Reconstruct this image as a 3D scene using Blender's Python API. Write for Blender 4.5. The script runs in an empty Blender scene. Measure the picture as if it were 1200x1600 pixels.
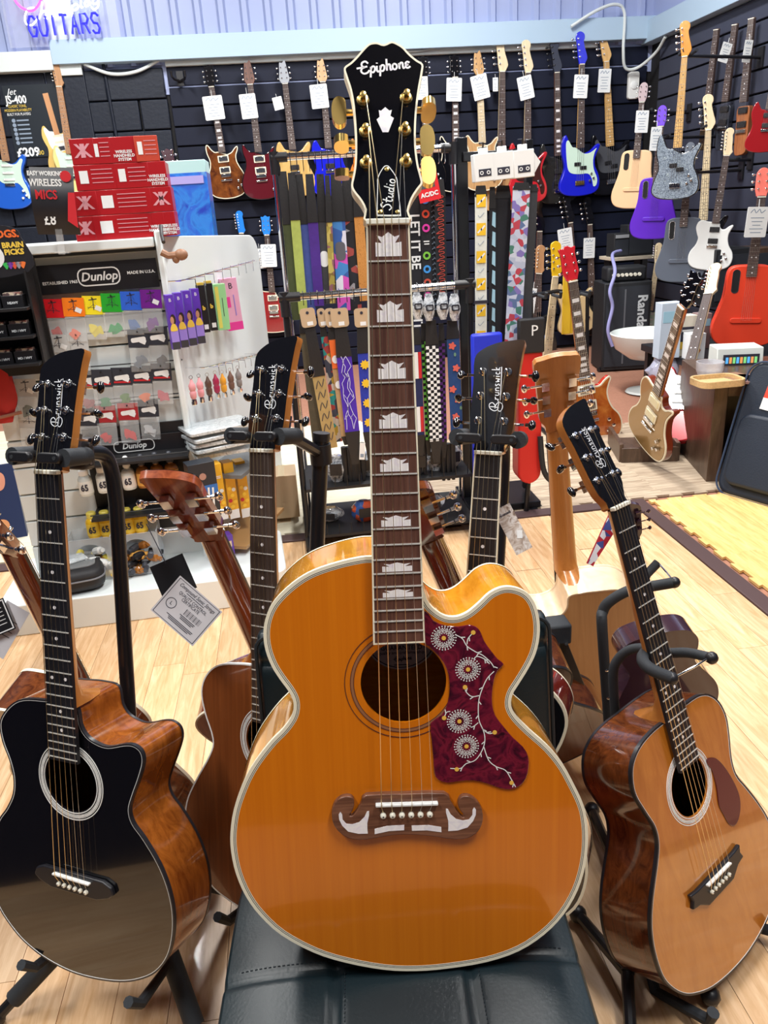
import bpy, math, random
from mathutils import Matrix, Vector
from mathutils.geometry import tessellate_polygon
random.seed(7)
S = bpy.context.scene
COL = S.collection
# ------------------------------------------------------------------ camera, light, exposure
FPX, PITCH, ROLL, YAW = 1225.0, math.radians(21.3), math.radians(3.6), math.radians(5.9)
CAM = Vector((0, 0, 1.30))
FW = Vector((math.sin(YAW)*math.cos(PITCH), math.cos(YAW)*math.cos(PITCH), -math.sin(PITCH)))
_r0 = Vector((math.cos(YAW), -math.sin(YAW), 0)); _d0 = FW.cross(_r0)
CX = _r0*math.cos(ROLL) + _d0*math.sin(ROLL)
CD = -_r0*math.sin(ROLL) + _d0*math.cos(ROLL)
cam = bpy.data.cameras.new('camera'); cam.sensor_fit = 'VERTICAL'; cam.sensor_height = 32.0
cam.lens = 32.0*FPX/1600.0; cam.clip_start = 0.05; cam.clip_end = 60
camo = bpy.data.objects.new('camera', cam); COL.objects.link(camo)
mw = Matrix((CX, -CD, -FW)).transposed().to_4x4(); mw.translation = CAM; camo.matrix_world = mw
S.camera = camo
S.view_settings.view_transform = 'Standard'; S.view_settings.look = 'None'
S.view_settings.gamma = 1; S.view_settings.use_curve_mapping = False
S.view_settings.exposure = 0.17
w = bpy.data.worlds.new('world'); S.world = w; w.use_nodes = True
bg = w.node_tree.nodes['Background']; bg.inputs[0].default_value = (0.72, 0.82, 1.0, 1); bg.inputs[1].default_value = 0.3
def ceiling_lamp(x, y, z, sx, sy, power, col=(1, 0.98, 0.95)):
    l = bpy.data.lights.new('ceiling_lamp', 'AREA'); l.shape = 'RECTANGLE'; l.size = sx; l.size_y = sy
    l.energy = power; l.color = col
    o = bpy.data.objects.new('ceiling_lamp', l); COL.objects.link(o); o.location = (x, y, z)
for _x, _y, _p in ((-1.5, 0.0, 80), (1.1, 0.0, 80), (-1.5, 2.3, 75), (1.2, 2.3, 75), (-1.3, 4.7, 120), (1.2, 4.7, 130)):
    ceiling_lamp(_x, _y, 3.9, 0.3, 1.3, _p)

def ray(x, y): return FW + CX*((x-600)/FPX) + CD*((y-800)/FPX)
def onY(x, y, Y): d = ray(x, y); return CAM + d*(Y/d.y)
def onX(x, y, X): d = ray(x, y); return CAM + d*(X/d.x)
def onZ(x, y, z=0.0): d = ray(x, y); return CAM + d*((z-CAM.z)/d.z)
def atd(x, y, t): return CAM + ray(x, y)*t
def onP(x, y, p, n): d = ray(x, y); return CAM + d*((p-CAM).dot(n)/d.dot(n))

# ------------------------------------------------------------------ materials
MATS = {}
def _bsdf(m): return m.node_tree.nodes['Principled BSDF']
def mat(name, col, rough=0.5, metal=0.0, coat=0.0, emit=0.0, alpha=1.0, trans=0.0, noise=0.0, nscale=30.0, bump=0.0, spec=None, ior=None):
    if name in MATS: return MATS[name]
    m = bpy.data.materials.new(name); m.use_nodes = True; MATS[name] = m
    nt = m.node_tree; b = _bsdf(m); c = (col[0], col[1], col[2], 1)
    b.inputs['Base Color'].default_value = c; b.inputs['Roughness'].default_value = rough
    b.inputs['Metallic'].default_value = metal; b.inputs['Coat Weight'].default_value = coat
    b.inputs['Coat Roughness'].default_value = 0.04
    if spec is not None: b.inputs['Specular IOR Level'].default_value = spec
    if ior: b.inputs['IOR'].default_value = ior
    if emit: b.inputs['Emission Color'].default_value = c; b.inputs['Emission Strength'].default_value = emit
    b.inputs['Alpha'].default_value = alpha; b.inputs['Transmission Weight'].default_value = trans
    if noise or bump:
        tc = nt.nodes.new('ShaderNodeTexCoord'); nz = nt.nodes.new('ShaderNodeTexNoise')
        nz.inputs['Scale'].default_value = nscale; nz.inputs['Detail'].default_value = 4
        nt.links.new(tc.outputs['Object'], nz.inputs['Vector'])
        if noise:
            mx = nt.nodes.new('ShaderNodeMix'); mx.data_type = 'RGBA'
            mx.inputs[6].default_value = tuple(max(0, v*(1-noise)) for v in col)+(1,)
            mx.inputs[7].default_value = tuple(min(1, v*(1+noise)) for v in col)+(1,)
            nt.links.new(nz.outputs[0], mx.inputs[0]); nt.links.new(mx.outputs[2], b.inputs['Base Color'])
        if bump:
            bp = nt.nodes.new('ShaderNodeBump'); bp.inputs['Strength'].default_value = bump; bp.inputs['Distance'].default_value = 0.002
            nt.links.new(nz.outputs[0], bp.inputs['Height']); nt.links.new(bp.outputs[0], b.inputs['Normal'])
    return m
def wood(name, c1, c2, axis='Y', scale=(14, 1.2), rough=0.35, coat=0.0, distort=2.0, vary=0.0, contrast=(0.35, 0.7), flame=0.0, rot=0.0):
    """grain that runs along the object's axis"""
    if name in MATS: return MATS[name]
    m = bpy.data.materials.new(name); m.use_nodes = True; MATS[name] = m
    nt = m.node_tree; b = _bsdf(m); N = nt.nodes.new; L = nt.links.new
    tc = N('ShaderNodeTexCoord'); mp = N('ShaderNodeMapping'); L(tc.outputs['Object'], mp.inputs['Vector'])
    sc = [scale[0]]*3; sc['XYZ'.index(axis)] = scale[1]; mp.inputs['Scale'].default_value = sc
    mp.inputs['Rotation'].default_value = (0, 0, rot)
    oi = N('ShaderNodeObjectInfo')
    if vary: L(oi.outputs['Random'], mp.inputs['Location'])
    nz = N('ShaderNodeTexNoise'); nz.inputs['Scale'].default_value = 3.0; nz.inputs['Detail'].default_value = 7
    nz.inputs['Distortion'].default_value = distort; nz.inputs['Roughness'].default_value = 0.62
    L(mp.outputs[0], nz.inputs['Vector'])
    cr = N('ShaderNodeValToRGB'); cr.color_ramp.elements[0].position = contrast[0]; cr.color_ramp.elements[1].position = contrast[1]
    cr.color_ramp.elements[0].color = (*c1, 1); cr.color_ramp.elements[1].color = (*c2, 1)
    L(nz.outputs[0], cr.inputs[0]); out = cr.outputs[0]
    if flame:
        wv = N('ShaderNodeTexNoise'); wv.inputs['Scale'].default_value = 9; mp2 = N('ShaderNodeMapping')
        mp2.inputs['Scale'].default_value = (1, 6, 1); L(tc.outputs['Object'], mp2.inputs['Vector']); L(mp2.outputs[0], wv.inputs['Vector'])
        mx = N('ShaderNodeMix'); mx.data_type = 'RGBA'; mx.blend_type = 'MULTIPLY'; mx.inputs[0].default_value = flame
        c3 = N('ShaderNodeValToRGB'); c3.color_ramp.elements[0].position = 0.4; c3.color_ramp.elements[1].position = 0.6
        c3.color_ramp.elements[0].color = (0.55, 0.5, 0.4, 1); L(wv.outputs[0], c3.inputs[0])
        L(out, mx.inputs[6]); L(c3.outputs[0], mx.inputs[7]); out = mx.outputs[2]
    if vary:
        hs = N('ShaderNodeHueSaturation'); mr = N('ShaderNodeMapRange'); mr.inputs['To Min'].default_value = 1-vary; mr.inputs['To Max'].default_value = 1+vary
        L(oi.outputs['Random'], mr.inputs['Value']); L(mr.outputs[0], hs.inputs['Value']); L(out, hs.inputs['Color']); out = hs.outputs[0]
    L(out, b.inputs['Base Color'])
    b.inputs['Roughness'].default_value = rough; b.inputs['Coat Weight'].default_value = coat; b.inputs['Coat Roughness'].default_value = 0.05
    return m
def patches(name, cols, scale=25, rough=0.5, coat=0.0, kind='VORONOI', stretch=(1, 1, 1)):
    """print or marble made of several colours"""
    if name in MATS: return MATS[name]
    m = bpy.data.materials.new(name); m.use_nodes = True; MATS[name] = m
    nt = m.node_tree; b = _bsdf(m); N = nt.nodes.new; L = nt.links.new
    tc = N('ShaderNodeTexCoord'); mp = N('ShaderNodeMapping'); mp.inputs['Scale'].default_value = stretch
    L(tc.outputs['Object'], mp.inputs['Vector'])
    cr = N('ShaderNodeValToRGB'); cr.color_ramp.interpolation = 'CONSTANT' if kind == 'VORONOI' else 'LINEAR'
    if kind == 'VORONOI':
        t = N('ShaderNodeTexVoronoi'); t.inputs['Scale'].default_value = scale; L(mp.outputs[0], t.inputs['Vector'])
        sp = N('ShaderNodeSeparateColor'); L(t.outputs['Color'], sp.inputs[0]); L(sp.outputs[0], cr.inputs[0])
    else:
        t = N('ShaderNodeTexNoise'); t.inputs['Scale'].default_value = scale; t.inputs['Detail'].default_value = 5; t.inputs['Distortion'].default_value = 1.5
        L(mp.outputs[0], t.inputs['Vector']); L(t.outputs[0], cr.inputs[0])
    el = cr.color_ramp.elements
    while len(el) < len(cols): el.new(0.5)
    for i, c in enumerate(cols):
        el[i].position = (i/len(cols)) if kind == 'VORONOI' else 0.3+0.4*i/max(1, len(cols)-1); el[i].color = (*c, 1)
    L(cr.outputs[0], b.inputs['Base Color']); b.inputs['Roughness'].default_value = rough; b.inputs['Coat Weight'].default_value = coat
    return m
BLACK = mat('black_plastic', (0.012, 0.012, 0.015), 0.4)
BLACKM = mat('black_metal', (0.015, 0.016, 0.02), 0.28, 0.3)
FOAM = mat('black_foam', (0.022, 0.026, 0.032), 0.75, bump=0.2, nscale=300)
CHROME = mat('chrome', (0.82, 0.83, 0.85), 0.12, 1.0)
GOLD = mat('gold_plating', (0.95, 0.66, 0.22), 0.24, 1.0)
FRET = mat('fret_wire', (0.82, 0.81, 0.76), 0.35, 0.35)
STEEL = mat('string_steel', (0.75, 0.74, 0.7), 0.3, 1.0)
BRONZE = mat('string_bronze', (0.85, 0.68, 0.4), 0.3, 1.0)
WHITE = mat('white_plastic', (0.85, 0.87, 0.86), 0.4)
BONE = mat('bone', (0.86, 0.84, 0.72), 0.35)
CREAM = mat('cream_binding', (0.86, 0.8, 0.62), 0.35)
PAPER = mat('paper', (0.84, 0.87, 0.88), 0.6)
INK = mat('ink', (0.03, 0.03, 0.05), 0.6)
PEARL = patches('pearl', [(0.8, 0.78, 0.85), (0.95, 0.93, 0.92), (0.86, 0.8, 0.9)], 60, 0.25, 0.5, 'NOISE')
GLOSSBLACK = mat('black_gloss_lacquer', (0.004, 0.004, 0.006), 0.12, coat=1.0)

# ------------------------------------------------------------------ mesh helpers
class MB:
    def __init__(s): s.v = []; s.f = []
    def add(s, vs, fs, M=None):
        o = len(s.v)
        s.v += [tuple(M @ Vector(v)) if M else tuple(v) for v in vs]
        s.f += [tuple(i+o for i in f) for f in fs]; return s
    def box(s, c, d, M=None):
        x, y, z = c; a, b, e = d[0]/2, d[1]/2, d[2]/2
        vs = [(x+i*a, y+j*b, z+k*e) for k in (-1, 1) for j in (-1, 1) for i in (-1, 1)]
        return s.add(vs, [(0, 2, 3, 1), (4, 5, 7, 6), (0, 1, 5, 4), (2, 6, 7, 3), (0, 4, 6, 2), (1, 3, 7, 5)], M)
    def prism(s, pts, z0, z1, M=None, taper=0):
        n = len(pts); area = sum(pts[i][0]*pts[(i+1) % n][1]-pts[(i+1) % n][0]*pts[i][1] for i in range(n))
        if area < 0: pts = pts[::-1]
        vs = [(x, y, z0) for x, y in pts]+[(x, y, z1) for x, y in pts]
        fs = [tuple(range(n))[::-1], tuple(range(n, 2*n))]+[(i, (i+1) % n, n+(i+1) % n, n+i) for i in range(n)]
        return s.add(vs, fs, M)
    def band(s, pts, z0, z1, M=None, closed=True):
        n = len(pts); area = sum(pts[i][0]*pts[(i+1) % n][1]-pts[(i+1) % n][0]*pts[i][1] for i in range(n))
        if closed and area < 0: pts = pts[::-1]
        vs = [(x, y, z0) for x, y in pts]+[(x, y, z1) for x, y in pts]
        return s.add(vs, [(i, (i+1) % n, n+(i+1) % n, n+i) for i in range(n if closed else n-1)], M)
    def plate(s, outer, z, holes=(), flip=False, M=None):
        loops = [[Vector((x, y, 0)) for x, y in outer]]+[[Vector((x, y, 0)) for x, y in h] for h in holes]
        vs = [(v.x, v.y, z) for l in loops for v in l]
        fs = []
        for t in tessellate_polygon(loops):
            a, b, c = (vs[i] for i in t)
            cr = (b[0]-a[0])*(c[1]-a[1])-(b[1]-a[1])*(c[0]-a[0])
            fs.append(tuple(t) if (cr > 0) != flip else tuple(t)[::-1])
        return s.add(vs, fs, M)
    def ring(s, outer, inner, z0, z1, M=None):
        """flat frame between two loops of equal length, thickness z0..z1"""
        n = len(outer)
        vs = [(x, y, z1) for x, y in outer]+[(x, y, z1) for x, y in inner]+[(x, y, z0) for x, y in outer]+[(x, y, z0) for x, y in inner]
        fs = []
        for i in range(n):
            j = (i+1) % n
            fs += [(i, j, n+j, n+i), (2*n+i, 2*n+j, j, i), (n+i, n+j, 3*n+j, 3*n+i)]
        return s.add(vs, fs, M)
    def tube(s, path, r, n=8, caps=True, M=None, closed=False):
        P = [Vector(p) for p in path]; m = len(P); rs = r if isinstance(r, (list, tuple)) else [r]*m
        vs = []; up = None
        for i, p in enumerate(P):
            t = (P[(i+1) % m]-P[i-1]) if closed else (P[min(i+1, m-1)]-P[max(i-1, 0)])
            if t.length < 1e-9: t = Vector((0, 0, 1))
            t.normalize()
            if up is None:
                up = Vector((0, 0, 1)) if abs(t.z) < 0.9 else Vector((1, 0, 0))
            a = t.cross(up)
            if a.length < 1e-6: a = t.orthogonal()
            a.normalize(); b = a.cross(t); up = b
            for k in range(n):
                an = 2*math.pi*k/n; vs.append(tuple(p+a*(rs[i]*math.cos(an))+b*(rs[i]*math.sin(an))))
        fs = []
        for i in range(m if closed else m-1):
            for k in range(n):
                i2 = (i+1) % m; k2 = (k+1) % n
                fs.append((i*n+k, i*n+k2, i2*n+k2, i2*n+k))
        if caps and not closed: fs += [tuple(range(n)), tuple(range((m-1)*n, m*n))[::-1]]
        fs = [f[::-1] for f in fs]
        return s.add(vs, fs, M)
    def cyl(s, p0, p1, r0, r1=None, n=12, M=None): return s.tube([p0, p1], [r0, r0 if r1 is None else r1], n, True, M)
    def lathe(s, prof, n=16, M=None):
        """profile of (radius, z) around z"""
        vs = []; m = len(prof)
        for r, z in prof:
            for k in range(n): a = 2*math.pi*k/n; vs.append((r*math.cos(a), r*math.sin(a), z))
        fs = [(i*n+k, i*n+(k+1) % n, (i+1)*n+(k+1) % n, (i+1)*n+k) for i in range(m-1) for k in range(n)]
        fs += [tuple(range(n))[::-1], tuple(range((m-1)*n, m*n))]
        return s.add(vs, fs, M)
    def ball(s, c, r, n=10, M=None):
        rx, ry, rz = r if isinstance(r, (tuple, list)) else (r, r, r)
        vs = []; fs = []; m = max(4, n//2+1)
        for i in range(1, m):
            th = math.pi*i/m
            for k in range(n): a = 2*math.pi*k/n; vs.append((c[0]+rx*math.sin(th)*math.cos(a), c[1]+ry*math.sin(th)*math.sin(a), c[2]+rz*math.cos(th)))
        t = len(vs); vs += [(c[0], c[1], c[2]+rz), (c[0], c[1], c[2]-rz)]
        for i in range(m-2):
            for k in range(n): fs.append((i*n+k, (i+1)*n+k, (i+1)*n+(k+1) % n, i*n+(k+1) % n))
        for k in range(n): fs += [(t, k, (k+1) % n), (t+1, (m-2)*n+(k+1) % n, (m-2)*n+k)]
        return s.add(vs, fs, M)
    def strip(s, path, w, th, M=None):
        """flat strap: path of (x,y,z), width along x"""
        vs = []; n = len(path)
        for (x, y, z) in path: vs += [(x-w/2, y-th/2, z), (x+w/2, y-th/2, z), (x+w/2, y+th/2, z), (x-w/2, y+th/2, z)]
        fs = [(0, 1, 2, 3), tuple(4*(n-1)+k for k in (3, 2, 1, 0))]
        for i in range(n-1):
            for k in range(4): fs.append((4*i+k, 4*i+4+k, 4*i+4+(k+1) % 4, 4*i+(k+1) % 4))
        return s.add(vs, fs, M)
    def ribbon(s, pts, w, z=0.0, M=None):
        """flat pen stroke in xy"""
        n = len(pts); vs = []
        for i in range(n):
            a = pts[max(i-1, 0)]; b = pts[min(i+1, n-1)]; dx, dy = b[0]-a[0], b[1]-a[1]; l = math.hypot(dx, dy) or 1
            nx, ny = -dy/l*w/2, dx/l*w/2
            vs += [(pts[i][0]+nx, pts[i][1]+ny, z), (pts[i][0]-nx, pts[i][1]-ny, z)]
        return s.add(vs, [(2*i, 2*i+1, 2*i+3, 2*i+2) for i in range(n-1)], M)
def mesh(name, mb, sharp=35):
    me = bpy.data.meshes.new(name); me.from_pydata(mb.v, [], mb.f); me.update()
    me.shade_smooth(); me.set_sharp_from_angle(angle=math.radians(sharp)); return me
def obj(name, mb, m, parent=None, M=None, bevel=0, seg=2, label=None, sub=0):
    me = mb if isinstance(mb, bpy.types.Mesh) else mesh(name, mb)
    if m is not None and not me.materials: me.materials.append(m)
    o = bpy.data.objects.new(name, me); COL.objects.link(o)
    if parent: o.parent = parent
    if M is not None: o.matrix_local = M
    if bevel:
        b = o.modifiers.new('bevel', 'BEVEL'); b.width = bevel; b.segments = seg; b.limit_method = 'ANGLE'; b.angle_limit = math.radians(40)
        b.harden_normals = False
    if label: o['label'] = label
    return o
def tag(o, label, cat, group=None):
    o['label'] = label; o['category'] = cat
    if group: o['group'] = group
    return o
def thing(name, label, cat, M=None, group=None):
    o = bpy.data.objects.new(name, None); o.empty_display_size = 0.05; COL.objects.link(o)
    if M is not None: o.matrix_world = M
    return tag(o, label, cat, group)
def struct(name, mb, m, bevel=0):
    o = obj(name, mb, m, bevel=bevel); o['kind'] = 'structure'; return o
def TR(x=0, y=0, z=0): return Matrix.Translation((x, y, z))
def RX(a): return Matrix.Rotation(math.radians(a), 4, 'X')
def RY(a): return Matrix.Rotation(math.radians(a), 4, 'Y')
def RZ(a): return Matrix.Rotation(math.radians(a), 4, 'Z')
def frame(o, x, y, z):
    M = Matrix((Vector(x), Vector(y), Vector(z))).transposed().to_4x4(); M.translation = Vector(o); return M
def pose(nut, tail, face):
    """y from tail to nut, z as near to face as can be, origin at the nut"""
    nut = Vector(nut); y = (nut-Vector(tail)).normalized(); z = Vector(face); z = (z-y*z.dot(y)).normalized()
    return frame(nut, y.cross(z), y, z)
def cat(pts, n=5, closed=True):
    P = [Vector(p) for p in pts]; m = len(P); out = []
    for i in range(m if closed else m-1):
        if closed: a, b, c, d = P[i-1], P[i], P[(i+1) % m], P[(i+2) % m]
        else: a, b, c, d = P[max(i-1, 0)], P[i], P[i+1], P[min(i+2, m-1)]
        for k in range(n):
            t = k/n; out.append(tuple(0.5*((2*b)+(c-a)*t+(2*a-5*b+4*c-d)*t*t+(3*b-a-3*c+d)*t**3)))
    if not closed: out.append(tuple(P[-1]))
    return out
def mm(pts): return [tuple(v*0.001 for v in p) for p in pts]
def inset(pts, d):
    n = len(pts); area = sum(pts[i][0]*pts[(i+1) % n][1]-pts[(i+1) % n][0]*pts[i][1] for i in range(n)); sg = 1 if area > 0 else -1
    out = []
    for i in range(n):
        a, b = pts[i-1], pts[(i+1) % n]; dx, dy = b[0]-a[0], b[1]-a[1]; l = math.hypot(dx, dy) or 1
        out.append((pts[i][0]-dy/l*d*sg, pts[i][1]+dx/l*d*sg))
    return out
def circ(cx, cy, r, n=40, ry=None): return [(cx+r*math.cos(2*math.pi*k/n), cy+(ry or r)*math.sin(2*math.pi*k/n)) for k in range(n)]
def rrect(w, h, r, n=4, cx=0, cy=0):
    out = []
    for sx, sy, a0 in ((1, 1, 0), (-1, 1, 90), (-1, -1, 180), (1, -1, 270)):
        for k in range(n+1):
            a = math.radians(a0+90*k/n); out.append((cx+sx*(w/2-r)+r*math.cos(a), cy+sy*(h/2-r)+r*math.sin(a)))
    return out
_tc = {}
def text(name, s, size, m, parent, M, ex=0.0002, shear=0.0, align='CENTER', off=0.0, space=1.0, sx=1.0):
    key = (s, round(size, 5), shear, align, off, m.name, space)
    if key not in _tc:
        c = bpy.data.curves.new('t', 'FONT'); c.body = s; c.size = size; c.align_x = align; c.align_y = 'CENTER'
        c.shear = shear; c.extrude = ex; c.offset = off; c.space_character = space; c.resolution_u = 2
        o = bpy.data.objects.new('t', c)
        me = bpy.data.meshes.new_from_object(o); bpy.data.objects.remove(o); bpy.data.curves.remove(c)
        me.materials.clear(); me.materials.append(m); _tc[key] = me
    return obj(name, _tc[key], None, parent, M @ Matrix.Scale(sx, 4, (1, 0, 0)) if sx != 1 else M)

def bars(parent, m, M, w, h, n=1):
    """illegible small print as thin bars"""
    for k in range(n): obj('print', MB().box((w*0.04*(k % 2), -h*k/max(1, n), 0), (w*(1-0.12*(k % 3)), h/max(1, n)*0.45, 0.0005)), m, parent, M)
# ------------------------------------------------------------------ the setting
M_lam = wood('laminate_plank', (0.62, 0.36, 0.17), (0.86, 0.60, 0.36), 'Y', (13, 1.3), 0.38, 0.15, 1.6, vary=0.13)
M_beige = wood('beige_foam_mat', (0.30, 0.22, 0.15), (0.66, 0.54, 0.40), 'X', (16, 1.4), 0.6, 0, 1.2, vary=0.06)
M_pale = wood('pale_foam_mat', (0.62, 0.58, 0.44), (0.82, 0.78, 0.62), 'X', (16, 1.4), 0.6, 0, 1.2, vary=0.05)
M_yel = wood('yellow_foam_mat', (0.72, 0.42, 0.13), (0.95, 0.68, 0.28), 'Y', (16, 1.6), 0.6, 0, 1.4, vary=0.05)
M_carp = mat('rust_carpet', (0.36, 0.17, 0.11), 0.95, noise=0.18, nscale=60, bump=0.5)
M_strip = mat('floor_strip_brown', (0.08, 0.045, 0.045), 0.5)
M_slat = mat('navy_slat_panel', (0.007, 0.010, 0.026), 0.55, spec=0.25, noise=0.15, nscale=3)
M_slatr = mat('charcoal_slat_panel', (0.045, 0.050, 0.078), 0.5, spec=0.3, noise=0.1, nscale=4)
M_gap = mat('slat_gap', (0.004, 0.004, 0.006), 0.8)
M_block = mat('black_painted_block', (0.012, 0.016, 0.028), 0.5, spec=0.3, bump=0.8, nscale=40, noise=0.25)
M_clad = mat('pale_cladding', (0.33, 0.39, 0.62), 0.45, noise=0.05, nscale=2)
M_beam = mat('pale_beam', (0.40, 0.54, 0.68), 0.5)
M_stripw = mat('cream_strip', (0.66, 0.72, 0.72), 0.5)
floor = struct('floor', MB().box((-0.4, 2.6, -0.03), (7.4, 9.2, 0.04)), M_carp)
def plank_field(x0, x1, y0, y1, w, ls, m, name, z0, z1):
    cache = {}; x = x0; c = 0
    while x < x1-0.005:
        ww = min(w, x1-x); y = y0-random.random()*ls*0.8; c += 1
        while y < y1-0.005:
            a = max(y, y0); b = min(y+ls, y1); y += ls
            if b-a < 0.02: continue
            k = (round(ww, 3), round(b-a, 2))
            if k not in cache: cache[k] = mesh(name, MB().box((0, 0, (z0+z1)/2), (ww-0.0012, b-a-0.0012, z1-z0)))
            o = obj(name, cache[k], m, floor); o.location = (x+ww/2, (a+b)/2, 0)
        x += w
plank_field(-1.9, 1.43, -0.3, 3.075, 0.098, 0.86, M_lam, 'plank', -0.01, 0.0)
def strip_box(n, a, b): return struct(n, MB().box(((a[0]+b[0])/2, (a[1]+b[1])/2, 0.001), (b[0]-a[0], b[1]-a[1], 0.012)), M_strip, 0.003)
strip_box('trim_1', (-2.6, 3.077), (1.43, 3.15)); strip_box('trim_2', (1.432, -0.2), (1.497, 3.15))
def jig(w, h, n=5, t=0.016):
    """mat tile with interlocking tabs"""
    out = []; P = [(0, 0), (w, 0), (w, h), (0, h)]
    for e in range(4):
        a, b = P[e], P[(e+1) % 4]; dx, dy = (b[0]-a[0]), (b[1]-a[1]); L = math.hypot(dx, dy); ux, uy = dx/L, dy/L; nx, ny = uy, -ux
        out.append(a)
        for k in range(n):
            s0 = L*(k+0.28)/n; s1 = L*(k+0.72)/n; sg = t*(1 if e < 2 else -1)
            for s, d in ((s0, 0), (s0-0.006, sg), (s1+0.006, sg), (s1, 0)): out.append((a[0]+ux*s+nx*d, a[1]+uy*s+ny*d))
    return out
_tile = mesh('mat_tile', MB().prism(jig(0.6, 0.6), -0.006, 0.004))
def tiles(x0, nx, y0, ny, m, skip=()):
    me = _tile.copy(); me.materials.clear()
    for i in range(nx):
        for j in range(ny):
            if (i, j) in skip: continue
            o = obj('mat_tile', me, m, floor); o.location = (x0+0.6*i, y0+0.6*j, 0)
tiles(-2.6, 4, 3.17, 4, M_pale); tiles(-0.2, 4, 3.17, 2, M_beige, ((0, 0), (0, 1)))
tiles(-0.2, 1, 3.17, 3, M_pale)
tiles(1.517, 2, 1.93, 2, M_yel); tiles(1.517+0.684, 1, 3.17, 1, M_beige)
tiles(1.517, 2, 1.33, 1, M_yel)
# back wall: navy slat panels on the right, painted blocks on the left
YW = 7.0; XR = 3.15
wall_back = struct('wall_back', MB().box((-0.4, YW+0.06, 1.6), (7.4, 0.1, 3.6)), M_gap)
_sl = mesh('slat', MB().box((0, 0, 0), (3.86, 0.024, 0.128))); 
for k in range(17):
    o = obj('slat', _sl, M_slat, wall_back, bevel=0.004); o.location = (1.19, YW, 2.32-0.14*k)
_bk = mesh('block', MB().box((0, 0, 0), (0.432, 0.05, 0.207)))
for r in range(11):
    for c in range(7):
        x = -0.985-0.44*c+(0.22 if r % 2 else 0)
        if x > -0.95: continue
        o = obj('block', _bk, M_block, wall_back, bevel=0.008); o.location = (x-0.0, YW+random.uniform(-0.003, 0.003), 2.28-0.215*r)
    if not r % 2: pass
_hb = mesh('block', MB().box((0, 0, 0), (0.21, 0.05, 0.207)))
for r in range(11):
    o = obj('block', _hb, M_block, wall_back, bevel=0.008); o.location = (-0.873 if r % 2 == 0 else -0.87, YW, 2.28-0.215*r)
post = struct('trim_3', MB().box((-1.45, YW-0.03, 1.2), (0.2, 0.05, 2.4)), M_block, 0.006)
obj('cable_conduit', MB().tube([(-1.2, YW-0.035, 2.45), (-1.19, YW-0.035, 1.9), (-1.16, YW-0.035, 1.3)], 0.012, 8), M_block, wall_back)
# beam, strip and corrugated cladding above
struct('trim_4', MB().box((0.8, YW-0.03, 2.50), (4.7, 0.16, 0.16)), M_beam, 0.004)
struct('trim_5', MB().box((0.97, YW-0.02, 2.403), (3.42, 0.05, 0.035)), M_stripw, 0.003)
struct('trim_6', MB().box((-2.6, YW-0.03, 2.45), (2.1, 0.16, 0.13)), M_stripw, 0.004)
struct('trim_7', MB().box((-1.45, YW-0.045, 2.60), (0.19, 0.06, 0.5)), M_stripw, 0.004)
wall_upper = struct('wall_upper', MB().box((-0.4, YW+0.02, 3.2), (7.4, 0.04, 2.0)), M_clad)
_rib = mesh('rib', MB().prism([(-0.035, 0), (-0.018, -0.03), (0.018, -0.03), (0.035, 0)], 2.4, 4.1))
for k in range(40):
    o = obj('rib', _rib, M_clad, wall_upper); o.location = (-3.6+0.175*k, YW, 0)
# right wall, slat panels that run towards the camera
wall_right = struct('wall_right', MB().box((XR+0.06, 2.6, 1.6), (0.1, 9.2, 3.6)), M_gap)
_sr = mesh('slat', MB().box((0, 0, 0), (0.024, 2.55, 0.128)))
for k in range(17):
    o = obj('slat', _sr, M_slatr if k < 13 else M_slatr, wall_right, bevel=0.004); o.location = (XR, 5.53, 2.32-0.14*k)
_sr2 = mesh('slat', MB().box((0, 0, 0), (0.024, 0.16, 2.36)))
for k in range(12):
    o = obj('board', mesh('board', MB().box((0, 0, 0), (0.03, 0.27, 2.36))) if k == 0 else _brd, M_slat, wall_right, bevel=0.004)
    if k == 0: _brd = o.data
    o.location = (XR, 4.1-0.28*k, 1.2)
struct('trim_8', MB().box((XR-0.03, 3.4, 2.47), (0.12, 7.2, 0.16)), M_beam, 0.004)
struct('wall_upper_right', MB().box((XR+0.02, 2.6, 3.3), (0.04, 9.2, 1.7)), M_clad)
# the unseen sides of the shop, plus one dark slab added for reflections
struct('wall_left', MB().box((-2.95, 2.6, 2.0), (0.1, 9.2, 4.2)), M_slat)
struct('wall_for_reflection', MB().box((-1.22, 0.4, 1.15), (0.08, 2.7, 2.3)), M_slat, 0.004)  # added out of view to darken what the black guitar top reflects
struct('wall_front', MB().box((-0.4, -0.95, 2.0), (7.4, 0.1, 4.2)), M_block)
struct('ceiling', MB().box((-0.4, 2.6, 4.13), (7.4, 9.4, 0.06)), mat('roof_sheet', (0.10, 0.115, 0.135), 0.8))
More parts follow.
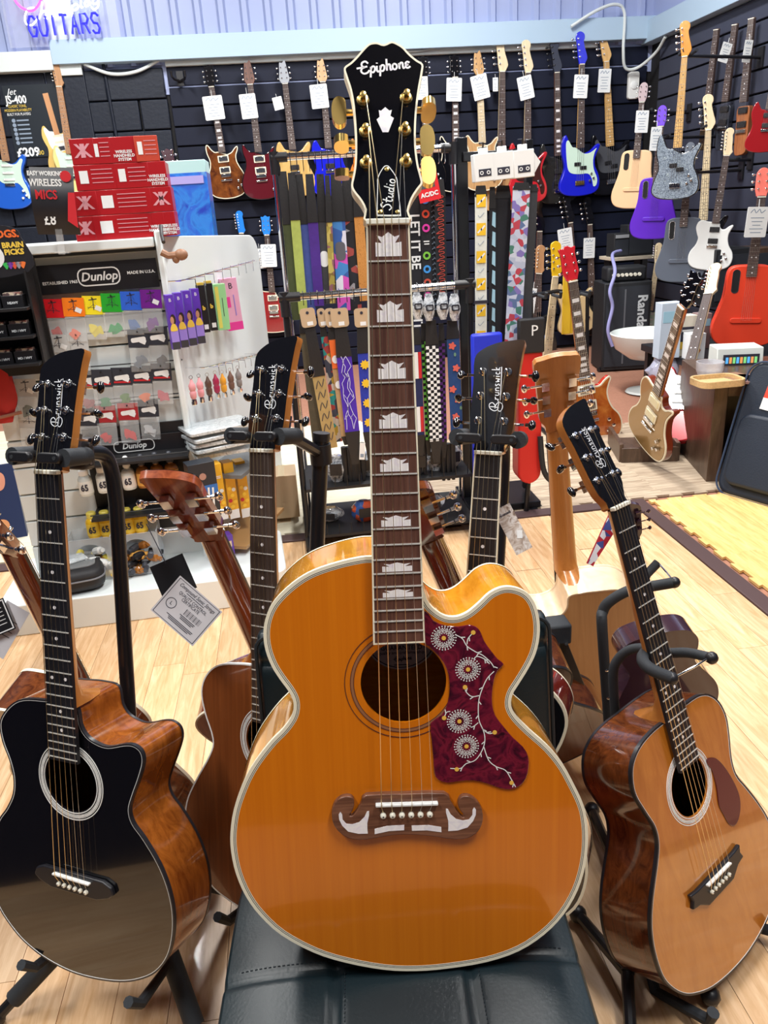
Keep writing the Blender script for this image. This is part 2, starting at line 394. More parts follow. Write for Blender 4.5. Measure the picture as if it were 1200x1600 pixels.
# cables looped in the corner and over the beam
def cable(name, pts, r, m, label, c='cable'):
    return tag(obj(name, MB().tube(cat(pts, 8, False), r, 8), m), label, c)
cable('wall_cable', [(2.42, YW-0.14, 2.52), (2.62, YW-0.14, 2.62), (2.78, YW-0.13, 2.66), (2.86, YW-0.12, 2.6), (2.86, YW-0.13, 2.35), (2.9, YW-0.1, 2.22), (3.0, YW-0.12, 2.22), (3.08, YW-0.25, 2.3), (3.08, YW-0.4, 2.38)], 0.012, M_stripw, 'white cable looping down from the beam in the wall corner')
cable('beam_cable', [(0.55, YW-0.06, 2.435), (1.2, YW-0.07, 2.41), (1.55, YW-0.07, 2.46), (2.1, YW-0.07, 2.455), (2.44, YW-0.07, 2.47)], 0.006, M_stripw, 'thin white cable running along the strip above the basses')
cable('drooping_cable', [(-1.33, YW-0.08, 2.42), (-1.15, YW-0.06, 2.35), (-0.95, YW-0.06, 2.36), (-0.76, YW-0.05, 2.44)], 0.012, M_stripw, 'white cable drooping across the painted blocks beside the black post')
sw = thing('wall_switch', 'white oblong switch box high in the wall corner', 'switch', TR(3.0, YW-0.03, 2.1))
obj('box', MB().prism(rrect(0.09, 0.2, 0.02), -0.02, 0.02, RX(90)), WHITE, sw, bevel=0.004)
obj('rocker', MB().lathe([(0.03, 0), (0.03, 0.006), (0.02, 0.01)], 16, TR(0, -0.02, 0) @ RX(90)), PAPER, sw)
# ------------------------------------------------------------------ lettering drawn with a pen
def pen(name, lines, s, w, m, parent, M):
    mb = MB()
    for l in lines: mb.ribbon([(x*s, y*s) for x, y in cat(l, 5, False)], w)
    return obj(name, mb, m, parent, M)
EPI = [[(1.15, 1.55), (.75, 1.95), (.2, 1.75), (.15, 1.25), (.55, 1.03)], [(.55, 1.03), (.05, .85), (-.1, .35), (.3, 0), (.85, .1), (1.2, .45)], [(-.75, .98), (.2, 1.02), (.95, 1.1)],
       [(1.5, .95), (1.42, .4), (1.2, -.75)], [(1.42, .45), (1.7, .95), (2.05, .9), (2.05, .4), (1.75, .03), (1.4, .15)],
       [(2.45, .98), (2.35, .3), (2.5, .02), (2.72, .15)], [(2.5, 1.35), (2.53, 1.5)],
       [(3.0, .95), (2.92, .4), (2.7, -.75)], [(2.92, .45), (3.2, .95), (3.55, .9), (3.55, .4), (3.25, .03), (2.9, .15)],
       [(4.1, 1.9), (4.0, 1.0), (3.9, .0)], [(3.95, .5), (4.2, .95), (4.5, .9), (4.48, .4), (4.5, .05), (4.75, .15)],
       [(5.2, .95), (4.9, .7), (4.9, .2), (5.2, .02), (5.5, .3), (5.5, .75), (5.2, .95), (5.0, .85)],
       [(5.95, .95), (5.9, .0)], [(5.92, .5), (6.2, .95), (6.5, .9), (6.48, .4), (6.52, .05), (6.75, .15)],
       [(7.6, .8), (7.3, 1.0), (7.0, .85), (7.0, .6), (7.3, .5), (6.95, .4), (6.95, .12), (7.25, 0), (7.65, .2)]]
BRU = [[(0.1, -.5), (-.2, .2), (.3, 1.0), (1.0, 1.1), (1.25, .6), (.8, .15), (.2, .1), (.8, 0), (1.3, -.5), (1.0, -1.1), (.3, -1.2), (-.3, -.8), (0.1, -.35), (1.2, -.5), (1.7, -.3)],
       [(.55, 1.0), (.5, .2), (.3, -.6)],
       [(1.9, .2), (1.8, -.5)], [(1.85, -.1), (2.1, .15), (2.3, .1)],
       [(2.6, .2), (2.55, -.3), (2.75, -.5), (3.0, -.3), (3.05, .2), (3.0, -.5)],
       [(3.4, .2), (3.35, -.5)], [(3.38, -.1), (3.65, .18), (3.85, 0), (3.85, -.5)],
       [(4.6, .15), (4.35, .2), (4.25, 0), (4.5, -.2), (4.5, -.45), (4.2, -.5)],
       [(4.95, .2), (5.0, -.45), (5.2, -.1), (5.4, -.5), (5.55, .2)],
       [(5.95, .2), (5.9, -.5)], [(5.98, .5), (6.0, .6)],
       [(6.7, .1), (6.45, .2), (6.3, -.15), (6.45, -.48), (6.75, -.4)],
       [(7.15, 1.0), (7.05, -.5)], [(7.5, .25), (7.1, -.1), (7.5, -.5)], [(1.7, -.75), (4.5, -.78), (7.6, -.75)]]
STUDIO = [[(1.0, 1.7), (.5, 2.0), (.1, 1.6), (.6, 1.1), (.7, .5), (.2, .05), (-.3, .4)], [(1.55, 1.8), (1.4, .5), (1.6, .05), (1.9, .2)], [(1.1, 1.1), (2.0, 1.15)],
          [(2.2, .95), (2.15, .3), (2.4, .02), (2.75, .4), (2.85, .95), (2.8, .3), (3.0, .05)], [(3.7, .8), (3.35, .9), (3.2, .4), (3.4, .02), (3.75, .4), (4.0, 1.9), (3.8, .4), (4.0, .05)],
          [(4.4, .95), (4.35, .3), (4.55, .05)], [(4.45, 1.4), (4.48, 1.5)], [(5.1, .95), (4.85, .6), (4.95, .1), (5.25, .05), (5.5, .5), (5.3, .93), (5.05, .9)]]

# ------------------------------------------------------------------ acoustic guitars
def fret_y(n, sc): return -sc*(1-2**(-n/12.0))
O_MAIN = cat(mm([(-26.5, -358.2), (-45.5, -359.3), (-69.0, -364.0), (-94.8, -371.9), (-113.5, -381.7), (-130.9, -395.4), (-144.1, -410.0), (-152.0, -426.5), (-155.2, -444.0), (-154.0, -463.4), (-148.1, -483.2), (-139.7, -499.3), (-131.1, -513.2), (-125.7, -525.3), (-125.2, -537.3), (-129.2, -549.2), (-139.7, -563.2), (-153.2, -576.3), (-169.4, -595.8), (-181.8, -614.0), (-192.1, -634.1), (-203.0, -662.7), (-208.7, -691.8), (-209.5, -717.4), (-205.5, -747.6), (-195.4, -778.7), (-179.8, -806.0), (-155.3, -834.2), (-116.9, -860.9), (-77.6, -877.9), (-29.8, -891.1), (10.5, -895.6), (51.1, -894.6), (100.0, -888.6), (140.8, -875.7), (173.3, -854.1), (197.4, -827.6), (214.8, -794.7), (224.0, -759.8), (226.6, -725.1), (224.0, -694.8), (218.7, -675.3), (209.3, -653.9), (195.2, -626.3), (176.7, -601.2), (154.0, -578.6), (138.2, -560.7), (131.3, -546.6), (132.8, -532.1), (140.5, -518.8), (151.5, -500.6), (160.2, -482.3), (164.6, -462.0), (164.5, -441.7), (159.9, -422.9), (151.2, -409.4), (138.1, -402.0), (122.9, -400.3), (107.5, -406.4), (94.6, -418.2), (81.3, -428.8), (68.3, -433.7), (55.1, -432.3), (42.4, -423.8), (33.9, -412.2), (26, -385), (22, -362)]), 3)
O_BLACK = cat(mm([(-10, -358), (-41.6, -359.8), (-81.4, -363.6), (-107.0, -373.3), (-129.2, -392.9), (-141.5, -415.1), (-138, -445), (-126.0, -474.2), (-119.6, -503), (-123.3, -532.8), (-139.2, -561.3), (-158, -585), (-178, -625), (-188, -672), (-186, -715), (-171.8, -751.9), (-142.2, -784.1), (-112.1, -804), (-71.4, -819), (-20.7, -826.6), (29.2, -823.9), (78.0, -814.4), (116.4, -799.0), (149.6, -776.2), (173.7, -742.9), (185.2, -702.9), (186.9, -662.8), (179.0, -624.5), (163.0, -589.4), (137.9, -555.1), (118.5, -534), (113.1, -513.2), (121.1, -488.6), (133.9, -458.7), (143.1, -431), (140.4, -414.1), (127.8, -406.2), (109.9, -407.2), (77.6, -416.9), (54.8, -414.6), (36.7, -406.2), (26.0, -390.2), (20, -362)]), 4)
O_RIGHT = cat(mm([(-17.4, -362.0), (-56.2, -362.7), (-93.2, -369.7), (-119.7, -385.1), (-132.5, -407.4), (-135.1, -435.0), (-123, -471.1), (-111.5, -503), (-113.9, -530), (-128.6, -554.7), (-146.1, -577.6), (-164.7, -603.4), (-180.4, -634.7), (-187.8, -671.4), (-185.7, -714.5), (-172.3, -745.2), (-150.2, -772.2), (-123.5, -791.2), (-79.8, -810.5), (-22.2, -821.4), (43.4, -822.6), (112.6, -808), (158, -780), (185, -740), (196, -695), (189, -650), (172, -609.3), (149.4, -568.4), (131.1, -535.3), (130.0, -502.7), (140, -466.5), (146.0, -432.2), (137.4, -400.4), (116.2, -376.4), (87.2, -363.6), (48.8, -360.7), (15, -361)]), 4)
_h = [(-25, -357), (-61, -359), (-111, -369.7), (-140, -393), (-152, -424), (-145.6, -461), (-128, -506), (-136, -537), (-173, -596), (-196, -642), (-201, -690), (-186, -742), (-145, -784), (-107, -800), (-58, -809), (0, -812)]
O_OM = cat(mm(_h+[(-x, y) for x, y in _h[-2::-1]]), 4)
def wire(n): return MB()
HEAD_BRU = [(-21.5, 0), (-24, 12), (-33, 30), (-35.5, 60), (-36, 111), (-38, 152), (-26, 168), (-4, 178.5), (20, 183), (40, 183.5), (39, 165), (36.5, 134), (35.3, 90), (35.5, 40), (30, 24), (24, 10), (21.5, 0)]
HEAD_EPI = [(3.6, 193.9), (-3.4, 196.2), (-11.1, 195.4), (-17.0, 190.8), (-25.7, 181.0), (-32.3, 174.4), (-39.5, 168.6), (-38.0, 159.2), (-34.0, 144.6), (-31.5, 126.0), (-30.5, 102.3), (-30.6, 82.6), (-31.9, 63.0), (-34.3, 50.0), (-36.5, 40.3), (-34.3, 33.1), (-27.7, 23.8), (-23.0, 13.4), (-21.5, 0), (21.5, 0), (22.2, 11.0), (26.7, 23.9), (33.4, 34.2), (38.2, 40.6), (37.2, 48.5), (34.6, 61.6), (33.1, 81.3), (33.7, 101.1), (35.8, 122.2), (39.3, 143.3), (43.3, 161.9), (44.3, 171.2), (38.1, 176.0), (30.7, 182.8), (24.6, 190.2), (19.0, 194.3), (12.0, 197.1)]
HEAD_FAN = [(-21.5, 0), (-25, 15), (-37, 35), (-39, 70), (-42, 120), (-46, 172), (-25, 180), (0, 183), (25, 180), (46, 172), (42, 120), (39, 70), (37, 35), (25, 15), (21.5, 0)]
POSTS = [(-1, 50.5), (-1, 91), (-1, 130.5), (1, 50.5), (1, 91), (1, 130.5)]
def tuner_mesh(btn):
    """tuner at the origin of the head face, button towards +x; returns (post, button)"""
    p = MB(); p.lathe([(0.0068, -0.001), (0.0068, 0.001), (0.0055, 0.0018), (0.0052, 0.0035), (0.003, 0.004), (0.0028, 0.010), (0.0034, 0.0105), (0.003, 0.0125), (0.001, 0.013)], 14)
    p.box((0, 0, -0.024), (0.015, 0.02, 0.012)); p.cyl((0.004, 0, -0.022), (0.014 if btn == 'gold' else 0.028, 0, -0.022), 0.0022, n=8)
    b = MB()
    if btn == 'gold':
        pts = cat(mm([(12, -3), (13, -13), (20, -17), (26, -12), (28, 0), (26, 12), (20, 17), (13, 13), (12, 3)]), 3)
        b.prism(pts, -0.026, -0.018); b.cyl((0.004, 0, -0.022), (0.013, 0, -0.022), 0.0035, n=10)
    else:
        b.ball((0.035, 0, -0.022), (0.0065, 0.0095, 0.0055), 12); b.cyl((0.024, 0, -0.022), (0.03, 0, -0.022), 0.003, n=8)
    return p, b
_TUN = {}
def acoustic(name, label, M, outline, depth, mats, head=HEAD_BRU, scale=0.648, group=None, rosette=None, guard=None, bridge='std', zt=-0.012, btn='black', headang=13, inlay='dot', bind=0.0025, plies=None, nfr=20, nutw=0.043, endw=0.055, hole=0.05, logo=None, posts=None, strings=True, heady=1.0, reverse=False, headx=1.0, fbend=None):
    """mats: top, side, back, neck, board, head, bind, tuner, button"""
    tailY = min(p[1] for p in outline)
    root = thing(name, label, 'guitar', M @ TR(0, tailY, zt-depth), group)
    OFF = TR(0, -tailY, depth-zt)
    def part(n, mb, m, p=None, Mx=None, **k):
        if p is None: return obj(n, mb, m, root, OFF @ Mx if Mx is not None else OFF, **k)
        return obj(n, mb, m, p, Mx, **k)
    hc = (0.0045, -0.5105) if name == 'jumbo_guitar' else (0.0, -0.488)
    hpts = circ(*hc, hole, 48)
    body = part('sides', MB().band(outline, zt-depth, zt).band(inset(outline, 0.0025)[::-1], zt-depth, zt) , mats['side'])
    top = MB().plate(outline, zt, [hpts]).plate(outline, zt-0.003, [hpts], True); top.band(hpts[::-1], zt-0.003, zt)
    tp = part('soundboard', top, mats['top'])
    bk = MB().plate(outline, zt-depth, (), True).plate(outline, zt-depth+0.003)
    part('back', bk, mats['back'])
    # binding and purfling
    d0 = 0.0
    for i, (wd, m) in enumerate(plies or [(bind, mats['bind'])]):
        oo = inset(outline, d0-0.0006 if i == 0 else d0); ii = inset(outline, d0+wd)
        part('binding' if i == 0 else 'purfling', MB().ring(oo, ii, zt-(0.006 if i == 0 else 0.0005), zt+0.0006-0.0001*i), m); d0 += wd
    oo = inset(outline, -0.0006)
    part('back_binding', MB().ring(oo[::-1], inset(outline, 0.003)[::-1], zt-depth+0.005, zt-depth-0.0006), mats['bind'])
    # rosette rings
    for (r0, r1, m) in rosette or []:
        part('rosette', MB().ring(circ(*hc, r1, 56), circ(*hc, r0, 56), zt-0.001, zt+0.0006), m, tp)
    # neck, heel, board
    ye = fret_y(nfr, scale)-0.006 if fbend is None else fbend
    body_y = max(p[1] for p in outline)
    nk = MB(); rows = []
    def prof(y, w, t, z0): return [(w*math.cos(math.pi*k/8)/2, y, z0-t*math.sin(math.pi*k/8)) for k in range(9)]
    prs = [(0.0, nutw, 0.015), (-0.03, nutw+0.0005, 0.016), (-0.2, nutw+0.006, 0.018), (body_y+0.035, nutw+0.0095, 0.021), (body_y+0.012, nutw+0.010, 0.034), (body_y-0.002, nutw+0.010, depth*0.82)]
    vs = []; fs = []
    for y, ww, t in prs: vs += prof(y, ww, t, -0.006)
    n = 9
    for i in range(len(prs)-1):
        for k in range(n-1): fs.append((i*n+k, (i+1)*n+k, (i+1)*n+k+1, i*n+k+1))
        fs.append((i*n, i*n+n-1, (i+1)*n+n-1, (i+1)*n))
    fs += [tuple(range(n)), tuple(range((len(prs)-1)*n, len(prs)*n))[::-1]]
    nk.add(vs, fs); part('neck', nk, mats['neck'])
    def fw(y): return nutw+(endw-nutw)*y/fret_y(20, scale)
    fb = MB().prism([(-nutw/2, 0), (nutw/2, 0), (fw(ye)/2, ye), (-fw(ye)/2, ye)], -0.0065, 0.0)
    fbo = part('fretboard', fb, mats['board'])
    if mats.get('fbind'):
        for s in (-1, 1):
            part('fretboard_binding', MB().prism([(s*(nutw/2-0.0015), 0), (s*(nutw/2+0.0004), 0), (s*(fw(ye)/2+0.0004), ye), (s*(fw(ye)/2-0.0015), ye)], -0.0066, 0.0004), mats['fbind'], fbo)
        part('fretboard_binding', MB().box((0, ye-0.0007, -0.003), (fw(ye)+0.0008, 0.0018, 0.0068)), mats['fbind'], fbo)
    for k in range(1, nfr+1):
        y = fret_y(k, scale); wv = fw(y)
        part('fret', MB().box((0, y, 0.0005), (wv-(0.002 if mats.get('fbind') else 0.0), 0.0016, 0.0012)), FRET, fbo)
    if inlay == 'dot':
        for k in (3, 5, 7, 9, 12, 15, 17):
            if k > nfr: continue
            y = (fret_y(k, scale)+fret_y(k-1, scale))/2
            for dx in ((-0.013, 0.013) if k == 12 else (0,)): part('inlay', MB().lathe([(0.0028, -0.0005), (0.0028, 0.0003)], 12, TR(dx, y, 0)), PEARL, fbo)
    elif inlay == 'crown':
        for k in (1, 3, 5, 7, 9, 12, 15, 17):
            y0 = fret_y(k, scale); y1 = fret_y(k-1, scale); h = (y1-y0)*0.64; b = y0+(y1-y0)*0.13; ww = fw(y0)*0.60; hw = ww/2
            if k >= 12: h = (y1-y0)*0.62
            body_p = [(-hw, b), (hw, b), (hw, b+h*0.62), (hw*0.52, b+h*0.58), (hw*0.9, b+h*0.92), (hw*0.48, b+h*0.84), (hw*0.3, b+h*0.92), (0, b+h*1.05), (-hw*0.3, b+h*0.92), (-hw*0.48, b+h*0.84), (-hw*0.9, b+h*0.92), (-hw*0.52, b+h*0.58), (-hw, b+h*0.62)]
            part('inlay', MB().prism(body_p, -0.0005, 0.0003), PEARL, fbo)
    part('nut', MB().box((0, 0.003, -0.001), (nutw+0.001, 0.006, 0.010)), BONE, bevel=0.001)
    # head
    a = math.radians(headang); HM = TR(0, 0.004, -0.004) @ RX(-headang)
    hp = [(x*headx, y*heady) for x, y in mm(head)]
    hs = cat(hp, 3) if head is not HEAD_FAN else cat(hp, 3)
    hd = part('headstock', MB().prism(hs, -0.0155, -0.0012), mats.get('headside', mats['neck']), None, HM)
    fc = part('head_veneer', MB().prism(inset(hs, 0.0018 if mats.get('hbind') else 0.0002), -0.0012, 0.0), mats['head'], None, HM)
    if mats.get('hbind'): part('head_binding', MB().ring(inset(hs, -0.0003), inset(hs, 0.0018), -0.0157, 0.0002), mats['hbind'], None, HM)
    key = btn
    if key not in _TUN: _TUN[key] = [mesh('t', q) for q in tuner_mesh(btn)]
    pp = posts or [(-21.5, 50.5), (-22, 91), (-22, 130.5), (20.5, 51), (19.5, 91), (18.5, 131)]
    for i, (x, y) in enumerate(mm(pp)):
        x *= headx; y *= heady
        me = _TUN[key]; TM = HM @ TR(x, y, 0.0) @ (RZ(180) if i < 3 else Matrix())
        m1 = me[0].copy() if (key, mats['tuner'].name) not in _TUN else _TUN[(key, mats['tuner'].name)]
        if (key, mats['tuner'].name) not in _TUN: m1.materials.append(mats['tuner']); _TUN[(key, mats['tuner'].name)] = m1
        t = part('tuner', m1, None, None, TM)
        kb = (key, 'b', mats['button'].name)
        if kb not in _TUN: mb_ = me[1].copy(); mb_.materials.append(mats['button']); _TUN[kb] = mb_
        ang = (72, 84, 4, -6, 3, 82)[i] if btn == 'gold' else (15, -65, 40, -20, 75, 10)[i]
        obj('button', _TUN[kb], None, t, TR(0.006, 0, -0.022) @ RX(ang) @ TR(0, 0, 0.022) if not reverse else TR(0.006, 0, 0))
    # bridge, saddle, pins, strings
    sy = -scale-0.006
    zz = zt
    if bridge == 'moustache':
        bp = mm([(-44.3, -648.1), (-0.1, -648.9), (49.3, -650.7), (56.5, -661.4), (63.5, -674.2), (70.7, -683.3), (73.8, -682.0), (68.7, -674.5), (65.7, -666.4), (67.9, -658.7), (73.1, -655.6), (81.4, -657.1), (89.6, -664.3), (94.8, -674.8), (95.7, -688.4), (91.4, -700.7), (81.9, -709.3), (69.3, -712.4), (52.6, -710.6), (27.6, -705.1), (-1.4, -701.8), (-24.3, -703.3), (-45.2, -706.2), (-61.7, -705.2), (-74.9, -698.1), (-83.7, -686.3), (-86.3, -673.8), (-84.8, -661.6), (-79.3, -652.9), (-72.0, -648.9), (-64.8, -648.6), (-59.8, -651.7), (-59.0, -659.6), (-62.0, -668.4), (-65.8, -673.5), (-61.7, -674.3), (-55.3, -666.8), (-49.7, -656.8)])
        br = part('bridge', MB().prism(cat(bp, 2), zz, zz+0.008), mats['bridge'], bevel=0.0015)
        il = mm([(-75.8, -667.6), (-77.9, -670.8), (-77.6, -677.6), (-74.4, -685.6), (-67.5, -693.9), (-55.3, -697.5), (-43.9, -697.9), (-44.3, -691.8), (-44.1, -683.9), (-41.7, -673.9), (-41.5, -668.3), (-44.0, -668.9), (-47.3, -675.9), (-53.7, -682.3), (-62.0, -684.7), (-69.2, -683.6), (-73.5, -677.8), (-73.8, -671.0)])
        i2 = mm([(-35.5, -692.3), (-19.9, -689.1), (0.2, -689.1), (0.0, -695.9), (-18.0, -696.0), (-35.7, -699.1)])
        cxm = 0.0047
        for pts in (il, i2): 
            part('bridge_inlay', MB().prism(pts, zz+0.007, zz+0.0084), PEARL, br)
            part('bridge_inlay', MB().prism([(2*cxm-x-0.0, y-0.0012-(x-cxm)*-0.02) for x, y in pts], zz+0.007, zz+0.0084), PEARL, br)
        sx0, sx1, sym = -0.0335, 0.0413, -0.6605; px0, pdx, py0 = -0.0247, 0.0112, -0.6745
    else:
        w2 = 0.078
        if bridge == 'std': bp = [(-76, -648), (-60, -641), (60, -641), (76, -648), (80, -660), (70, -668), (46, -676), (-46, -676), (-70, -668), (-80, -660)]
        else: bp = [(-80, -640), (-60, -643), (60, -643), (80, -640), (76, -652), (82, -664), (62, -668), (40, -682), (-40, -682), (-62, -668), (-82, -664), (-76, -652)]
        br = part('bridge', MB().prism(mm(bp), zz, zz+0.008), mats['bridge'], bevel=0.002)
        sx0, sx1, sym = -0.037, 0.037, -0.648; px0, pdx, py0 = -0.0275, 0.011, -0.664
    part('saddle', MB().box(((sx0+sx1)/2, sym, zz+0.0105), (sx1-sx0, 0.0032, 0.007)), WHITE, None, TR((sx0+sx1)/2, sym, 0) @ RZ(-1.2) @ TR(-(sx0+sx1)/2, -sym, 0), bevel=0.0008)
    for k in range(6):
        pn = part('bridge_pin', MB().lathe([(0.0032, 0.007), (0.0038, 0.0095), (0.0034, 0.0118), (0.0015, 0.013)], 12, TR(px0+pdx*k, py0-0.0003*k, zz)), BONE)
        part('pin_dot', MB().lathe([(0.0009, 0.0128), (0.0009, 0.0134)], 8, TR(px0+pdx*k, py0-0.0003*k, zz)), INK, pn)
    if strings:
        hm = HM
        for k in range(6):
            xn = -nutw/2+0.0035+(nutw-0.007)*k/5; xs = sx0+0.007+(sx1-sx0-0.014)*k/5
            side = 0 if k < 3 else 1; idx = (2-(2-k)) if k < 3 else (5-k)
            order = (0, 1, 2, 5, 4, 3)[k]
            q = mm([pp[order]])[0]; qp = hm @ Vector((q[0]*headx*0.86, q[1]*heady, 0.007))
            r = (0.00062, 0.0005, 0.00042, 0.00035, 0.00026, 0.00022)[k]
            part('string', MB().tube([tuple(qp), (xn, 0.004, 0.0046), (xs, sym, zz+0.0145), (px0+pdx*k, py0+0.003, zz+0.0085)], r, 5), BRONZE if k < 4 else STEEL)
    if guard:
        gpts, gm, gb = guard
        part('pickguard', MB().prism(gpts, zt, zt+0.0022), gm, bevel=0.0006)
    if logo:
        lines, s, wd, x, y, rz, m = logo
        pen('logo', lines, s, wd, m, root, OFF @ HM @ TR(x, y, 0.0004) @ RZ(rz))
    # strap button at the tail
    part('strap_button', MB().lathe([(0.004, 0), (0.004, 0.006), (0.007, 0.009), (0.007, 0.011)], 12, TR(0, tailY+0.001, zt-depth/2) @ RX(90)), mats['tuner'])
    return root, OFF, HM
# ------------------------------------------------------------------ the guitars in the foreground
def loc(M, px, z):
    """pixel of the photograph to the guitar's own plane at height z"""
    n = M.to_3x3() @ Vector((0, 0, 1)); p = M @ Vector((0, 0, z)); q = M.inverted() @ onP(px[0], px[1], p, n); return (q.x, q.y)
M_MAIN = frame((0.1124, 0.8652, 1.2812), (0.9962, -0.0781, -0.0379), (0.0521, 0.1886, 0.9807), (-0.0694, -0.9789, 0.192))
M_BLACK = frame((-0.3766, 1.1539, 0.9611), (0.8813, -0.4718, 0.0258), (0.0877, 0.217, 0.9722), (-0.4643, -0.8546, 0.2326))
M_RIGHT = frame((0.5004, 1.1251, 0.8254), (0.8412, 0.5407, 0.0083), (-0.1946, 0.2883, 0.9376), (0.5046, -0.7903, 0.3477))
M_MIDL = frame((-0.0655, 1.21, 0.9477), (0.7998, -0.5958, 0.0736), (0.0888, 0.2387, 0.967), (-0.5937, -0.7669, 0.2438))
M_MIDR = frame((0.2916, 1.1654, 0.9226), (0.8989, -0.4379, -0.0151), (0.1233, 0.2196, 0.9678), (-0.4204, -0.8718, 0.2514))
amber = wood('amber_spruce', (0.64, 0.165, 0.002), (0.71, 0.198, 0.004), 'Y', (40, 0.5), 0.16, 1.0, 0.3)
flame = wood('amber_flamed_maple', (0.62, 0.24, 0.012), (0.80, 0.36, 0.03), 'Y', (6, 30), 0.14, 1.0, 1.2)
rosew = wood('rosewood', (0.075, 0.028, 0.02), (0.17, 0.075, 0.05), 'Y', (60, 2.5), 0.45, 0, 0.8)
walnut = wood('walnut_bridge', (0.10, 0.035, 0.018), (0.26, 0.11, 0.06), 'X', (60, 3), 0.4, 0.1, 1.0)
maple_n = wood('amber_maple_neck', (0.6, 0.25, 0.02), (0.72, 0.34, 0.05), 'Y', (20, 2), 0.2, 0.7, 0.6)
mahog = wood('mahogany_gloss', (0.17, 0.038, 0.006), (0.46, 0.14, 0.02), 'Y', (10, 2.2), 0.14, 1.0, 2.2, contrast=(0.3, 0.75))
mahog_d = wood('dark_mahogany_gloss', (0.075, 0.018, 0.006), (0.20, 0.055, 0.014), 'Y', (14, 2.0), 0.14, 1.0, 2.0)
mahog_t = wood('mahogany_top', (0.15, 0.038, 0.009), (0.26, 0.075, 0.018), 'Y', (30, 0.8), 0.3, 0.4, 0.8)
cedar = wood('toned_cedar', (0.44, 0.14, 0.015), (0.56, 0.205, 0.03), 'Y', (8, 2), 0.16, 1.0, 1.6)
natmap = wood('pale_cedar_satin', (0.46, 0.22, 0.075), (0.56, 0.29, 0.11), 'Y', (25, 1.2), 0.4, 0.1, 0.8)
paleside = wood('pale_maple_satin', (0.72, 0.50, 0.30), (0.86, 0.66, 0.44), 'Y', (6, 8), 0.35, 0.2, 1.2)
redneck = wood('red_mahogany_neck', (0.17, 0.035, 0.014), (0.34, 0.085, 0.03), 'Y', (24, 1.6), 0.18, 0.8, 0.8)
orneck = wood('orange_neck', (0.42, 0.15, 0.03), (0.56, 0.22, 0.05), 'Y', (20, 1.6), 0.3, 0.4, 0.6)
ebony = mat('black_board', (0.012, 0.012, 0.016), 0.4)
brownb = wood('brown_board', (0.035, 0.022, 0.017), (0.085, 0.055, 0.042), 'Y', (70, 2.5), 0.5, 0, 0.6)
tort = patches('red_tortoise', [(0.03, 0.002, 0.008), (0.085, 0.004, 0.018), (0.19, 0.010, 0.030), (0.03, 0.002, 0.008)], 38, 0.12, 1.0, 'NOISE')
redguard = mat('dark_red_guard', (0.09, 0.008, 0.010), 0.2, coat=0.6)
cherry = mat('cherry_gloss', (0.16, 0.012, 0.006), 0.14, coat=1.0, noise=0.2, nscale=14)
pursh = mat('purple_black_gloss', (0.05, 0.022, 0.035), 0.16, coat=1.0)
logo_w = mat('logo_silver', (0.82, 0.84, 0.88), 0.35)
base_m = dict(neck=orneck, board=ebony, head=GLOSSBLACK, bridge=ebony, tuner=CHROME, button=GLOSSBLACK)
ROS = [(0.052, 0.0535, WHITE), (0.0555, 0.0610, WHITE), (0.0565, 0.0572, INK), (0.0592, 0.0600, INK), (0.063, 0.0645, WHITE)]
brlogo = (BRU, 0.0092, 0.0012, 0.0045, 0.069, 93, logo_w)
# the jumbo on the chair
rb = mat('rosette_brown', (0.30, 0.13, 0.06), 0.3); rd = mat('rosette_dark', (0.06, 0.02, 0.02), 0.3)
G1, OFF1, HM1 = acoustic('jumbo_guitar', 'amber jumbo acoustic guitar with red flowered pickguard leaning on the black chair', M_MAIN, O_MAIN, 0.115,
    dict(top=amber, side=flame, back=flame, neck=maple_n, board=rosew, head=GLOSSBLACK, bridge=walnut, bind=CREAM, fbind=CREAM, hbind=CREAM, tuner=GOLD, button=GOLD),
    head=HEAD_EPI, headang=14, scale=0.6477, btn='gold', inlay='crown', nutw=0.0445, endw=0.0585, hole=0.0505,
    rosette=[(0.0585, 0.0592, rd), (0.0592, 0.0622, rb), (0.0622, 0.0629, rd), (0.0690, 0.0697, rd)], bridge='moustache', fbend=-0.4572,
    plies=[(0.0034, CREAM), (0.0008, INK), (0.0010, CREAM), (0.0008, INK), (0.0008, CREAM)],
    guard=(cat(mm([(30.9, -423.8), (40.9, -436.6), (54.9, -442.9), (70.1, -444.7), (81.0, -443.3), (89.7, -445.5), (95.1, -451.4), (99.4, -463.0), (107.0, -474.8), (115.7, -486.6), (122.8, -493.2), (115.7, -500.5), (111.2, -511.9), (108.9, -528.1), (108.9, -542.2), (112.1, -556.5), (122.1, -571.2), (133.4, -586.1), (145.7, -598.7), (151.9, -611.1), (152.6, -625.6), (149.2, -640.1), (141.3, -649.4), (131.0, -653.1), (117.4, -650.6), (101.5, -643.6), (85.7, -639.1), (69.9, -638.8), (54.1, -640.4), (42.8, -635.6), (38.5, -626.9), (37.7, -607.6), (35.9, -583.5), (35.3, -563.0), (48.7, -553.4), (55.6, -539.6), (58.5, -521.0), (57.2, -502.4), (52.0, -488.3), (43.4, -476.5), (34.9, -467.0), (30.2, -461.1)]), 2), tort, None),
    posts=[(-20.1, 63.4), (-19.6, 97.8), (-20.9, 132.5), (21.8, 63.9), (22.1, 98.4), (25.0, 133.9)],
    logo=(EPI, 0.0068, 0.0020, -0.0205, 0.1615, 7, PEARL))
pg = [o for o in G1.children if o.name.startswith('pickguard')][0]
zg = -0.012+0.0025
def zb(x, y): return loc(M_MAIN, (600+x/3.4286, 820+y/3.4286), zg)
vine = MB()
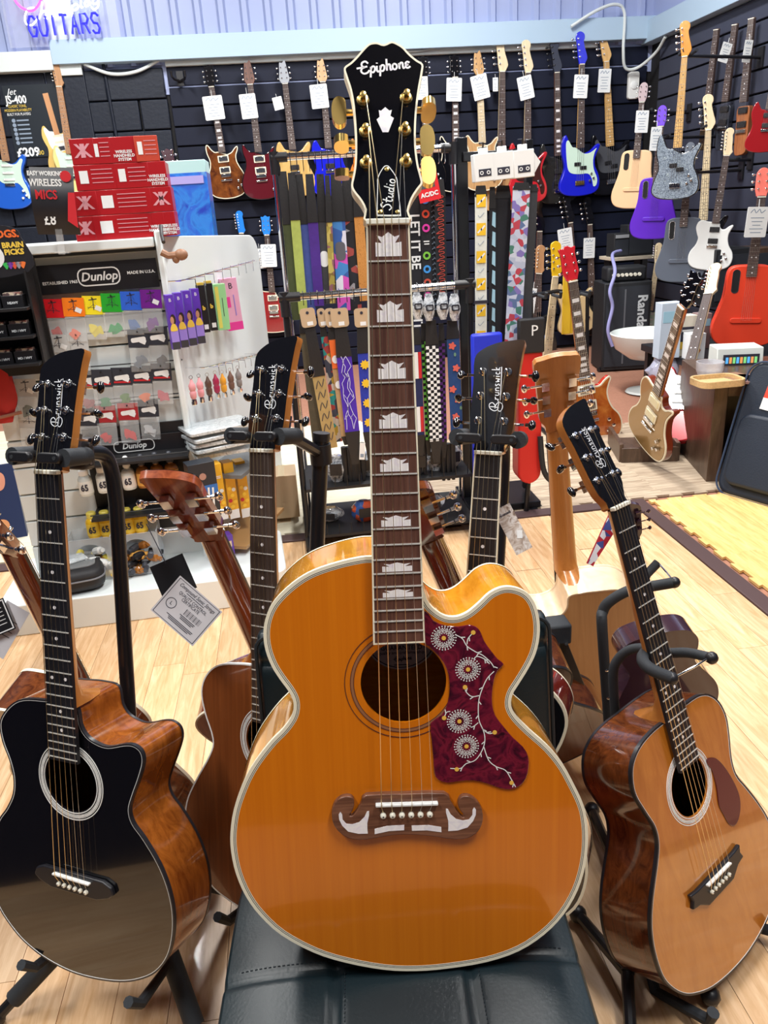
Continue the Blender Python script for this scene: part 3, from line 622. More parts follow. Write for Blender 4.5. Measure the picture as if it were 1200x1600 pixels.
for l in ([(385, 590), (420, 610), (445, 650), (490, 680), (530, 700), (570, 735), (590, 765)], [(478, 577), (450, 610), (445, 640)], [(480, 720), (500, 705), (540, 720), (565, 745)],
          [(590, 785), (555, 820), (530, 870), (510, 930), (505, 990), (510, 1050), (535, 1110), (540, 1160), (525, 1210), (490, 1260), (440, 1280), (410, 1305), (355, 1305)],
          [(510, 915), (470, 920), (440, 895), (434, 870)], [(505, 1060), (480, 1080), (465, 1085)], [(525, 1090), (560, 1118), (593, 1112)],
          [(535, 1190), (560, 1260), (600, 1295), (650, 1315), (680, 1360), (705, 1405)], [(322, 1035), (335, 1005), (355, 1000)]):
    c = cat([zb(*p) for p in l], 4, False); vine.ribbon(c, 0.0011, zg)
    for i in range(3, len(c)-1, 5):
        sg = 1 if i % 2 else -1; a = math.atan2(c[i+1][1]-c[i][1], c[i+1][0]-c[i][0])+sg*0.7
        vine.ribbon([(c[i][0]+t*0.0052*math.cos(a), c[i][1]+t*0.0052*math.sin(a)) for t in (0, 0.5, 1)], 0.0012, zg)
obj('vine_print', vine, WHITE, pg)
ydot = mat('yellow_print', (0.85, 0.50, 0.08), 0.4)
for (x, y) in ((320, 607), (450, 775), (404, 1053), (442, 1187)):
    cx, cy = zb(x, y); fl = MB(); R = 0.0148
    for k in range(26): 
        a = 2*math.pi*k/26; fl.box((cx+R*0.97*math.cos(a), cy+R*0.97*math.sin(a), zg), (0.0014, 0.0014, 0.0001))
    for k in range(13):
        a = 2*math.pi*k/13; b = a+math.pi/13; b2 = a-math.pi/13
        P = lambda r, t: (cx+R*r*math.cos(t), cy+R*r*math.sin(t))
        fl.ribbon([P(0.84, b2), P(0.58, a), P(0.84, b)], 0.0009, zg); fl.ribbon([P(0.66, b2), P(0.36, a), P(0.66, b)], 0.0009, zg); fl.ribbon([P(0.72, a), P(0.9, a)], 0.0009, zg)
    obj('flower_print', fl, WHITE, pg); obj('flower_eye', MB().lathe([(0.0026, 0), (0.0026, 0.0003)], 14, TR(cx, cy, zg)), ydot, pg)
for (x, y) in ((478, 577), (434, 870), (322, 1035), (593, 1112), (390, 1310), (683, 1382)):
    cx, cy = zb(x, y); obj('flower_bud', MB().lathe([(0.0027, 0), (0.0027, 0.0003)], 14, TR(cx, cy, zg)), ydot, pg)
for o in pg.children: o.matrix_local = Matrix()
# crown inlay and truss cover on the head
cr = mm([(2.4, 124.5), (-2.2, 120.6), (-4.6, 121.3), (-4.0, 113.9), (-7.3, 111.1), (-1.5, 97.0), (4.6, 96.9), (11.1, 112.3), (7.5, 114.8), (9.3, 121.3), (6.4, 120.7)])
obj('crown_inlay', MB().prism(cr, -0.0005, 0.0004), PEARL, G1, OFF1 @ HM1)
tc_ = cat(mm([(1.1, 59.7), (-2.7, 57.5), (-8.6, 46.9), (-9.5, 35), (-11.0, 8.0), (-9, 6), (12, 5.5), (14.1, 8), (12.4, 35), (11.3, 46.4), (4.6, 57.6)]), 4)
tcv = obj('truss_cover', MB().prism(tc_, 0.0, 0.0018), GLOSSBLACK, G1, OFF1 @ HM1)
obj('cover_edge', MB().ring(inset(tc_, -0.0001), inset(tc_, 0.0008), 0.0, 0.0021), WHITE, tcv)
for x, y in ((1.2, 55.5), (-7.5, 9.5), (10.8, 9)): obj('screw', MB().lathe([(0.0024, 0), (0.0024, 0.0026), (0.001, 0.003)], 10, TR(x*.001, y*.001, 0)), GOLD, tcv)
pen('lettering', STUDIO, 0.0058, 0.0013, WHITE, tcv, TR(0.0045, 0.0125, 0.0022) @ RZ(80))
# paper label glued inside the body
lm = mat('label_paper', (0.80, 0.76, 0.70), 0.7)
zl = -0.012-0.115+0.0035; lb = loc(M_MAIN, (628, 1046), zl)
lab = obj('label', MB().lathe([(0.05, 0), (0.05, 0.0003)], 40, TR(lb[0], lb[1]+0.05, zl)), lm, G1, OFF1)
obj('label_line', MB().ring(circ(lb[0], lb[1]+0.05, 0.0475, 40), circ(lb[0], lb[1]+0.05, 0.0465, 40), zl, zl+0.0006), INK, lab)
for s_, y_, sz in (('GUARANTEED', 0.030, 0.0085), ('quality and craftsmanship', 0.0235, 0.006)): text('label_text', s_, sz, INK, lab, TR(lb[0], lb[1]+y_, zl+0.0005))
pen('label_logo', EPI, 0.0029, 0.0009, INK, lab, TR(lb[0]-0.0085, lb[1]+0.012, zl+0.0005) @ RZ(5))
bars(lab, INK, TR(lb[0], lb[1]+0.0068, zl+0.0005), 0.02, 0.002)
# the four others that face the camera
def md(**k): d = dict(base_m); d.update(k); return d
GRP = 'acoustic guitars on floor stands around the chair'
GB = acoustic('acoustic_guitar', 'black-topped cutaway acoustic guitar with mahogany sides at the left edge', M_BLACK, O_BLACK, 0.10, md(top=GLOSSBLACK, side=mahog, back=mahog_d, bind=mat('dark_binding', (0.02, 0.02, 0.025), 0.3)), rosette=ROS, logo=brlogo, group=GRP, plies=[(0.002, MATS['dark_binding']), (0.0008, WHITE)])
gpt = cat(mm([(62, -470), (84, -480), (102, -505), (118, -545), (122, -575), (112, -598), (92, -610), (74, -600), (65, -575), (60, -555), (66, -525), (66, -495), (58, -478)]), 4)
GR = acoustic('acoustic_guitar', 'natural orange-topped acoustic guitar with teardrop red pickguard on the right-hand stand', M_RIGHT, O_RIGHT, 0.10, md(top=cedar, side=mahog_d, back=mahog_d, bind=MATS['dark_binding']), rosette=ROS, logo=brlogo, group=GRP, bridge='wave', guard=(gpt, redguard, None), plies=[(0.0028, MATS['dark_binding']), (0.0008, WHITE)])
GL = acoustic('acoustic_guitar', 'plain mahogany-topped acoustic guitar with black headstock behind the left of the chair', M_MIDL, O_OM, 0.10, md(top=mahog_t, side=mahog, back=mahog_d, board=brownb, bind=WHITE), rosette=ROS, logo=brlogo, group=GRP, bind=0.002)
GM = acoustic('acoustic_guitar', 'black-topped acoustic guitar with cream binding mostly hidden behind the amber jumbo', M_MIDR, O_OM, 0.10, md(top=GLOSSBLACK, side=cherry, back=cherry, bind=CREAM, fbind=CREAM, hbind=None), rosette=ROS, logo=brlogo, group=GRP, plies=[(0.004, CREAM), (0.0008, INK)])
# those turned away from the camera
rv = dict(neck=redneck, board=ebony, head=GLOSSBLACK, bridge=ebony, tuner=CHROME, button=CHROME)
def md2(**k): d = dict(rv); d.update(k); return d
acoustic('acoustic_guitar', 'glossy brown acoustic guitar turned backwards behind the black-topped guitar', pose((-0.489, 1.261, 0.809), (-0.471, 1.572, 0.038), (0.45, 0.9, 0.2)), O_OM, 0.10, md2(top=cedar, side=mahog_d, back=mahog_d, bind=CREAM), group=GRP, rosette=ROS, reverse=True)
acoustic('acoustic_guitar', 'acoustic guitar turned backwards with red-brown neck and a hanging paper tag', pose((-0.161, 1.228, 0.812), (-0.029, 1.524, 0.046), (0.2, 0.95, 0.2)), O_OM, 0.09, md2(top=cedar, side=redneck, back=redneck, bind=CREAM), group=GRP, rosette=ROS, reverse=True)
acoustic('acoustic_guitar', 'acoustic guitar turned backwards whose dark brown neck shows beside the jumbo fretboard', pose((0.192, 1.183, 0.789), (0.453, 1.525, 0.079), (0.0, 0.95, 0.2)), O_OM, 0.09, md2(neck=mahog_d, top=cedar, side=mahog_d, back=mahog_d, bind=MATS['dark_binding']), group=GRP, rosette=ROS, reverse=True)
acoustic('acoustic_guitar', 'pale natural cutaway acoustic guitar turned backwards with a fan-shaped headstock', pose(atd(868, 668, 1.66), (0.645, 1.67, 0.03), (0.1, 1.0, 0.0)), O_BLACK, 0.10, md2(neck=orneck, headside=orneck, head=paleside, top=paleside, side=paleside, back=natmap, bind=paleside), head=HEAD_FAN, group=GRP, rosette=ROS, reverse=True, posts=[(-24, 62), (-26, 94), (-27, 126), (24, 62), (26, 94), (27, 126)])
_n = atd(988, 842, 1.5); _t = atd(1045, 1175, 1.70)
UK, _o, _h2 = acoustic('ukulele', 'small dark purple-brown ukulele turned backwards behind the right-hand stand', pose(_n, _t, (0.1, 1.0, 0.1)) @ Matrix.Scale(0.5, 4), O_OM, 0.12, md2(neck=pursh, head=pursh, headside=pursh, top=pursh, side=pursh, back=pursh, bind=pursh, tuner=pursh, button=pursh), reverse=True)
UK['category'] = 'ukulele'
# ------------------------------------------------------------------ the chair
leather = mat('black_leather', (0.006, 0.015, 0.020), 0.4, bump=0.15, nscale=220)
seam = mat('leather_seam', (0.006, 0.012, 0.018), 0.6)
MC = frame((0.066, 0.62, 0.0), (0.9962, -0.087, 0), (0.087, 0.9962, 0), (0, 0, 1))
chair = thing('padded_chair', 'black leather chair with stitched seat panels under the amber jumbo', 'chair', MC)
def cushion(w, h, t, nx, ny, crown=0.012, gx=(), gy=()):
    """padded slab with sunken seams, x width, y length, top at z=0"""
    mb = MB(); vs = []; 
    for j in range(ny+1):
        for i in range(nx+1):
            u = i/nx*2-1; v = j/ny*2-1
            z = -crown*(abs(u)**5+abs(v)**7)*1.3
            x = u*w/2; y = v*h/2
            for g in gx: z -= 0.006*math.exp(-((x-g)/0.006)**2)
            for g in gy: z -= 0.006*math.exp(-((y-g)/0.006)**2)
            vs.append((x, y, z))
    n = (nx+1)*(ny+1); vs += [(x, y, -t) for x, y, z in vs]
    fs = [(j*(nx+1)+i, j*(nx+1)+i+1, (j+1)*(nx+1)+i+1, (j+1)*(nx+1)+i) for j in range(ny) for i in range(nx)]
    fs += [tuple(n+k for k in f[::-1]) for f in fs]
    edge = [i for i in range(nx+1)]+[j*(nx+1)+nx for j in range(1, ny+1)]+[ny*(nx+1)+i for i in range(nx-1, -1, -1)]+[j*(nx+1) for j in range(ny-1, 0, -1)]
    for k in range(len(edge)): a, b = edge[k], edge[(k+1) % len(edge)]; fs.append((a, n+a, n+b, b))
    return mb.add(vs, fs)
ZS = 0.392
seat = obj('seat', cushion(0.463, 0.46, 0.07, 84, 92, 0.012, (-0.085, 0.085), (0.055, -0.12)), leather, chair, TR(-0.014, 0.05, ZS), bevel=0.006)
def stitch(p0, p1, n):
    mb = MB()
    for k in range(n):
        a = Vector(p0).lerp(Vector(p1), (k+0.2)/n); b = Vector(p0).lerp(Vector(p1), (k+0.75)/n); mb.cyl(a, b, 0.0007, n=5)
    return mb
def seat_z(x, y): return -0.012*(abs(x/0.2315)**5+abs(y/0.23)**7)*1.3
def seat_stitch(p0, p1, n):
    mb = MB()
    for k in range(n):
        q = [Vector(p0).lerp(Vector(p1), (k+f)/n) for f in (0.2, 0.75)]; mb.cyl(*[(v.x, v.y, seat_z(v.x, v.y)+0.0002) for v in q], 0.0008, n=5)
    return mb
for g in (-0.085, 0.085): obj('stitching', seat_stitch((g+0.012, -0.21, 0), (g+0.012, 0.05, 0), 50), seam, seat)
obj('stitching', seat_stitch((-0.21, 0.067, 0), (0.21, 0.067, 0), 70), seam, seat)
BM = TR(0.03, 0.285, ZS-0.02) @ RX(90-13)
back = obj('backrest', cushion(0.43, 0.345, 0.06, 44, 50, 0.012, (), (-0.06, 0.13)), leather, chair, BM @ TR(-0.01, 0.195, 0.0), bevel=0.006)
obj('piping', MB().tube([(x, y, -0.012) for x, y in rrect(0.43, 0.345, 0.02)], 0.003, 6, closed=True), seam, back)
for sx in (-1, 1):
    for sy in (-1, 1): obj('leg', MB().tube([(-0.014+sx*0.18, 0.05+sy*0.17, ZS-0.07), (-0.014+sx*0.2, 0.05+sy*0.2, 0.0)], 0.012, 10), BLACKM, chair)
# ------------------------------------------------------------------ stands in the foreground
def dep(p): return (Vector(p)-CAM).dot(FW)
def yoke(root, M, y=0.026, half=0.034, gate=True):
    """padded fork with two flip gates around a guitar neck, in the guitar's own axes"""
    cr = MB().tube([(-half-0.012, y, -0.03), (-half*0.6, y, -0.05), (half*0.6, y, -0.05), (half+0.012, y, -0.03)], 0.012, 10)
    obj('yoke', cr, FOAM, root, root.matrix_world.inverted() @ M)
    for s in (-1, 1):
        a = MB().tube([(s*(half+0.010), y, -0.036), (s*(half+0.014), y, -0.01), (s*(half+0.014), y, 0.016)], [0.013, 0.013, 0.0135], 14)
        ar = obj('yoke_arm', a, FOAM, root, root.matrix_world.inverted() @ M)
        g = MB().prism(rrect(0.042, 0.015, 0.0065, 5, s*(half-0.006), y), 0.016, 0.025)
        gt = obj('gate', g, BLACK, ar, bevel=0.002)
        obj('gate_rivet', MB().lathe([(0.003, 0.025), (0.003, 0.0256)], 12, TR(s*(half+0.006), y, 0)), FOAM, gt)
def pole_stand(label, M, hub, top_local, ends, bend=True, r=0.0125, extra=None):
    hub = Vector(hub); root = thing('guitar_stand', label, 'guitar stand', TR(hub.x, hub.y, 0.0), 'floor guitar stands')
    I = root.matrix_world.inverted(); W = lambda x, y, z: M @ Vector((x, y, z))
    yoke(root, M)
    if bend:
        pts = [W(0, 0.026, -0.055), W(0, 0.026, -0.095), W(0, 0.018, -0.125), W(0, -0.012, -0.14), W(0, -0.06, -0.147), hub]
        obj('pole', MB().tube([I @ Vector(p) for p in cat(pts[:5], 6, False)]+[I @ hub], r, 14), BLACKM, root)
        cl = obj('clamp', MB().box((0, 0.026, -0.07), (0.036, 0.05, 0.03)), BLACK, root, I @ M, bevel=0.006)
        for yy in (0.012, 0.04): obj('bolt', MB().lathe([(0.003, 0), (0.003, 0.003)], 10, TR(0.018, yy, -0.07) @ RY(90)), CHROME, cl)
    else:
        tp = Vector(top_local)
        obj('pole', MB().cyl(I @ tp, I @ hub, r*1.15, n=16), BLACKM, root)
        obj('pole_cap', MB().cyl(I @ (tp+(tp-hub).normalized()*0.008), I @ (tp-(tp-hub).normalized()*0.006), r*1.25, n=16), BLACK, root)
        j = tp+(hub-tp).normalized()*0.03
        obj('arm', MB().tube([I @ W(0, 0.026, -0.05), I @ W(0.0, 0.022, -0.085), I @ j], 0.010, 10), BLACKM, root)
        obj('clamp', MB().cyl(I @ (j+Vector((0, 0, 0.018))), I @ (j-Vector((0, 0, 0.018))), r*1.6, n=14), BLACK, root)
    obj('hub', MB().cyl(I @ (hub+Vector((0, 0, 0.03))), I @ (hub-Vector((0, 0, 0.03))), 0.024, n=16), BLACK, root)
    for k, e in enumerate(ends):
        e = Vector(e); mid = hub.lerp(e, 0.5)
        lg = obj('leg', MB().cyl(I @ hub, I @ e, 0.0105, n=10), BLACKM, root)
        obj('leg_sleeve', MB().cyl(I @ hub.lerp(e, 0.15), I @ hub.lerp(e, 0.88), 0.0165, n=12), FOAM, lg)
        obj('rubber_foot', MB().ball(I @ e, 0.0155, 10), BLACK, lg)
    # cradle arms under the body
    cr = M @ Vector((0, -0.83, -0.06))
    for s in (-1, 1):
        p = [hub, M @ Vector((s*0.10, -0.845, -0.115)), M @ Vector((s*0.11, -0.850, -0.02)), M @ Vector((s*0.11, -0.825, 0.008))]
        obj('cradle_arm', MB().tube([I @ q for q in p], 0.009, 8), FOAM, root)
    return root
hb = onZ(255, 1462, 0.10)
pole_stand('black guitar stand with a hooked pole behind the black-topped guitar', M_BLACK, M_BLACK @ Vector((0.0, -0.72, -0.16)), None, [onZ(-5, 1590, 0.015), onZ(318, 1640, 0.015), onZ(380, 1392, 0.015)])
pole_stand('black guitar stand with capped pole behind the left side of the amber jumbo', M_MIDL, onZ(478, 1290, 0.10), atd(502, 683, 1.41), [onZ(330, 1320, 0.015), onZ(480, 1370, 0.015), onZ(600, 1200, 0.015)], bend=False)
pole_stand('black guitar stand whose pole rises right of the cream-bound neck', M_MIDR, M_MIDR @ Vector((0.0, -0.66, -0.16)), None, [onZ(700, 1330, 0.015), onZ(900, 1270, 0.015), onZ(760, 1180, 0.015)])
# double stand on the right with foam hooks
ds = thing('double_guitar_stand', 'black double guitar stand with foam-covered hooks under the orange-topped guitar', 'guitar stand', TR(0.6, 1.15, 0))
I = ds.matrix_world.inverted()
def T(pts): return [I @ Vector(p) for p in pts]
d2 = dep(M_RIGHT @ Vector((0, -0.27, 0)))
base = onZ(985, 1440, 0.03)
post2 = [base, atd(962, 1125, d2+0.13), atd(958, 1055, d2+0.1), atd(966, 1030, d2+0.09), atd(985, 1015, d2+0.08), atd(1010, 1013, d2+0.075), atd(1040, 1020, d2+0.06), atd(1075, 1020, d2+0.02), atd(1112, 1028, d2-0.03)]
h2 = obj('hook', MB().tube(T(cat(post2[1:], 5, False)), 0.0085, 12), FOAM, ds)
obj('post', MB().cyl(*T([base, post2[1]]), 0.009, n=12), BLACKM, ds)
f2 = [atd(1036, 1020, d2+0.05), atd(1012, 1018, d2+0.02), atd(1004, 1030, d2-0.02), atd(1016, 1045, d2-0.05), atd(1050, 1060, d2-0.06)]
obj('hook_finger', MB().tube(T(cat(f2, 5, False)), 0.0098, 12), FOAM, ds)
for p in (post2[-1], f2[-1]): obj('hook_cap', MB().ball(I @ p, 0.0105, 12), BLACK, ds)
obj('latch', MB().tube(T([f2[-1], atd(1085, 1042, d2-0.06), atd(1104, 1030, d2-0.045)]), 0.0018, 6), CHROME, ds)
d1 = d2+0.16
p1 = [onZ(975, 1330, 0.03), atd(951, 1130, d1+0.1), atd(941, 985, d1), atd(942, 955, d1), atd(955, 938, d1-0.01), atd(985, 922, d1-0.02), atd(1025, 915, d1-0.02), atd(1054, 910, d1-0.03)]
obj('hook', MB().tube(T(cat(p1[1:], 5, False)), 0.010, 12), FOAM, ds)
obj('post', MB().cyl(*T(p1[:2]), 0.0095, n=12), BLACKM, ds)
f1 = [atd(1000, 925, d1+0.04), atd(1010, 898, d1+0.05), atd(1028, 879, d1+0.05)]
obj('hook_finger', MB().tube(T(f1), 0.0085, 12), FOAM, ds)
obj('latch', MB().tube(T([f1[-1], atd(1042, 895, d1), p1[-1]]), 0.0018, 6), CHROME, ds)
obj('hook_cap', MB().ball(I @ p1[-1], 0.0105, 12), BLACK, ds)
for a, b, c in ((p1[1], p1[2], 0.3), (p1[1], p1[2], 0.6)): obj('bolt', MB().ball(I @ (Vector(a).lerp(Vector(b), c)-FW*0.01), 0.004, 8), CHROME, ds)
feet = [onZ(903, 1428, 0.02), onZ(990, 1700, 0.015), onZ(1110, 1556, 0.02), onZ(925, 1265, 0.015), onZ(1060, 1300, 0.02)]
hub = onZ(980, 1520, 0.05)
for e in feet:
    lg = obj('leg', MB().tube(T([base+Vector((0, 0, 0.05)) if e is not feet[1] and e is not feet[0] else hub, e]), 0.0105, 10), BLACKM, ds); obj('rubber_foot', MB().ball(I @ e, 0.017, 10), BLACK, lg)
obj('crossbar', MB().cyl(*T([base+Vector((0, 0, 0.05)), hub]), 0.012, n=12), BLACKM, ds)
for s in (-1, 1):
    q = [base+Vector((0, 0, 0.06)), M_RIGHT @ Vector((s*0.11, -0.838, -0.11)), M_RIGHT @ Vector((s*0.12, -0.836, 0.0)), M_RIGHT @ Vector((s*0.12, -0.815, 0.012))]
    obj('cradle_arm', MB().tube(T(q), 0.010, 10), FOAM, ds)
# A-frame stand of the pale guitar
af = thing('a_frame_stand', 'black wooden A-frame guitar stand behind the pale natural guitar', 'guitar stand', TR(0.56, 1.6, 0))
I = af.matrix_world.inverted()
da = 1.62
ap = atd(865, 985, da)
for e in (onZ(960, 1215, 0.0), onZ(800, 1240, 0.0), onZ(905, 1130, 0.0), onZ(760, 1150, 0.0)):
    d = (e-ap).normalized(); xx = d.orthogonal().normalized(); obj('leg', MB().box((0, 0, (e-ap).length/2), (0.032, 0.024, (e-ap).length), ), BLACK, af, I @ frame(ap, *(lambda z: (z.cross(Vector((0, 1, 0))).normalized(), z.cross(z.cross(Vector((0, 1, 0)))).normalized(), z))(d)), bevel=0.002)
hd_ = obj('head_block', MB().box((0, 0, 0), (0.062, 0.05, 0.045)), FOAM, af, I @ TR(*ap), bevel=0.005)
for dx in (-0.018, 0, 0.018): obj('bolt', MB().lathe([(0.004, 0), (0.004, 0.003)], 10, TR(dx, -0.025, -0.018) @ RX(90)), CHROME, hd_)
# ------------------------------------------------------------------ paper tags hanging from guitars
def card(name, label, corners, m, cat_, group=None, th=0.0006):
    """thin card given by its bottom-left, bottom-right and top-left corners"""
    a, b, c = (Vector(p) for p in corners); x = (b-a); y = (c-a); w_, h_ = x.length, y.length; x.normalize(); z = x.cross(y).normalized(); y = z.cross(x)
    o = thing(name, label, cat_, frame(a, x, y, z), group)
    obj('card', MB().box((w_/2, h_/2, 0), (w_, h_, th)), m, o)
    return o, w_, h_
GREYP = mat('grey_card', (0.62, 0.62, 0.66), 0.6)
dt = 1.28
bt, bw, bh = card('black_card_tag', 'plain black card tag hanging behind the quality control tag', [atd(257, 940, dt+0.02), atd(308, 918, dt+0.02), atd(250, 882, dt+0.02)], BLACK, 'tag')
obj('cord', MB().tube([(bw*0.46, bh*0.92, 0), (bw*0.44, bh*1.4, 0), (bw*0.4, bh*2.1, 0.0)], 0.0008, 5), INK, bt)
qt, qw, qh = card('certificate_tag', 'grey quality control certificate tag dangling in front of the accessory display', [atd(235, 953, dt), atd(301, 1010, dt), atd(280, 898, dt)], GREYP, 'tag')
k_ = qw/0.085
for s_, y_, sz, sh in (('Compound Sonic Strings', 0.87, 0.0085, 0.3), ('QUALITY CONTROL', 0.72, 0.0072, 0), ('CERTIFICATE', 0.635, 0.0072, 0)):
    text('print', s_, sz*k_, INK, qt, TR(qw*0.5, qh*y_, 0.0005), shear=sh, sx=0.8)
bars(qt, INK, TR(qw*0.5, qh*0.8, 0.0005), qw*0.4, 0.0022); bars(qt, INK, TR(qw*0.62, qh*0.36, 0.0005), qw*0.34, qh*0.1, 3); bars(qt, INK, TR(qw*0.55, qh*0.2, 0.0005), qw*0.6, qh*0.1, 3)
for k in range(15): obj('bar', MB().box((qw*(0.5+0.024*k), qh*0.47, 0.0004), (qw*(0.006 if k % 3 else 0.013), qh*0.14, 0.0002)), INK, qt)
obj('seal', MB().ring(circ(qw*0.2, qh*0.42, qw*0.1, 28), circ(qw*0.2, qh*0.42, qw*0.088, 28), 0.0003, 0.0006), INK, qt)
text('print', 'L', 0.008*k_, INK, qt, TR(qw*0.2, qh*0.42, 0.0005))
for r0, r1 in ((0.03, 0.97),): obj('frame_print', MB().ring([(qw*r0, qh*r0), (qw*r1, qh*r0), (qw*r1, qh*r1), (qw*r0, qh*r1)], [(qw*(r0+.012), qh*(r0+.012)), (qw*(r1-.012), qh*(r0+.012)), (qw*(r1-.012), qh*(r1-.012)), (qw*(r0+.012), qh*(r1-.012))], 0.0003, 0.0005), INK, qt)
lt, lw, lh = card('black_card_tag', 'black framed card tag at the left edge above the black guitar', [atd(-30, 1005, 1.35), atd(25, 982, 1.35), atd(-45, 955, 1.35)], BLACK, 'tag')
obj('frame_print', MB().ring([(0.002, 0.002), (lw-.002, 0.002), (lw-.002, lh-.002), (0.002, lh-.002)], [(0.004, 0.004), (lw-.004, 0.004), (lw-.004, lh-.004), (0.004, lh-.004)], 0.0003, 0.0006), PAPER, lt)
for k in range(5): obj('print', MB().box((lw*0.55, lh*(0.75-0.12*k), 0.0004), (lw*0.6, 0.0012, 0.0002)), PAPER, lt)
l2, lw2, lh2 = card('certificate_tag', 'grey certificate tag at the left edge beneath the black card', [atd(-30, 1010, 1.36), atd(5, 1030, 1.36), atd(15, 940, 1.36)], GREYP, 'tag')
for k in range(4): obj('print', MB().box((lw2*0.55, lh2*(0.4+0.1*k), 0.0004), (lw2*0.5, 0.0012, 0.0002)), INK, l2)
dm = dep(M_MIDR @ Vector((0, -0.1, 0)))
brt, qw, qh = card('swing_tag', 'brown picture swing tag hanging from the cream-bound guitar', [atd(807, 868, dm+0.02), atd(832, 855, dm+0.02), atd(807, 790, dm+0.02)], patches('tag_picture', [(0.16, 0.10, 0.07), (0.5, 0.42, 0.36), (0.75, 0.72, 0.70), (0.3, 0.2, 0.14)], 60, 0.5, 0, 'NOISE'), 'tag')
pen('print', BRU, qw*0.09, 0.0008, INK, brt, TR(qw*0.15, qh*0.85, 0.0006))
obj('cord', MB().tube([(qw*0.5, qh*0.98, 0), (qw*0.5, qh*1.5, 0), (qw*0.42, qh*2.0, 0)], 0.0006, 5), INK, brt)
obj('price_sticker', MB().box((0, 0, 0), (qw*0.3, qh*0.16, 0.0004)), PAPER, brt, TR(qw*0.7, qh*0.35, 0.0006) @ RZ(-25))
rt_, qw, qh = card('flag_tag', 'red, white and blue flag tag hanging from the natural guitar neck', [atd(916, 880, 1.5), atd(927, 885, 1.5), atd(936, 792, 1.5)], mat('tag_red', (0.5, 0.03, 0.05), 0.5), 'tag')
rt2 = patches('flag_print', [(0.5, 0.02, 0.04), (0.8, 0.8, 0.85), (0.06, 0.08, 0.3)], 70, 0.5)
obj('flag_card', MB().prism([(qw*0.2, 0.0), (qw*0.9, 0.0), (qw*1.7, qh*0.75), (qw*1.2, qh), (qw*0.1, qh*0.95)], 0.0006, 0.0016), rt2, rt_)
obj('cord', MB().tube([(qw*0.7, qh*0.95, 0), (qw*1.2, qh*1.3, 0)], 0.0006, 5), WHITE, rt_)
# ------------------------------------------------------------------ accessory display on the left
shop_w = mat('shelf_white', (0.80, 0.86, 0.86), 0.3, coat=0.2)
K = Vector((-0.4, 2.8, 0)); a3 = math.radians(3)
DA = Vector((math.cos(a3), math.sin(a3), 0)); NA = Vector((math.sin(a3), -math.cos(a3), 0)); UZ = Vector((0, 0, 1))
DB = Vector((0.35, 0.937, 0)).normalized(); NB = Vector((DB.y, -DB.x, 0))
def onA(x, y, off=0.0): return onP(x, y, K+NA*off, NA)
def onB(x, y, off=0.0): return onP(x, y, K+NB*off, NB)
MA = frame(K, DA, -NA, UZ)     # local: x to the right along the front, -y towards the camera, z up
MBm = frame(K, DB, -NB, UZ)
dsp = thing('display_unit', 'white slatwall display unit with black brand headers and hanging pick packets', 'display unit', MA)
for k in range(11): obj('slat', MB().box((-0.31, 0.03, 0.16+0.1*k), (0.615, 0.03, 0.094)), shop_w, dsp, bevel=0.003)
obj('panel', MB().box((-0.31, 0.055, 0.65), (0.62, 0.02, 1.18)), mat('shelf_gap', (0.3, 0.32, 0.33), 0.6), dsp)
pts = [(0.0, 0.03), (0.83, 0.03)]+[(0.83-0.09+0.09*math.cos(t), 1.22-0.09+0.09*math.sin(t)) for t in [math.radians(9*k) for k in range(11)]]+[(0.0, 1.25)]
pts = [(0.0, 0.03), (0.83, 0.03)]+pts[2:]
obj('end_panel', MB().prism([(x, z) for x, z in pts], -0.012, 0.012, RX(90)), shop_w, dsp, MA.inverted() @ MBm, bevel=0.003)
obj('edge_post', MB().box((0.005, -0.02, 0.65), (0.022, 0.06, 1.24)), shop_w, dsp, bevel=0.006)
obj('top_shelf', MB().box((-0.33, 0.08, 1.235), (0.64, 0.28, 0.03)), shop_w, dsp, bevel=0.004)
obj('plinth', MB().prism(rrect(0.98, 0.42, 0.05, 5, -0.2, -0.06), 0.0, 0.115), shop_w, dsp, bevel=0.004)
M_shelf = mat('shelf_black', (0.012, 0.012, 0.014), 0.5)
for z, d, x0, x1 in ((0.53, 0.13, -0.36, 0.0), (0.335, 0.13, -0.36, 0.0)): 
    sh = obj('shelf', MB().box(((x0+x1)/2, -d/2, z), (x1-x0, d, 0.008)), M_shelf, dsp)
    obj('shelf_rail', MB().tube([(x0, -d, z+0.02), (x1, -d, z+0.02)], 0.002, 6), M_shelf, sh)
obj('back_board', MB().box((-0.18, 0.005, 0.43), (0.36, 0.01, 0.40)), M_shelf, dsp)
def header(x0, y0, x1, y1, h, parent, small):
    a = onA(x0, y0, 0.012); b = onA(x1, y1, 0.012); w_ = (b-a).length
    p = MA.inverted() @ ((a+b)/2)
    hd = obj('header_board', MB().box((0, 0, 0), (w_, 0.008, h)), BLACK, parent, TR(*p), bevel=0.001)
    T0 = TR(0, -0.0046, 0) @ RX(90)
    text('logo_text', 'Dunlop', h*0.42, WHITE, hd, T0, shear=0.25, off=0.0008)
    r1 = rrect(w_*0.36, h*0.62, h*0.25); r0 = rrect(w_*0.36-h*0.09, h*0.53, h*0.21)
    obj('logo_frame', MB().ring(r1, r0, 0, 0.0006), WHITE, hd, T0)
    if small:
        text('print', 'ESTABLISHED 1965', h*0.145, WHITE, hd, T0 @ TR(-w_*0.33, -h*0.12, 0), off=0.0003)
        text('print', 'MADE IN U.S.A.', h*0.145, WHITE, hd, T0 @ TR(w_*0.36, h*0.05, 0), off=0.0003)
    return hd
header(62, 442, 246, 422, 0.092, dsp, True); header(120, 704, 298, 688, 0.066, dsp, False)
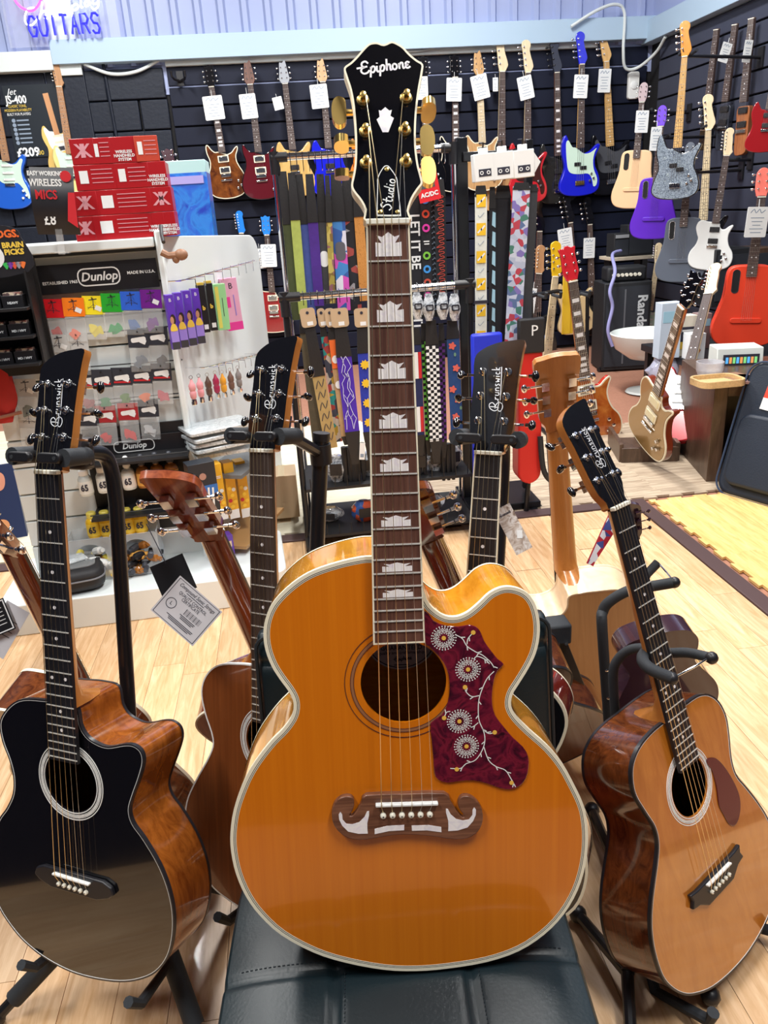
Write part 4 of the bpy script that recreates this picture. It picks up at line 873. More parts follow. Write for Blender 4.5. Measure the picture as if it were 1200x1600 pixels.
# price-strip lines under the packet rows
for y0, y1 in ((527, 508), (578, 562), (632, 614)):
    a = onA(75, y0, 0.008); b = onA(285, y1, 0.008); obj('row_rail', MB().tube([MA.inverted() @ a, MA.inverted() @ b], 0.0025, 6), M_shelf, dsp)
clearm = mat('clear_film', (0.9, 0.94, 0.95), 0.15, alpha=0.22, spec=0.6)
def pick_shape(r): return cat([(0, -r), (r*0.55, -r*0.2), (r*0.85, r*0.6), (0, r*0.85), (-r*0.85, r*0.6), (-r*0.55, -r*0.2)], 3)
def packet(x, y, col, pick, label, red=False, s=1.0, tilt=0, dark=False, sticker=True, bagdy=32):
    p = onA(x, y, 0.02+random.random()*0.006); o = thing('pick_packet', label, 'pick packet', frame(p, DA, -NA, UZ) @ RY(tilt), 'pick packets on the slatwall')
    w_, h_ = 0.068*s, 0.06*s; m = mat('card_%d_%d_%d' % tuple(int(c*99) for c in col), col, 0.45)
    obj('card', MB().box((0, 0, 0), (w_, 0.0015, h_)), m, o)
    T0 = TR(0, -0.0012, 0) @ RX(90)
    inkm = WHITE if dark else INK
    if dark:
        obj('print', MB().prism(rrect(w_*0.72, h_*0.26, h_*0.1), 0, 0.0004), inkm, o, T0 @ TR(0, -h_*0.06, 0) @ RZ(8))
        if red: obj('print', MB().box((0, -h_*0.33, 0), (w_*0.8, h_*0.1, 0.0006)), mat('print_red', (0.6, 0.02, 0.03), 0.5), o, T0)
    else:
        mb = MB(); mb.ribbon([(-w_*0.28, -h_*0.2), (0, h_*0.05), (w_*0.28, -h_*0.2)], 0.0012); mb.ribbon([(0, h_*0.32), (0, -h_*0.25)], 0.0025); mb.ribbon([(-w_*0.2, h_*0.28), (w_*0.18, h_*0.34)], 0.003); mb.ribbon([(-w_*0.3, -h_*0.1), (w_*0.3, -h_*0.14)], 0.0012)
        obj('print', mb, INK, o, T0)
    obj('pouch', MB().box((0, 0.0, -h_/2-0.042*s), (w_*0.96, 0.012, 0.08*s)), clearm, o, bevel=0.003)
    pm = mat('pick_%d_%d_%d' % tuple(int(c*99) for c in pick), pick, 0.35)
    for k in range(4):
        an = random.uniform(-60, 60)
        obj('pick', MB().prism(pick_shape(0.016*s), -0.0008, 0.0008), pm, o, TR(random.uniform(-0.011, 0.011), -0.003+0.002*k, -h_/2-0.05*s+random.uniform(-0.012, 0.008)) @ RX(90) @ RZ(an))
    obj('hook', MB().tube([(0, 0.02, h_*0.38), (0, -0.02, h_*0.38), (0, -0.022, h_*0.46)], 0.0016, 6), BLACKM, o)
    if sticker: obj('price_sticker', MB().box((w_*0.25, -0.0016, -h_*0.05), (0.02, 0.0004, 0.015)), PAPER, o, RY(25))
    return o
RB = [((83, 482), (0.75, 0.01, 0.02), (0.7, 0.08, 0.08), 'red'), ((115, 480), (0.95, 0.22, 0.01), (0.9, 0.2, 0.1), 'orange'), ((146, 477), (0.95, 0.80, 0.02), (0.85, 0.75, 0.05), 'yellow'), ((175, 473), (0.02, 0.42, 0.03), (0.02, 0.4, 0.12), 'green'), ((205, 470), (0.03, 0.14, 0.75), (0.12, 0.25, 0.55), 'blue'), ((236, 467), (0.16, 0.01, 0.28), (0.22, 0.07, 0.35), 'purple')]
for (p, c, pk, n) in RB: packet(p[0], p[1], c, pk, 'bright %s pick packet in the top row under the brand header' % n, tilt=4, sticker=n in ('orange', 'yellow', 'purple'))
lgry = (0.55, 0.57, 0.57); dk = (0.03, 0.035, 0.05)
packet(92, 537, lgry, (0.6, 0.6, 0.6), 'pale grey pick packet with an orange sticker, second row', tilt=4); packet(121, 534, lgry, (0.65, 0.65, 0.65), 'pale grey pick packet without sticker, second row', tilt=4, sticker=False)
packet(216, 529, dk, (0.10, 0.14, 0.2), 'black pick packet with slate blue picks, second row', dark=True, tilt=4); packet(246, 525, dk, (0.02, 0.02, 0.03), 'black pick packet with black picks at the end of the second row', dark=True, tilt=4)
for i, (x, y, pk, n) in enumerate(((134, 593, (0.45, 0.2, 0.22), 'dusty pink'), (159, 591, (0.08, 0.3, 0.16), 'green'), (190, 588, (0.12, 0.26, 0.08), 'olive green'), (221, 585, (0.85, 0.25, 0.12), 'coral'), (252, 581, (0.6, 0.1, 0.15), 'mixed red'))):
    packet(x, y, dk, pk, 'black and red pick packet holding %s picks, third row' % n, red=True, dark=True, tilt=4)
for x, y, c, pk, n in ((138, 652, dk, (0.06, 0.06, 0.06), 'black pick packet half hidden by the black headstock, fourth row'), (165, 647, (0.4, 0.02, 0.03), (0.75, 0.03, 0.03), 'dark red pick packet, fourth row left'), (200, 643, (0.4, 0.02, 0.03), (0.78, 0.03, 0.03), 'dark red pick packet with orange sticker, fourth row'), (232, 638, dk, (0.6, 0.62, 0.64), 'black pick packet with clear picks ending the fourth row')):
    packet(x, y, c, pk, n, dark=True, tilt=4)
packet(40, 606, (0.5, 0.52, 0.54), (0.03, 0.08, 0.06), 'grey pick packet with dark green picks left of the black headstock', tilt=6); packet(45, 655, (0.5, 0.5, 0.48), (0.4, 0.36, 0.3), 'grey packet low beside the black headstock', tilt=6, sticker=False)
# bottles on the two black shelves
def bottle(x, y, kind, label, off=0.07):
    p = onA(x, y, off); o = thing('bottle', label, 'bottle', frame(p, DA, -NA, UZ), 'polish bottles on the black shelves')
    bc = dict(white=(0.75, 0.8, 0.78), amber=(0.35, 0.13, 0.02), yellow=(0.8, 0.5, 0.02), jar=(0.7, 0.75, 0.72))[kind]
    h = 0.075
    obj('flask', MB().lathe([(0.022, 0), (0.024, 0.004), (0.024, h*0.8), (0.018, h*0.95), (0.009, h*1.02), (0.009, h*1.1)], 16), mat('bottle_'+kind, bc, 0.25, coat=0.4), o)
    cm = WHITE if kind in ('white', 'jar') else (mat('cap_grey', (0.05, 0.055, 0.07), 0.4) if kind == 'amber' else mat('cap_yellow', (0.75, 0.62, 0.1), 0.4))
    if kind in ('white', 'amber'): obj('spray_cap', MB().lathe([(0.013, h*1.08), (0.013, h*1.2), (0.009, h*1.3), (0.009, h*1.55), (0.005, h*1.6)], 12), cm, o)
    else: obj('cap', MB().lathe([(0.017, h*0.98), (0.017, h*1.2), (0.014, h*1.25)], 14), cm, o)
    lb_ = obj('label_band', MB().lathe([(0.0245, h*0.12), (0.0245, h*0.72)], 16), mat('blabel_'+kind, dict(white=(0.85, 0.82, 0.78), amber=(0.75, 0.38, 0.07), yellow=(0.85, 0.6, 0.05), jar=(0.82, 0.84, 0.8))[kind], 0.5), o)
    text('print', '65', 0.032, INK, lb_, TR(0, -0.0252, h*0.42) @ RX(90), off=0.0012, sx=0.8)
    return o
for x, y, k, n in ((137, 773, 'jar', 'white jar numbered 65 beside the stand pole, upper shelf'), (165, 768, 'jar', 'white jar half hidden by the hooked pole, upper shelf'), (204, 763, 'white', 'white spray bottle numbered 65, upper shelf'), (227, 760, 'amber', 'amber spray bottle numbered 65 next to the white one'), (249, 757, 'amber', 'amber spray bottle numbered 65 in the middle of the upper shelf'), (271, 755, 'amber', 'amber spray bottle numbered 65 at the right of the upper shelf')): bottle(x, y, k, n)
for x, y, n in ((149, 838, 'leftmost yellow bottle numbered 65 on the lower shelf'), (169, 836, 'yellow bottle numbered 65 left of the hooked pole'), (203, 832, 'yellow bottle numbered 65 right of the hooked pole'), (222, 830, 'rightmost yellow bottle numbered 65 on the lower shelf')): bottle(x, y, 'yellow', n)
def bin_(x, y, label, cols):
    p = onA(x, y, 0.09); p.z = 0.117; o = thing('acrylic_bin', label, 'bin', frame(p, DA, -NA, UZ)); cl = mat('acrylic', (0.75, 0.82, 0.88), 0.1, alpha=0.35)
    w_, h_, d_ = 0.15, 0.16, 0.11
    obj('shell', MB().box((0, 0, 0.003), (w_, d_, 0.006)).box((-w_/2, 0, h_/2), (0.004, d_, h_)).box((w_/2, 0, h_/2), (0.004, d_, h_)).box((0, d_/2, h_/2), (w_, 0.004, h_)), cl, o)
    obj('front', MB().ring(rrect(w_, h_, 0.012, 6, 0, h_/2), circ(0, h_/2+0.005, 0.055, 28), -0.002, 0.002, TR(0, -d_/2, 0) @ RX(90)), cl, o)
    for k in range(26):
        c = cols[k % len(cols)]
        obj('sample_bottle', MB().lathe([(0.014, 0), (0.015, 0.02), (0.014, 0.034), (0.008, 0.039), (0.009, 0.05)], 10), c, o, TR(random.uniform(-0.05, 0.05), random.uniform(-0.04, 0.03), 0.014+0.024*(k//8)) @ RX(random.uniform(60, 120)) @ RY(random.uniform(-90, 90)))
bin_(160, 925, 'clear plastic bin of yellow sample bottles under the lower shelf', [mat('cap_yellow', (0.75, 0.62, 0.1), 0.4), WHITE, MATS['bottle_yellow'], MATS['bottle_amber']])
bin_(229, 915, 'clear plastic bin of amber sample bottles under the lower shelf', [MATS['bottle_amber'], MATS['cap_grey'], MATS['blabel_amber'], BLACK])
# items on the end panel
FD = Vector((0.936, 0.352, 0)); FN = Vector((0.352, -0.936, 0))
def onF(x, y, off): return onB(x, y, off)
def carton(x0, y0, x1, y1, col, name, label, depth=0.03, off=0.06, group=None, tilt=0, w=None):
    """upright box given by the pixels of its top-left and bottom-right front corners"""
    c = onB((x0+x1)/2, (y0+y1)/2, off); d = dep(c); h_ = (y1-y0)*d/FPX*1.0; w_ = w or (x1-x0)*d/FPX*0.92
    o = thing(name, label, 'box', frame(c-UZ*h_/2, FD, -FN, UZ) @ RY(tilt), group)
    m = mat('carton_%d_%d_%d' % tuple(int(v*99) for v in col), col, 0.4)
    obj('carton', MB().box((0, depth/2, h_/2), (w_, depth, h_)), m, o, bevel=0.0012)
    return o, w_, h_
skin = mat('print_skin', (0.55, 0.28, 0.16), 0.5); hair = mat('print_hair', (0.03, 0.015, 0.01), 0.5); ptop = mat('print_yellow', (0.85, 0.6, 0.08), 0.5); lil = mat('print_lilac', (0.35, 0.25, 0.75), 0.5); pgry = mat('print_grey', (0.05, 0.05, 0.06), 0.5)
ordn = ('leftmost', 'second', 'third', 'rightmost')
for k in range(4):
    x = 264+13.2*k; y = 462-3.2*k
    o, w_, h_ = carton(x, y, x+13, y+84, (0.12, 0.04, 0.48), 'string_box', '%s purple box with a portrait hanging on the end panel' % ordn[k], group='purple boxes on the end panel')
    F = lambda z: TR(0, -0.0006, z) @ RX(90)
    obj('print', MB().box((0, 0, 0), (w_, h_*0.22, 0.0006)), lil, o, F(h_*0.25)); obj('print', MB().box((0, 0, 0), (w_, h_*0.13, 0.0007)), pgry, o, F(h_*0.07))
    obj('portrait', MB().prism(cat([(-w_*.45, -h_*.05), (w_*.45, -h_*.05), (w_*.3, h_*.05), (0, h_*.08), (-w_*.3, h_*.05)], 3), 0, 0.0009), ptop, o, F(h_*0.40))
    obj('portrait', MB().prism(circ(0.001, 0, w_*0.36, 14, h_*0.1), 0, 0.0008), hair, o, F(h_*0.55)); obj('portrait', MB().prism(circ(-w_*0.1, 0, w_*0.24, 14, h_*0.07), 0, 0.0011), skin, o, F(h_*0.54))
    text('print', 'B', w_*0.6, PAPER, o, F(h_*0.9))
for k, n in ((0, 'left'), (1, 'right')):
    x = 313+12*k; o, w_, h_ = carton(x, 447-3*k, x+12, 519-3*k, (0.012, 0.012, 0.015), 'string_box', '%s slim black box with a yellow mark on the end panel' % n, group='black boxes on the end panel')
    text('print', 'b', w_*0.8, ptop, o, TR(0, -0.0006, h_*0.52) @ RX(90), off=0.001); obj('print', MB().box((0, 0, 0), (w_*0.6, h_*0.1, 0.0008)), PAPER, o, TR(0, -0.0006, h_*0.12) @ RX(90)); obj('flap', MB().box((0, 0.015, h_+0.004), (w_*0.9, 0.02, 0.008)), ptop, o)
o, w_, h_ = carton(337, 445, 357, 515, (0.35, 0.75, 0.35), 'string_box', 'slim light green box on the end panel'); obj('print', MB().box((-w_*0.3, 0, 0), (w_*0.3, h_*0.9, 0.0008)), mat('print_lemon', (0.8, 0.75, 0.15), 0.5), o, TR(0, -0.0006, h_*0.5) @ RX(90)); bars(o, INK, TR(w_*0.1, -0.001, h_*0.5) @ RX(90) @ RZ(90), h_*0.4, 0.004)
o, w_, h_ = carton(351, 436, 378, 515, (0.85, 0.42, 0.62), 'string_box', 'pink box standing out at the right of the end panel', depth=0.04, tilt=-2)
obj('print', MB().box((0, 0, 0), (w_, h_*0.16, 0.0008)), mat('print_pink', (0.85, 0.05, 0.35), 0.5), o, TR(0, -0.0006, h_*0.08) @ RX(90)); obj('print', MB().box((-w_*.25, 0, 0), (w_*.3, h_*0.2, 0.0008)), MATS['print_pink'], o, TR(0, -0.0006, h_*0.55) @ RX(90)); text('print', 'B', w_*0.5, INK, o, TR(0.002, -0.001, h_*0.85) @ RX(90)); bars(o, lil, TR(w_*0.15, -0.001, h_*0.48) @ RX(90) @ RZ(90), h_*0.4, 0.008)
def wire_rack(x0, y0, x1, y1, label, off):
    a = onB(x0, y0, 0.015); b = onB(x1, y1, 0.015); o = thing('wire_rack', label, 'wire rack', TR(*a)); I = o.matrix_world.inverted()
    out = NB*off
    obj('rail', MB().tube([I @ a, I @ (a+out*0.9), I @ (b+out*0.9), I @ b], 0.0022, 6), CHROME, o)
    n = 9
    for k in range(n):
        p = a.lerp(b, (k+0.5)/n)+out*0.5; obj('prong', MB().tube([I @ p, I @ (p+out*0.9), I @ (p+out*0.95+UZ*0.012)], 0.0014, 6), CHROME, o); obj('prong', MB().tube([I @ (p+out*0.9), I @ (p+out*0.9-UZ*0.03)], 0.0014, 6), CHROME, o)
wire_rack(255, 440, 375, 408, 'chrome wire rack with prongs above the purple boxes', 0.07)
wire_rack(290, 575, 382, 553, 'chrome wire rack holding the small key rings', 0.08)
def keyring(x, y, col, label):
    p = onB(x, y, 0.075); o = thing('key_ring', label, 'key ring', frame(p, FD, -FN, UZ), 'key rings on the lower wire rack')
    m = mat('kr_%d_%d_%d' % tuple(int(v*99) for v in col), col, 0.4)
    obj('ring', MB().tube([(0.006*math.cos(t), 0, 0.045+0.006*math.sin(t)) for t in [k*math.pi/6 for k in range(12)]], 0.001, 5, closed=True), CHROME, o)
    obj('charm', MB().lathe([(0.007, -0.03), (0.011, -0.024), (0.012, -0.008), (0.009, -0.002), (0.012, 0.004), (0.012, 0.018), (0.007, 0.026), (0.003, 0.038)], 12), m, o)
    obj('clasp', MB().lathe([(0.009, -0.05), (0.01, -0.045), (0.009, -0.031)], 10), CHROME, o)
for x, y, c, n in ((301, 610, (0.8, 0.35, 0.38), 'leftmost pink key ring'), (313, 607, (0.82, 0.36, 0.4), 'second pink key ring'), (326, 605, (0.12, 0.06, 0.04), 'dark brown key ring beside the crimson one'), (338, 601, (0.45, 0.02, 0.08), 'crimson key ring'), (349, 600, (0.9, 0.4, 0.03), 'orange key ring'), (361, 596, (0.2, 0.1, 0.07), 'brown key ring right of the orange one'), (373, 592, (0.3, 0.26, 0.25), 'grey key ring at the right end')): keyring(x, y, c, n+' on the lower wire rack')
# wrapped packs, boxes on the lower part of the end panel
SHB = thing('end_shelf', 'narrow white shelf fixed to the end panel under the wrapped packs', 'shelf', frame(onB(345, 712, 0.0), DB, -NB, UZ))
obj('board', MB().box((0.03, -0.09, -0.01), (0.5, 0.18, 0.014)), mat('shelf_grey', (0.18, 0.19, 0.2), 0.5), SHB)
wrap = patches('shrink_wrap', [(0.35, 0.38, 0.40), (0.75, 0.8, 0.82), (0.5, 0.55, 0.58), (0.9, 0.93, 0.94)], 25, 0.18, 0.6, 'NOISE')
for k, (x, y, rz) in enumerate(((352, 703, -4), (345, 694, 6), (343, 686, 2), (341, 678, 9), (338, 668, 4))):
    p = onB(x, y, 0.10); o = tag(obj('wrapped_pack', MB().prism(rrect(0.24, 0.15, 0.012, 3), 0, 0.014), wrap, None, frame(p, FD, -FN, UZ) @ RZ(rz), bevel=0.003), ('lowest', 'second from the bottom', 'middle', 'second from the top', 'topmost')[k]+' shrink-wrapped pack in the stack on the end panel', 'pack', 'shrink-wrapped packs in a stack')
o, w_, h_ = carton(297, 722, 343, 812, (0.02, 0.025, 0.035), 'gift_box', 'black box with a blue band beside the yellow boxes', depth=0.06, off=0.12)
obj('print', MB().box((0, 0, 0), (w_, h_*0.26, 0.0008)), mat('print_blue', (0.03, 0.16, 0.5), 0.5), o, TR(0, -0.0006, h_*0.46) @ RX(90)); obj('print', MB().lathe([(w_*0.13, 0), (w_*0.13, 0.0009)], 20), mat('print_copper', (0.45, 0.25, 0.2), 0.4), o, TR(0, -0.0006, h_*0.76) @ RX(90)); bars(o, PAPER, TR(w_*0.12, -0.0018, h_*0.34) @ RX(90) @ RZ(86), h_*0.42, 0.03, 2)
emo = mat('emoji_yellow', (0.95, 0.62, 0.05), 0.5)
for k in range(3):
    x = 335+18.5*k; o, w_, h_ = carton(x, 723-2*k, x+17, 815-2*k, (0.85, 0.45, 0.02), 'cartoon_box', ('left', 'middle', 'right')[k]+' yellow box with round faces beside the black and blue box', depth=0.05, off=0.12, group='yellow boxes on the end panel')
    obj('print', MB().box((0, 0, 0), (w_, h_*0.16, 0.0008)), PAPER, o, TR(0, -0.0006, h_*0.08) @ RX(90))
    for j, (dx, z, c) in enumerate(((-.2, .55, emo), (.2, .52, WHITE), (.0, .42, emo), (-.25, .33, MATS['print_red']), (.22, .30, emo), (-.1, .22, emo))): obj('print', MB().lathe([(w_*0.2, 0), (w_*0.2, 0.0009)], 14), c, o, TR(w_*dx, -0.0006-0.0002*j, h_*z) @ RX(90))
    bars(o, PAPER, TR(0, -0.001, h_*0.78) @ RX(90), w_*0.6, 0.012, 2)
for k in range(3):
    x = 338+16*k; o, w_, h_ = carton(x, 828+6*k, x+15, 905+6*k, (0.14, 0.05, 0.42), 'string_box', ('left', 'middle', 'right')[k]+' purple box on the bottom shelf behind the red-brown neck', depth=0.05, off=0.12, group='purple boxes on the bottom shelf')
    obj('print', MB().box((0, 0, 0), (w_*0.6, h_*0.12, 0.0008)), mat('print_cream', (0.8, 0.6, 0.4), 0.5), o, TR(0, -0.0006, h_*0.82) @ RX(90)); obj('portrait', MB().prism(circ(0, 0, w_*0.3, 12, h_*0.1), 0, 0.0009), skin, o, TR(0, -0.0006, h_*0.4) @ RX(90)); obj('print', MB().box((0, 0, 0), (w_, h_*0.16, 0.0008)), lil, o, TR(0, -0.0006, h_*0.1) @ RX(90))
SB2 = thing('end_shelf', 'lower orange-edged shelf fixed to the end panel', 'shelf', frame(onB(345, 823, 0.0), DB, -NB, UZ)); obj('board', MB().box((0.03, -0.09, -0.008), (0.4, 0.18, 0.012)), mat('shelf_orange', (0.4, 0.22, 0.08), 0.5), SB2)
kraft = mat('kraft_board', (0.55, 0.40, 0.25), 0.7)
for x0, y0, x1, y1, n, z in ((424, 742, 462, 812, 'upper cardboard box behind the plain mahogany guitar neck', 3.3), (420, 815, 455, 905, 'lower cardboard box behind the plain mahogany guitar neck', 3.3)):
    a = onY(x0, y1, z); b = onY(x1, y0, z); w_ = b.x-a.x; h_ = b.z-a.z
    o = thing('cardboard_box', n, 'box', TR((a.x+b.x)/2, z, a.z)); obj('carton', MB().box((0, 0.08, h_/2), (w_, 0.16, h_)), kraft, o, bevel=0.002); obj('tape', MB().box((0, 0.08, h_+0.0005), (0.03, 0.162, 0.001)), mat('tape_tan', (0.6, 0.48, 0.3), 0.3), o)
# pouches and bag left of the unit
bgm = mat('bag_black', (0.015, 0.015, 0.018), 0.6, bump=0.4, nscale=90)
bag = thing('soft_case', 'black soft case lying against the plinth beside the left stand', 'case', frame(onZ(112, 925, 0.12)-Vector((0, -0.08, 0.115)), (0.97, 0.22, 0), (-0.22, 0.97, 0), (0, 0, 1)))
obj('body', MB().prism(rrect(0.2, 0.22, 0.05, 5), 0.118, 0.19), bgm, bag, bevel=0.02, seg=3); obj('pocket', MB().prism(rrect(0.15, 0.14, 0.03, 5), 0.19, 0.20), clearm, bag, bevel=0.004); obj('zip', MB().tube([(x, y, 0.16) for x, y in rrect(0.204, 0.224, 0.05, 5)], 0.003, 6, closed=True), mat('zip_grey', (0.2, 0.2, 0.22), 0.4), bag); obj('papers', MB().box((0.0, 0.0, 0.204), (0.09, 0.07, 0.004)), wrap, bag, RZ(20))
# ------------------------------------------------------------------ red boxes on top, signs
redc = mat('red_carton', (0.42, 0.006, 0.012), 0.4, coat=0.2); redo = mat('red_carton_faded', (0.55, 0.06, 0.03), 0.45)
ZT = 1.25
def redbox(x0, y0, x1, y1, label, mk='KB', faded=False, rz=0, dpt=0.16, off=0.03, back=False):
    a = onA(x0/4, y1/4, off); b = onA(x1/4, y0/4, off); c = (a+b)/2; w_ = abs((b-a).dot(DA)); h_ = 0.0735
    tier = round((1520-y1)/122); z = ZT+0.0745*tier
    o = thing('microphone_box', label, 'box', frame((c.x, c.y, z), DA, -NA, UZ) @ RZ(rz), 'red boxes stacked on the display unit')
    obj('carton', MB().box((0, dpt/2, h_/2), (w_*0.985, dpt, h_)), redo if faded else redc, o, bevel=0.0015)
    T0 = TR(0, -0.0008, h_/2) @ RX(90)
    if mk == 'KB': text('print', 'K', h_*0.75, mat('print_rose', (0.75, 0.35, 0.4), 0.5), o, T0 @ TR(0.008, 0, 0), off=0.0008); text('print', 'K', h_*0.75, MATS['print_rose'], o, T0 @ TR(-0.008, 0, 0) @ RZ(180) @ RX(180), off=0.0008)
    elif mk == 'lines':
        for k in range(4): obj('print', MB().box((w_*0.15, h_*(0.3-0.17*k), 0), (w_*0.5, 0.0022, 0.0006)), mat('print_rose', (0.75, 0.35, 0.4), 0.5), o, T0)
        obj('barcode_sticker', MB().box((-w_*0.28, h_*0.02, 0), (w_*0.2, h_*0.5, 0.0006)), PAPER, o, T0)
    elif mk == 'text':
        for k, t in enumerate(('WIRELESS', 'HANDHELD', 'SYSTEM')): text('print', t, h_*0.16, PAPER, o, T0 @ TR(0, -h_*0.08-h_*0.15*k, 0), off=0.0004)
    return o
for r in ((485, 1420, 605, 1535, 'red box at the left of the bottom tier', 'KB'), (605, 1400, 965, 1530, 'long red box with a barcode in the bottom tier', 'lines'), (968, 1395, 1030, 1500, 'small red box in the bottom tier, right of the long one', 'text'), (1032, 1395, 1098, 1495, 'red box at the right end of the bottom tier', 'text'),
          (480, 1300, 618, 1420, 'red box at the left of the second tier', 'KB'), (620, 1285, 955, 1410, 'long red box in the second tier', 'lines'), (960, 1265, 1080, 1380, 'red box with letters at the right of the second tier', 'KB'),
          (500, 1165, 742, 1290, 'red box with a white label in the third tier', 'lines'), (745, 1145, 942, 1270, 'red box with paragraphs in the third tier', 'lines'), (946, 1145, 1050, 1260, 'red box at the right of the third tier', 'text'),
          (480, 1045, 612, 1165, 'red box with letters in the top tier', 'KB'), (614, 1045, 714, 1155, 'red box with a label in the top tier', 'lines'), (720, 1015, 870, 1145, 'red box with white words in the top tier', 'text')):
    redbox(*r[:4], r[4], r[5], rz=random.uniform(-1.5, 1.5))
redbox(876, 1015, 1005, 1140, 'faded orange-red box ending the top tier', 'lines', True, rz=8)
def sign_frame(x0, y0, x1, y1, off): return onA(x0, y0, off), onA(x1, y1, off)
p = onA(96, 388, 0.12); sg = thing('price_sign', 'curved black and red sign for wireless mics in a clear clip', 'sign', frame(p, DA, -NA, UZ) @ RY(4))
w_, h_ = 0.125, 0.19
vs = []; fs = []
for j in range(11):
    for i in (0, 1): vs.append((-w_/2+w_*i, -0.03*math.sin(math.pi*j/10), 0.04+h_*j/10))
fs = [(2*j, 2*j+1, 2*j+3, 2*j+2) for j in range(10)]; vs += [(x, y+0.0012, z) for x, y, z in vs]; fs += [tuple(22+k for k in f[::-1]) for f in fs]
obj('sheet', MB().add(vs, fs), mat('sign_black', (0.02, 0.02, 0.025), 0.4), sg)
for t_, z, sz, m in (('EASY WORKING', 0.212, 0.017, WHITE), ('WIRELESS', 0.186, 0.027, WHITE), ('MICS', 0.152, 0.036, MATS['print_red']), ('\u00a38', 0.082, 0.042, WHITE)):
    y = -0.03*math.sin(math.pi*(z-0.04)/h_)-0.003; text('print', t_, sz, m, sg, TR(-0.018, y, z) @ RX(90), off=0.0008, sx=0.8)
obj('red_flash', MB().prism([(0.035, 0.02), (0.063, 0.0), (0.063, 0.1), (0.045, 0.1)], 0, 0.001), MATS['print_red'], sg, TR(0, -0.032, 0.06) @ RX(90)); obj('red_flash', MB().lathe([(0.016, 0), (0.016, 0.001)], 12), MATS['print_red'], sg, TR(0.042, -0.022, 0.205) @ RX(90))
obj('clip', MB().box((0, -0.004, 0.02), (0.02, 0.008, 0.075)).box((0, 0, -0.012), (0.045, 0.03, 0.004)), clearm, sg)
# black display of boxed picks at the far left
bd = thing('pick_display', 'black counter display of boxed picks at the left edge', 'display', frame(onA(30, 560, 0.10), DA, -NA, UZ))
obj('back_board', MB().box((-0.02, 0.04, 0.12), (0.24, 0.012, 0.36)), M_shelf, bd)
for k, z in enumerate((-0.01, 0.075, 0.16)): obj('tier', MB().box((-0.03, -0.03, z), (0.22, 0.13, 0.008)), M_shelf, bd)
obj('side', MB().box((0.085, 0.0, 0.12), (0.006, 0.1, 0.30)), M_shelf, bd)
hc_ = obj('header_card', MB().prism(cat([(-0.2, 0), (0.095, 0), (0.095, 0.1), (0.06, 0.135), (-0.1, 0.15), (-0.2, 0.15)], 4), -0.002, 0.002, RX(90)), mat('sign_black', (0.02, 0.02, 0.025), 0.4), bd, TR(0, -0.04, 0.265))
dogs = mat('print_orange', (0.85, 0.16, 0.03), 0.5)
text('print', 'SNARLING DOGS.', 0.030, dogs, hc_, TR(0.09, -0.003, 0.112) @ RX(90), off=0.0012, align='RIGHT'); text('print', 'BRAIN', 0.022, ptop, hc_, TR(0.066, -0.003, 0.08) @ RX(90), off=0.001); text('print', 'PICKS', 0.022, ptop, hc_, TR(0.066, -0.003, 0.06) @ RX(90), off=0.001)
obj('print', MB().ring(circ(-0.01, 0.05, 0.045, 24, 0.04), circ(-0.01, 0.05, 0.03, 24, 0.026), 0, 0.0006), PAPER, hc_, TR(0, -0.003, 0) @ RX(90))
for k, c in enumerate(((0.05, 0.5, 0.1), (0.2, 0.05, 0.4), (0.7, 0.1, 0.05), (0.3, 0.3, 0.35), (0.85, 0.2, 0.05))): obj('print', MB().prism(pick_shape(0.011), 0, 0.0006), mat('pk%d' % k, c, 0.4), hc_, TR(0.035+0.012*k, -0.003, 0.022) @ RX(90))
for r in range(3):
    for c in range(3):
        o = thing('pick_box', ('bottom', 'middle', 'top')[r]+' tier '+('left', 'middle', 'right')[c]+' black tray of picks in the counter display', 'box', frame(bd.matrix_world @ Vector((-0.1+0.067*c, -0.06, -0.006+0.085*r)), DA, -NA, UZ), 'trays of picks in the counter display')
        obj('tray', MB().box((0, 0.025, 0.018), (0.062, 0.05, 0.036)), BLACK, o, bevel=0.001); obj('picks', MB().box((0, 0.022, 0.04), (0.05, 0.036, 0.008)), patches('pick_mix', [(0.3, 0.12, 0.1), (0.7, 0.6, 0.45), (0.12, 0.08, 0.08), (0.5, 0.4, 0.35)], 120, 0.3), o); text('print', ('MD / HVY', 'MD / HVY', 'HEAVY')[r], 0.010, (MATS['print_red'] if c == 0 else PAPER), o, TR(0, -0.0008, 0.014) @ RX(90), off=0.0003)
bott = tag(obj('wall_hook', MB().tube([(0, 0, 0.05), (0.0, -0.02, 0.02), (0.005, -0.05, 0.0)], 0.006, 8), BLACK, None, frame(onA(255, 378, 0.06), DA, -NA, UZ)), 'small black hook at the corner of the display unit', 'hook')
wn = thing('wooden_hanger', 'round brown wooden peg on the black hook', 'peg', frame(onA(268, 399, 0.10), DA, -NA, UZ)); obj('knob', MB().ball((0.03, 0, 0), (0.022, 0.018, 0.018), 12), mat('peg_wood', (0.32, 0.16, 0.09), 0.5), wn); obj('stem', MB().tube([(-0.03, 0, 0.012), (-0.01, 0, 0), (0.02, 0, 0)], 0.011, 8), mat('peg_wood', (0.32, 0.16, 0.09), 0.5), wn); obj('knob', MB().ball((0.012, 0, -0.012), (0.012, 0.01, 0.014), 10), MATS['peg_wood'], wn)
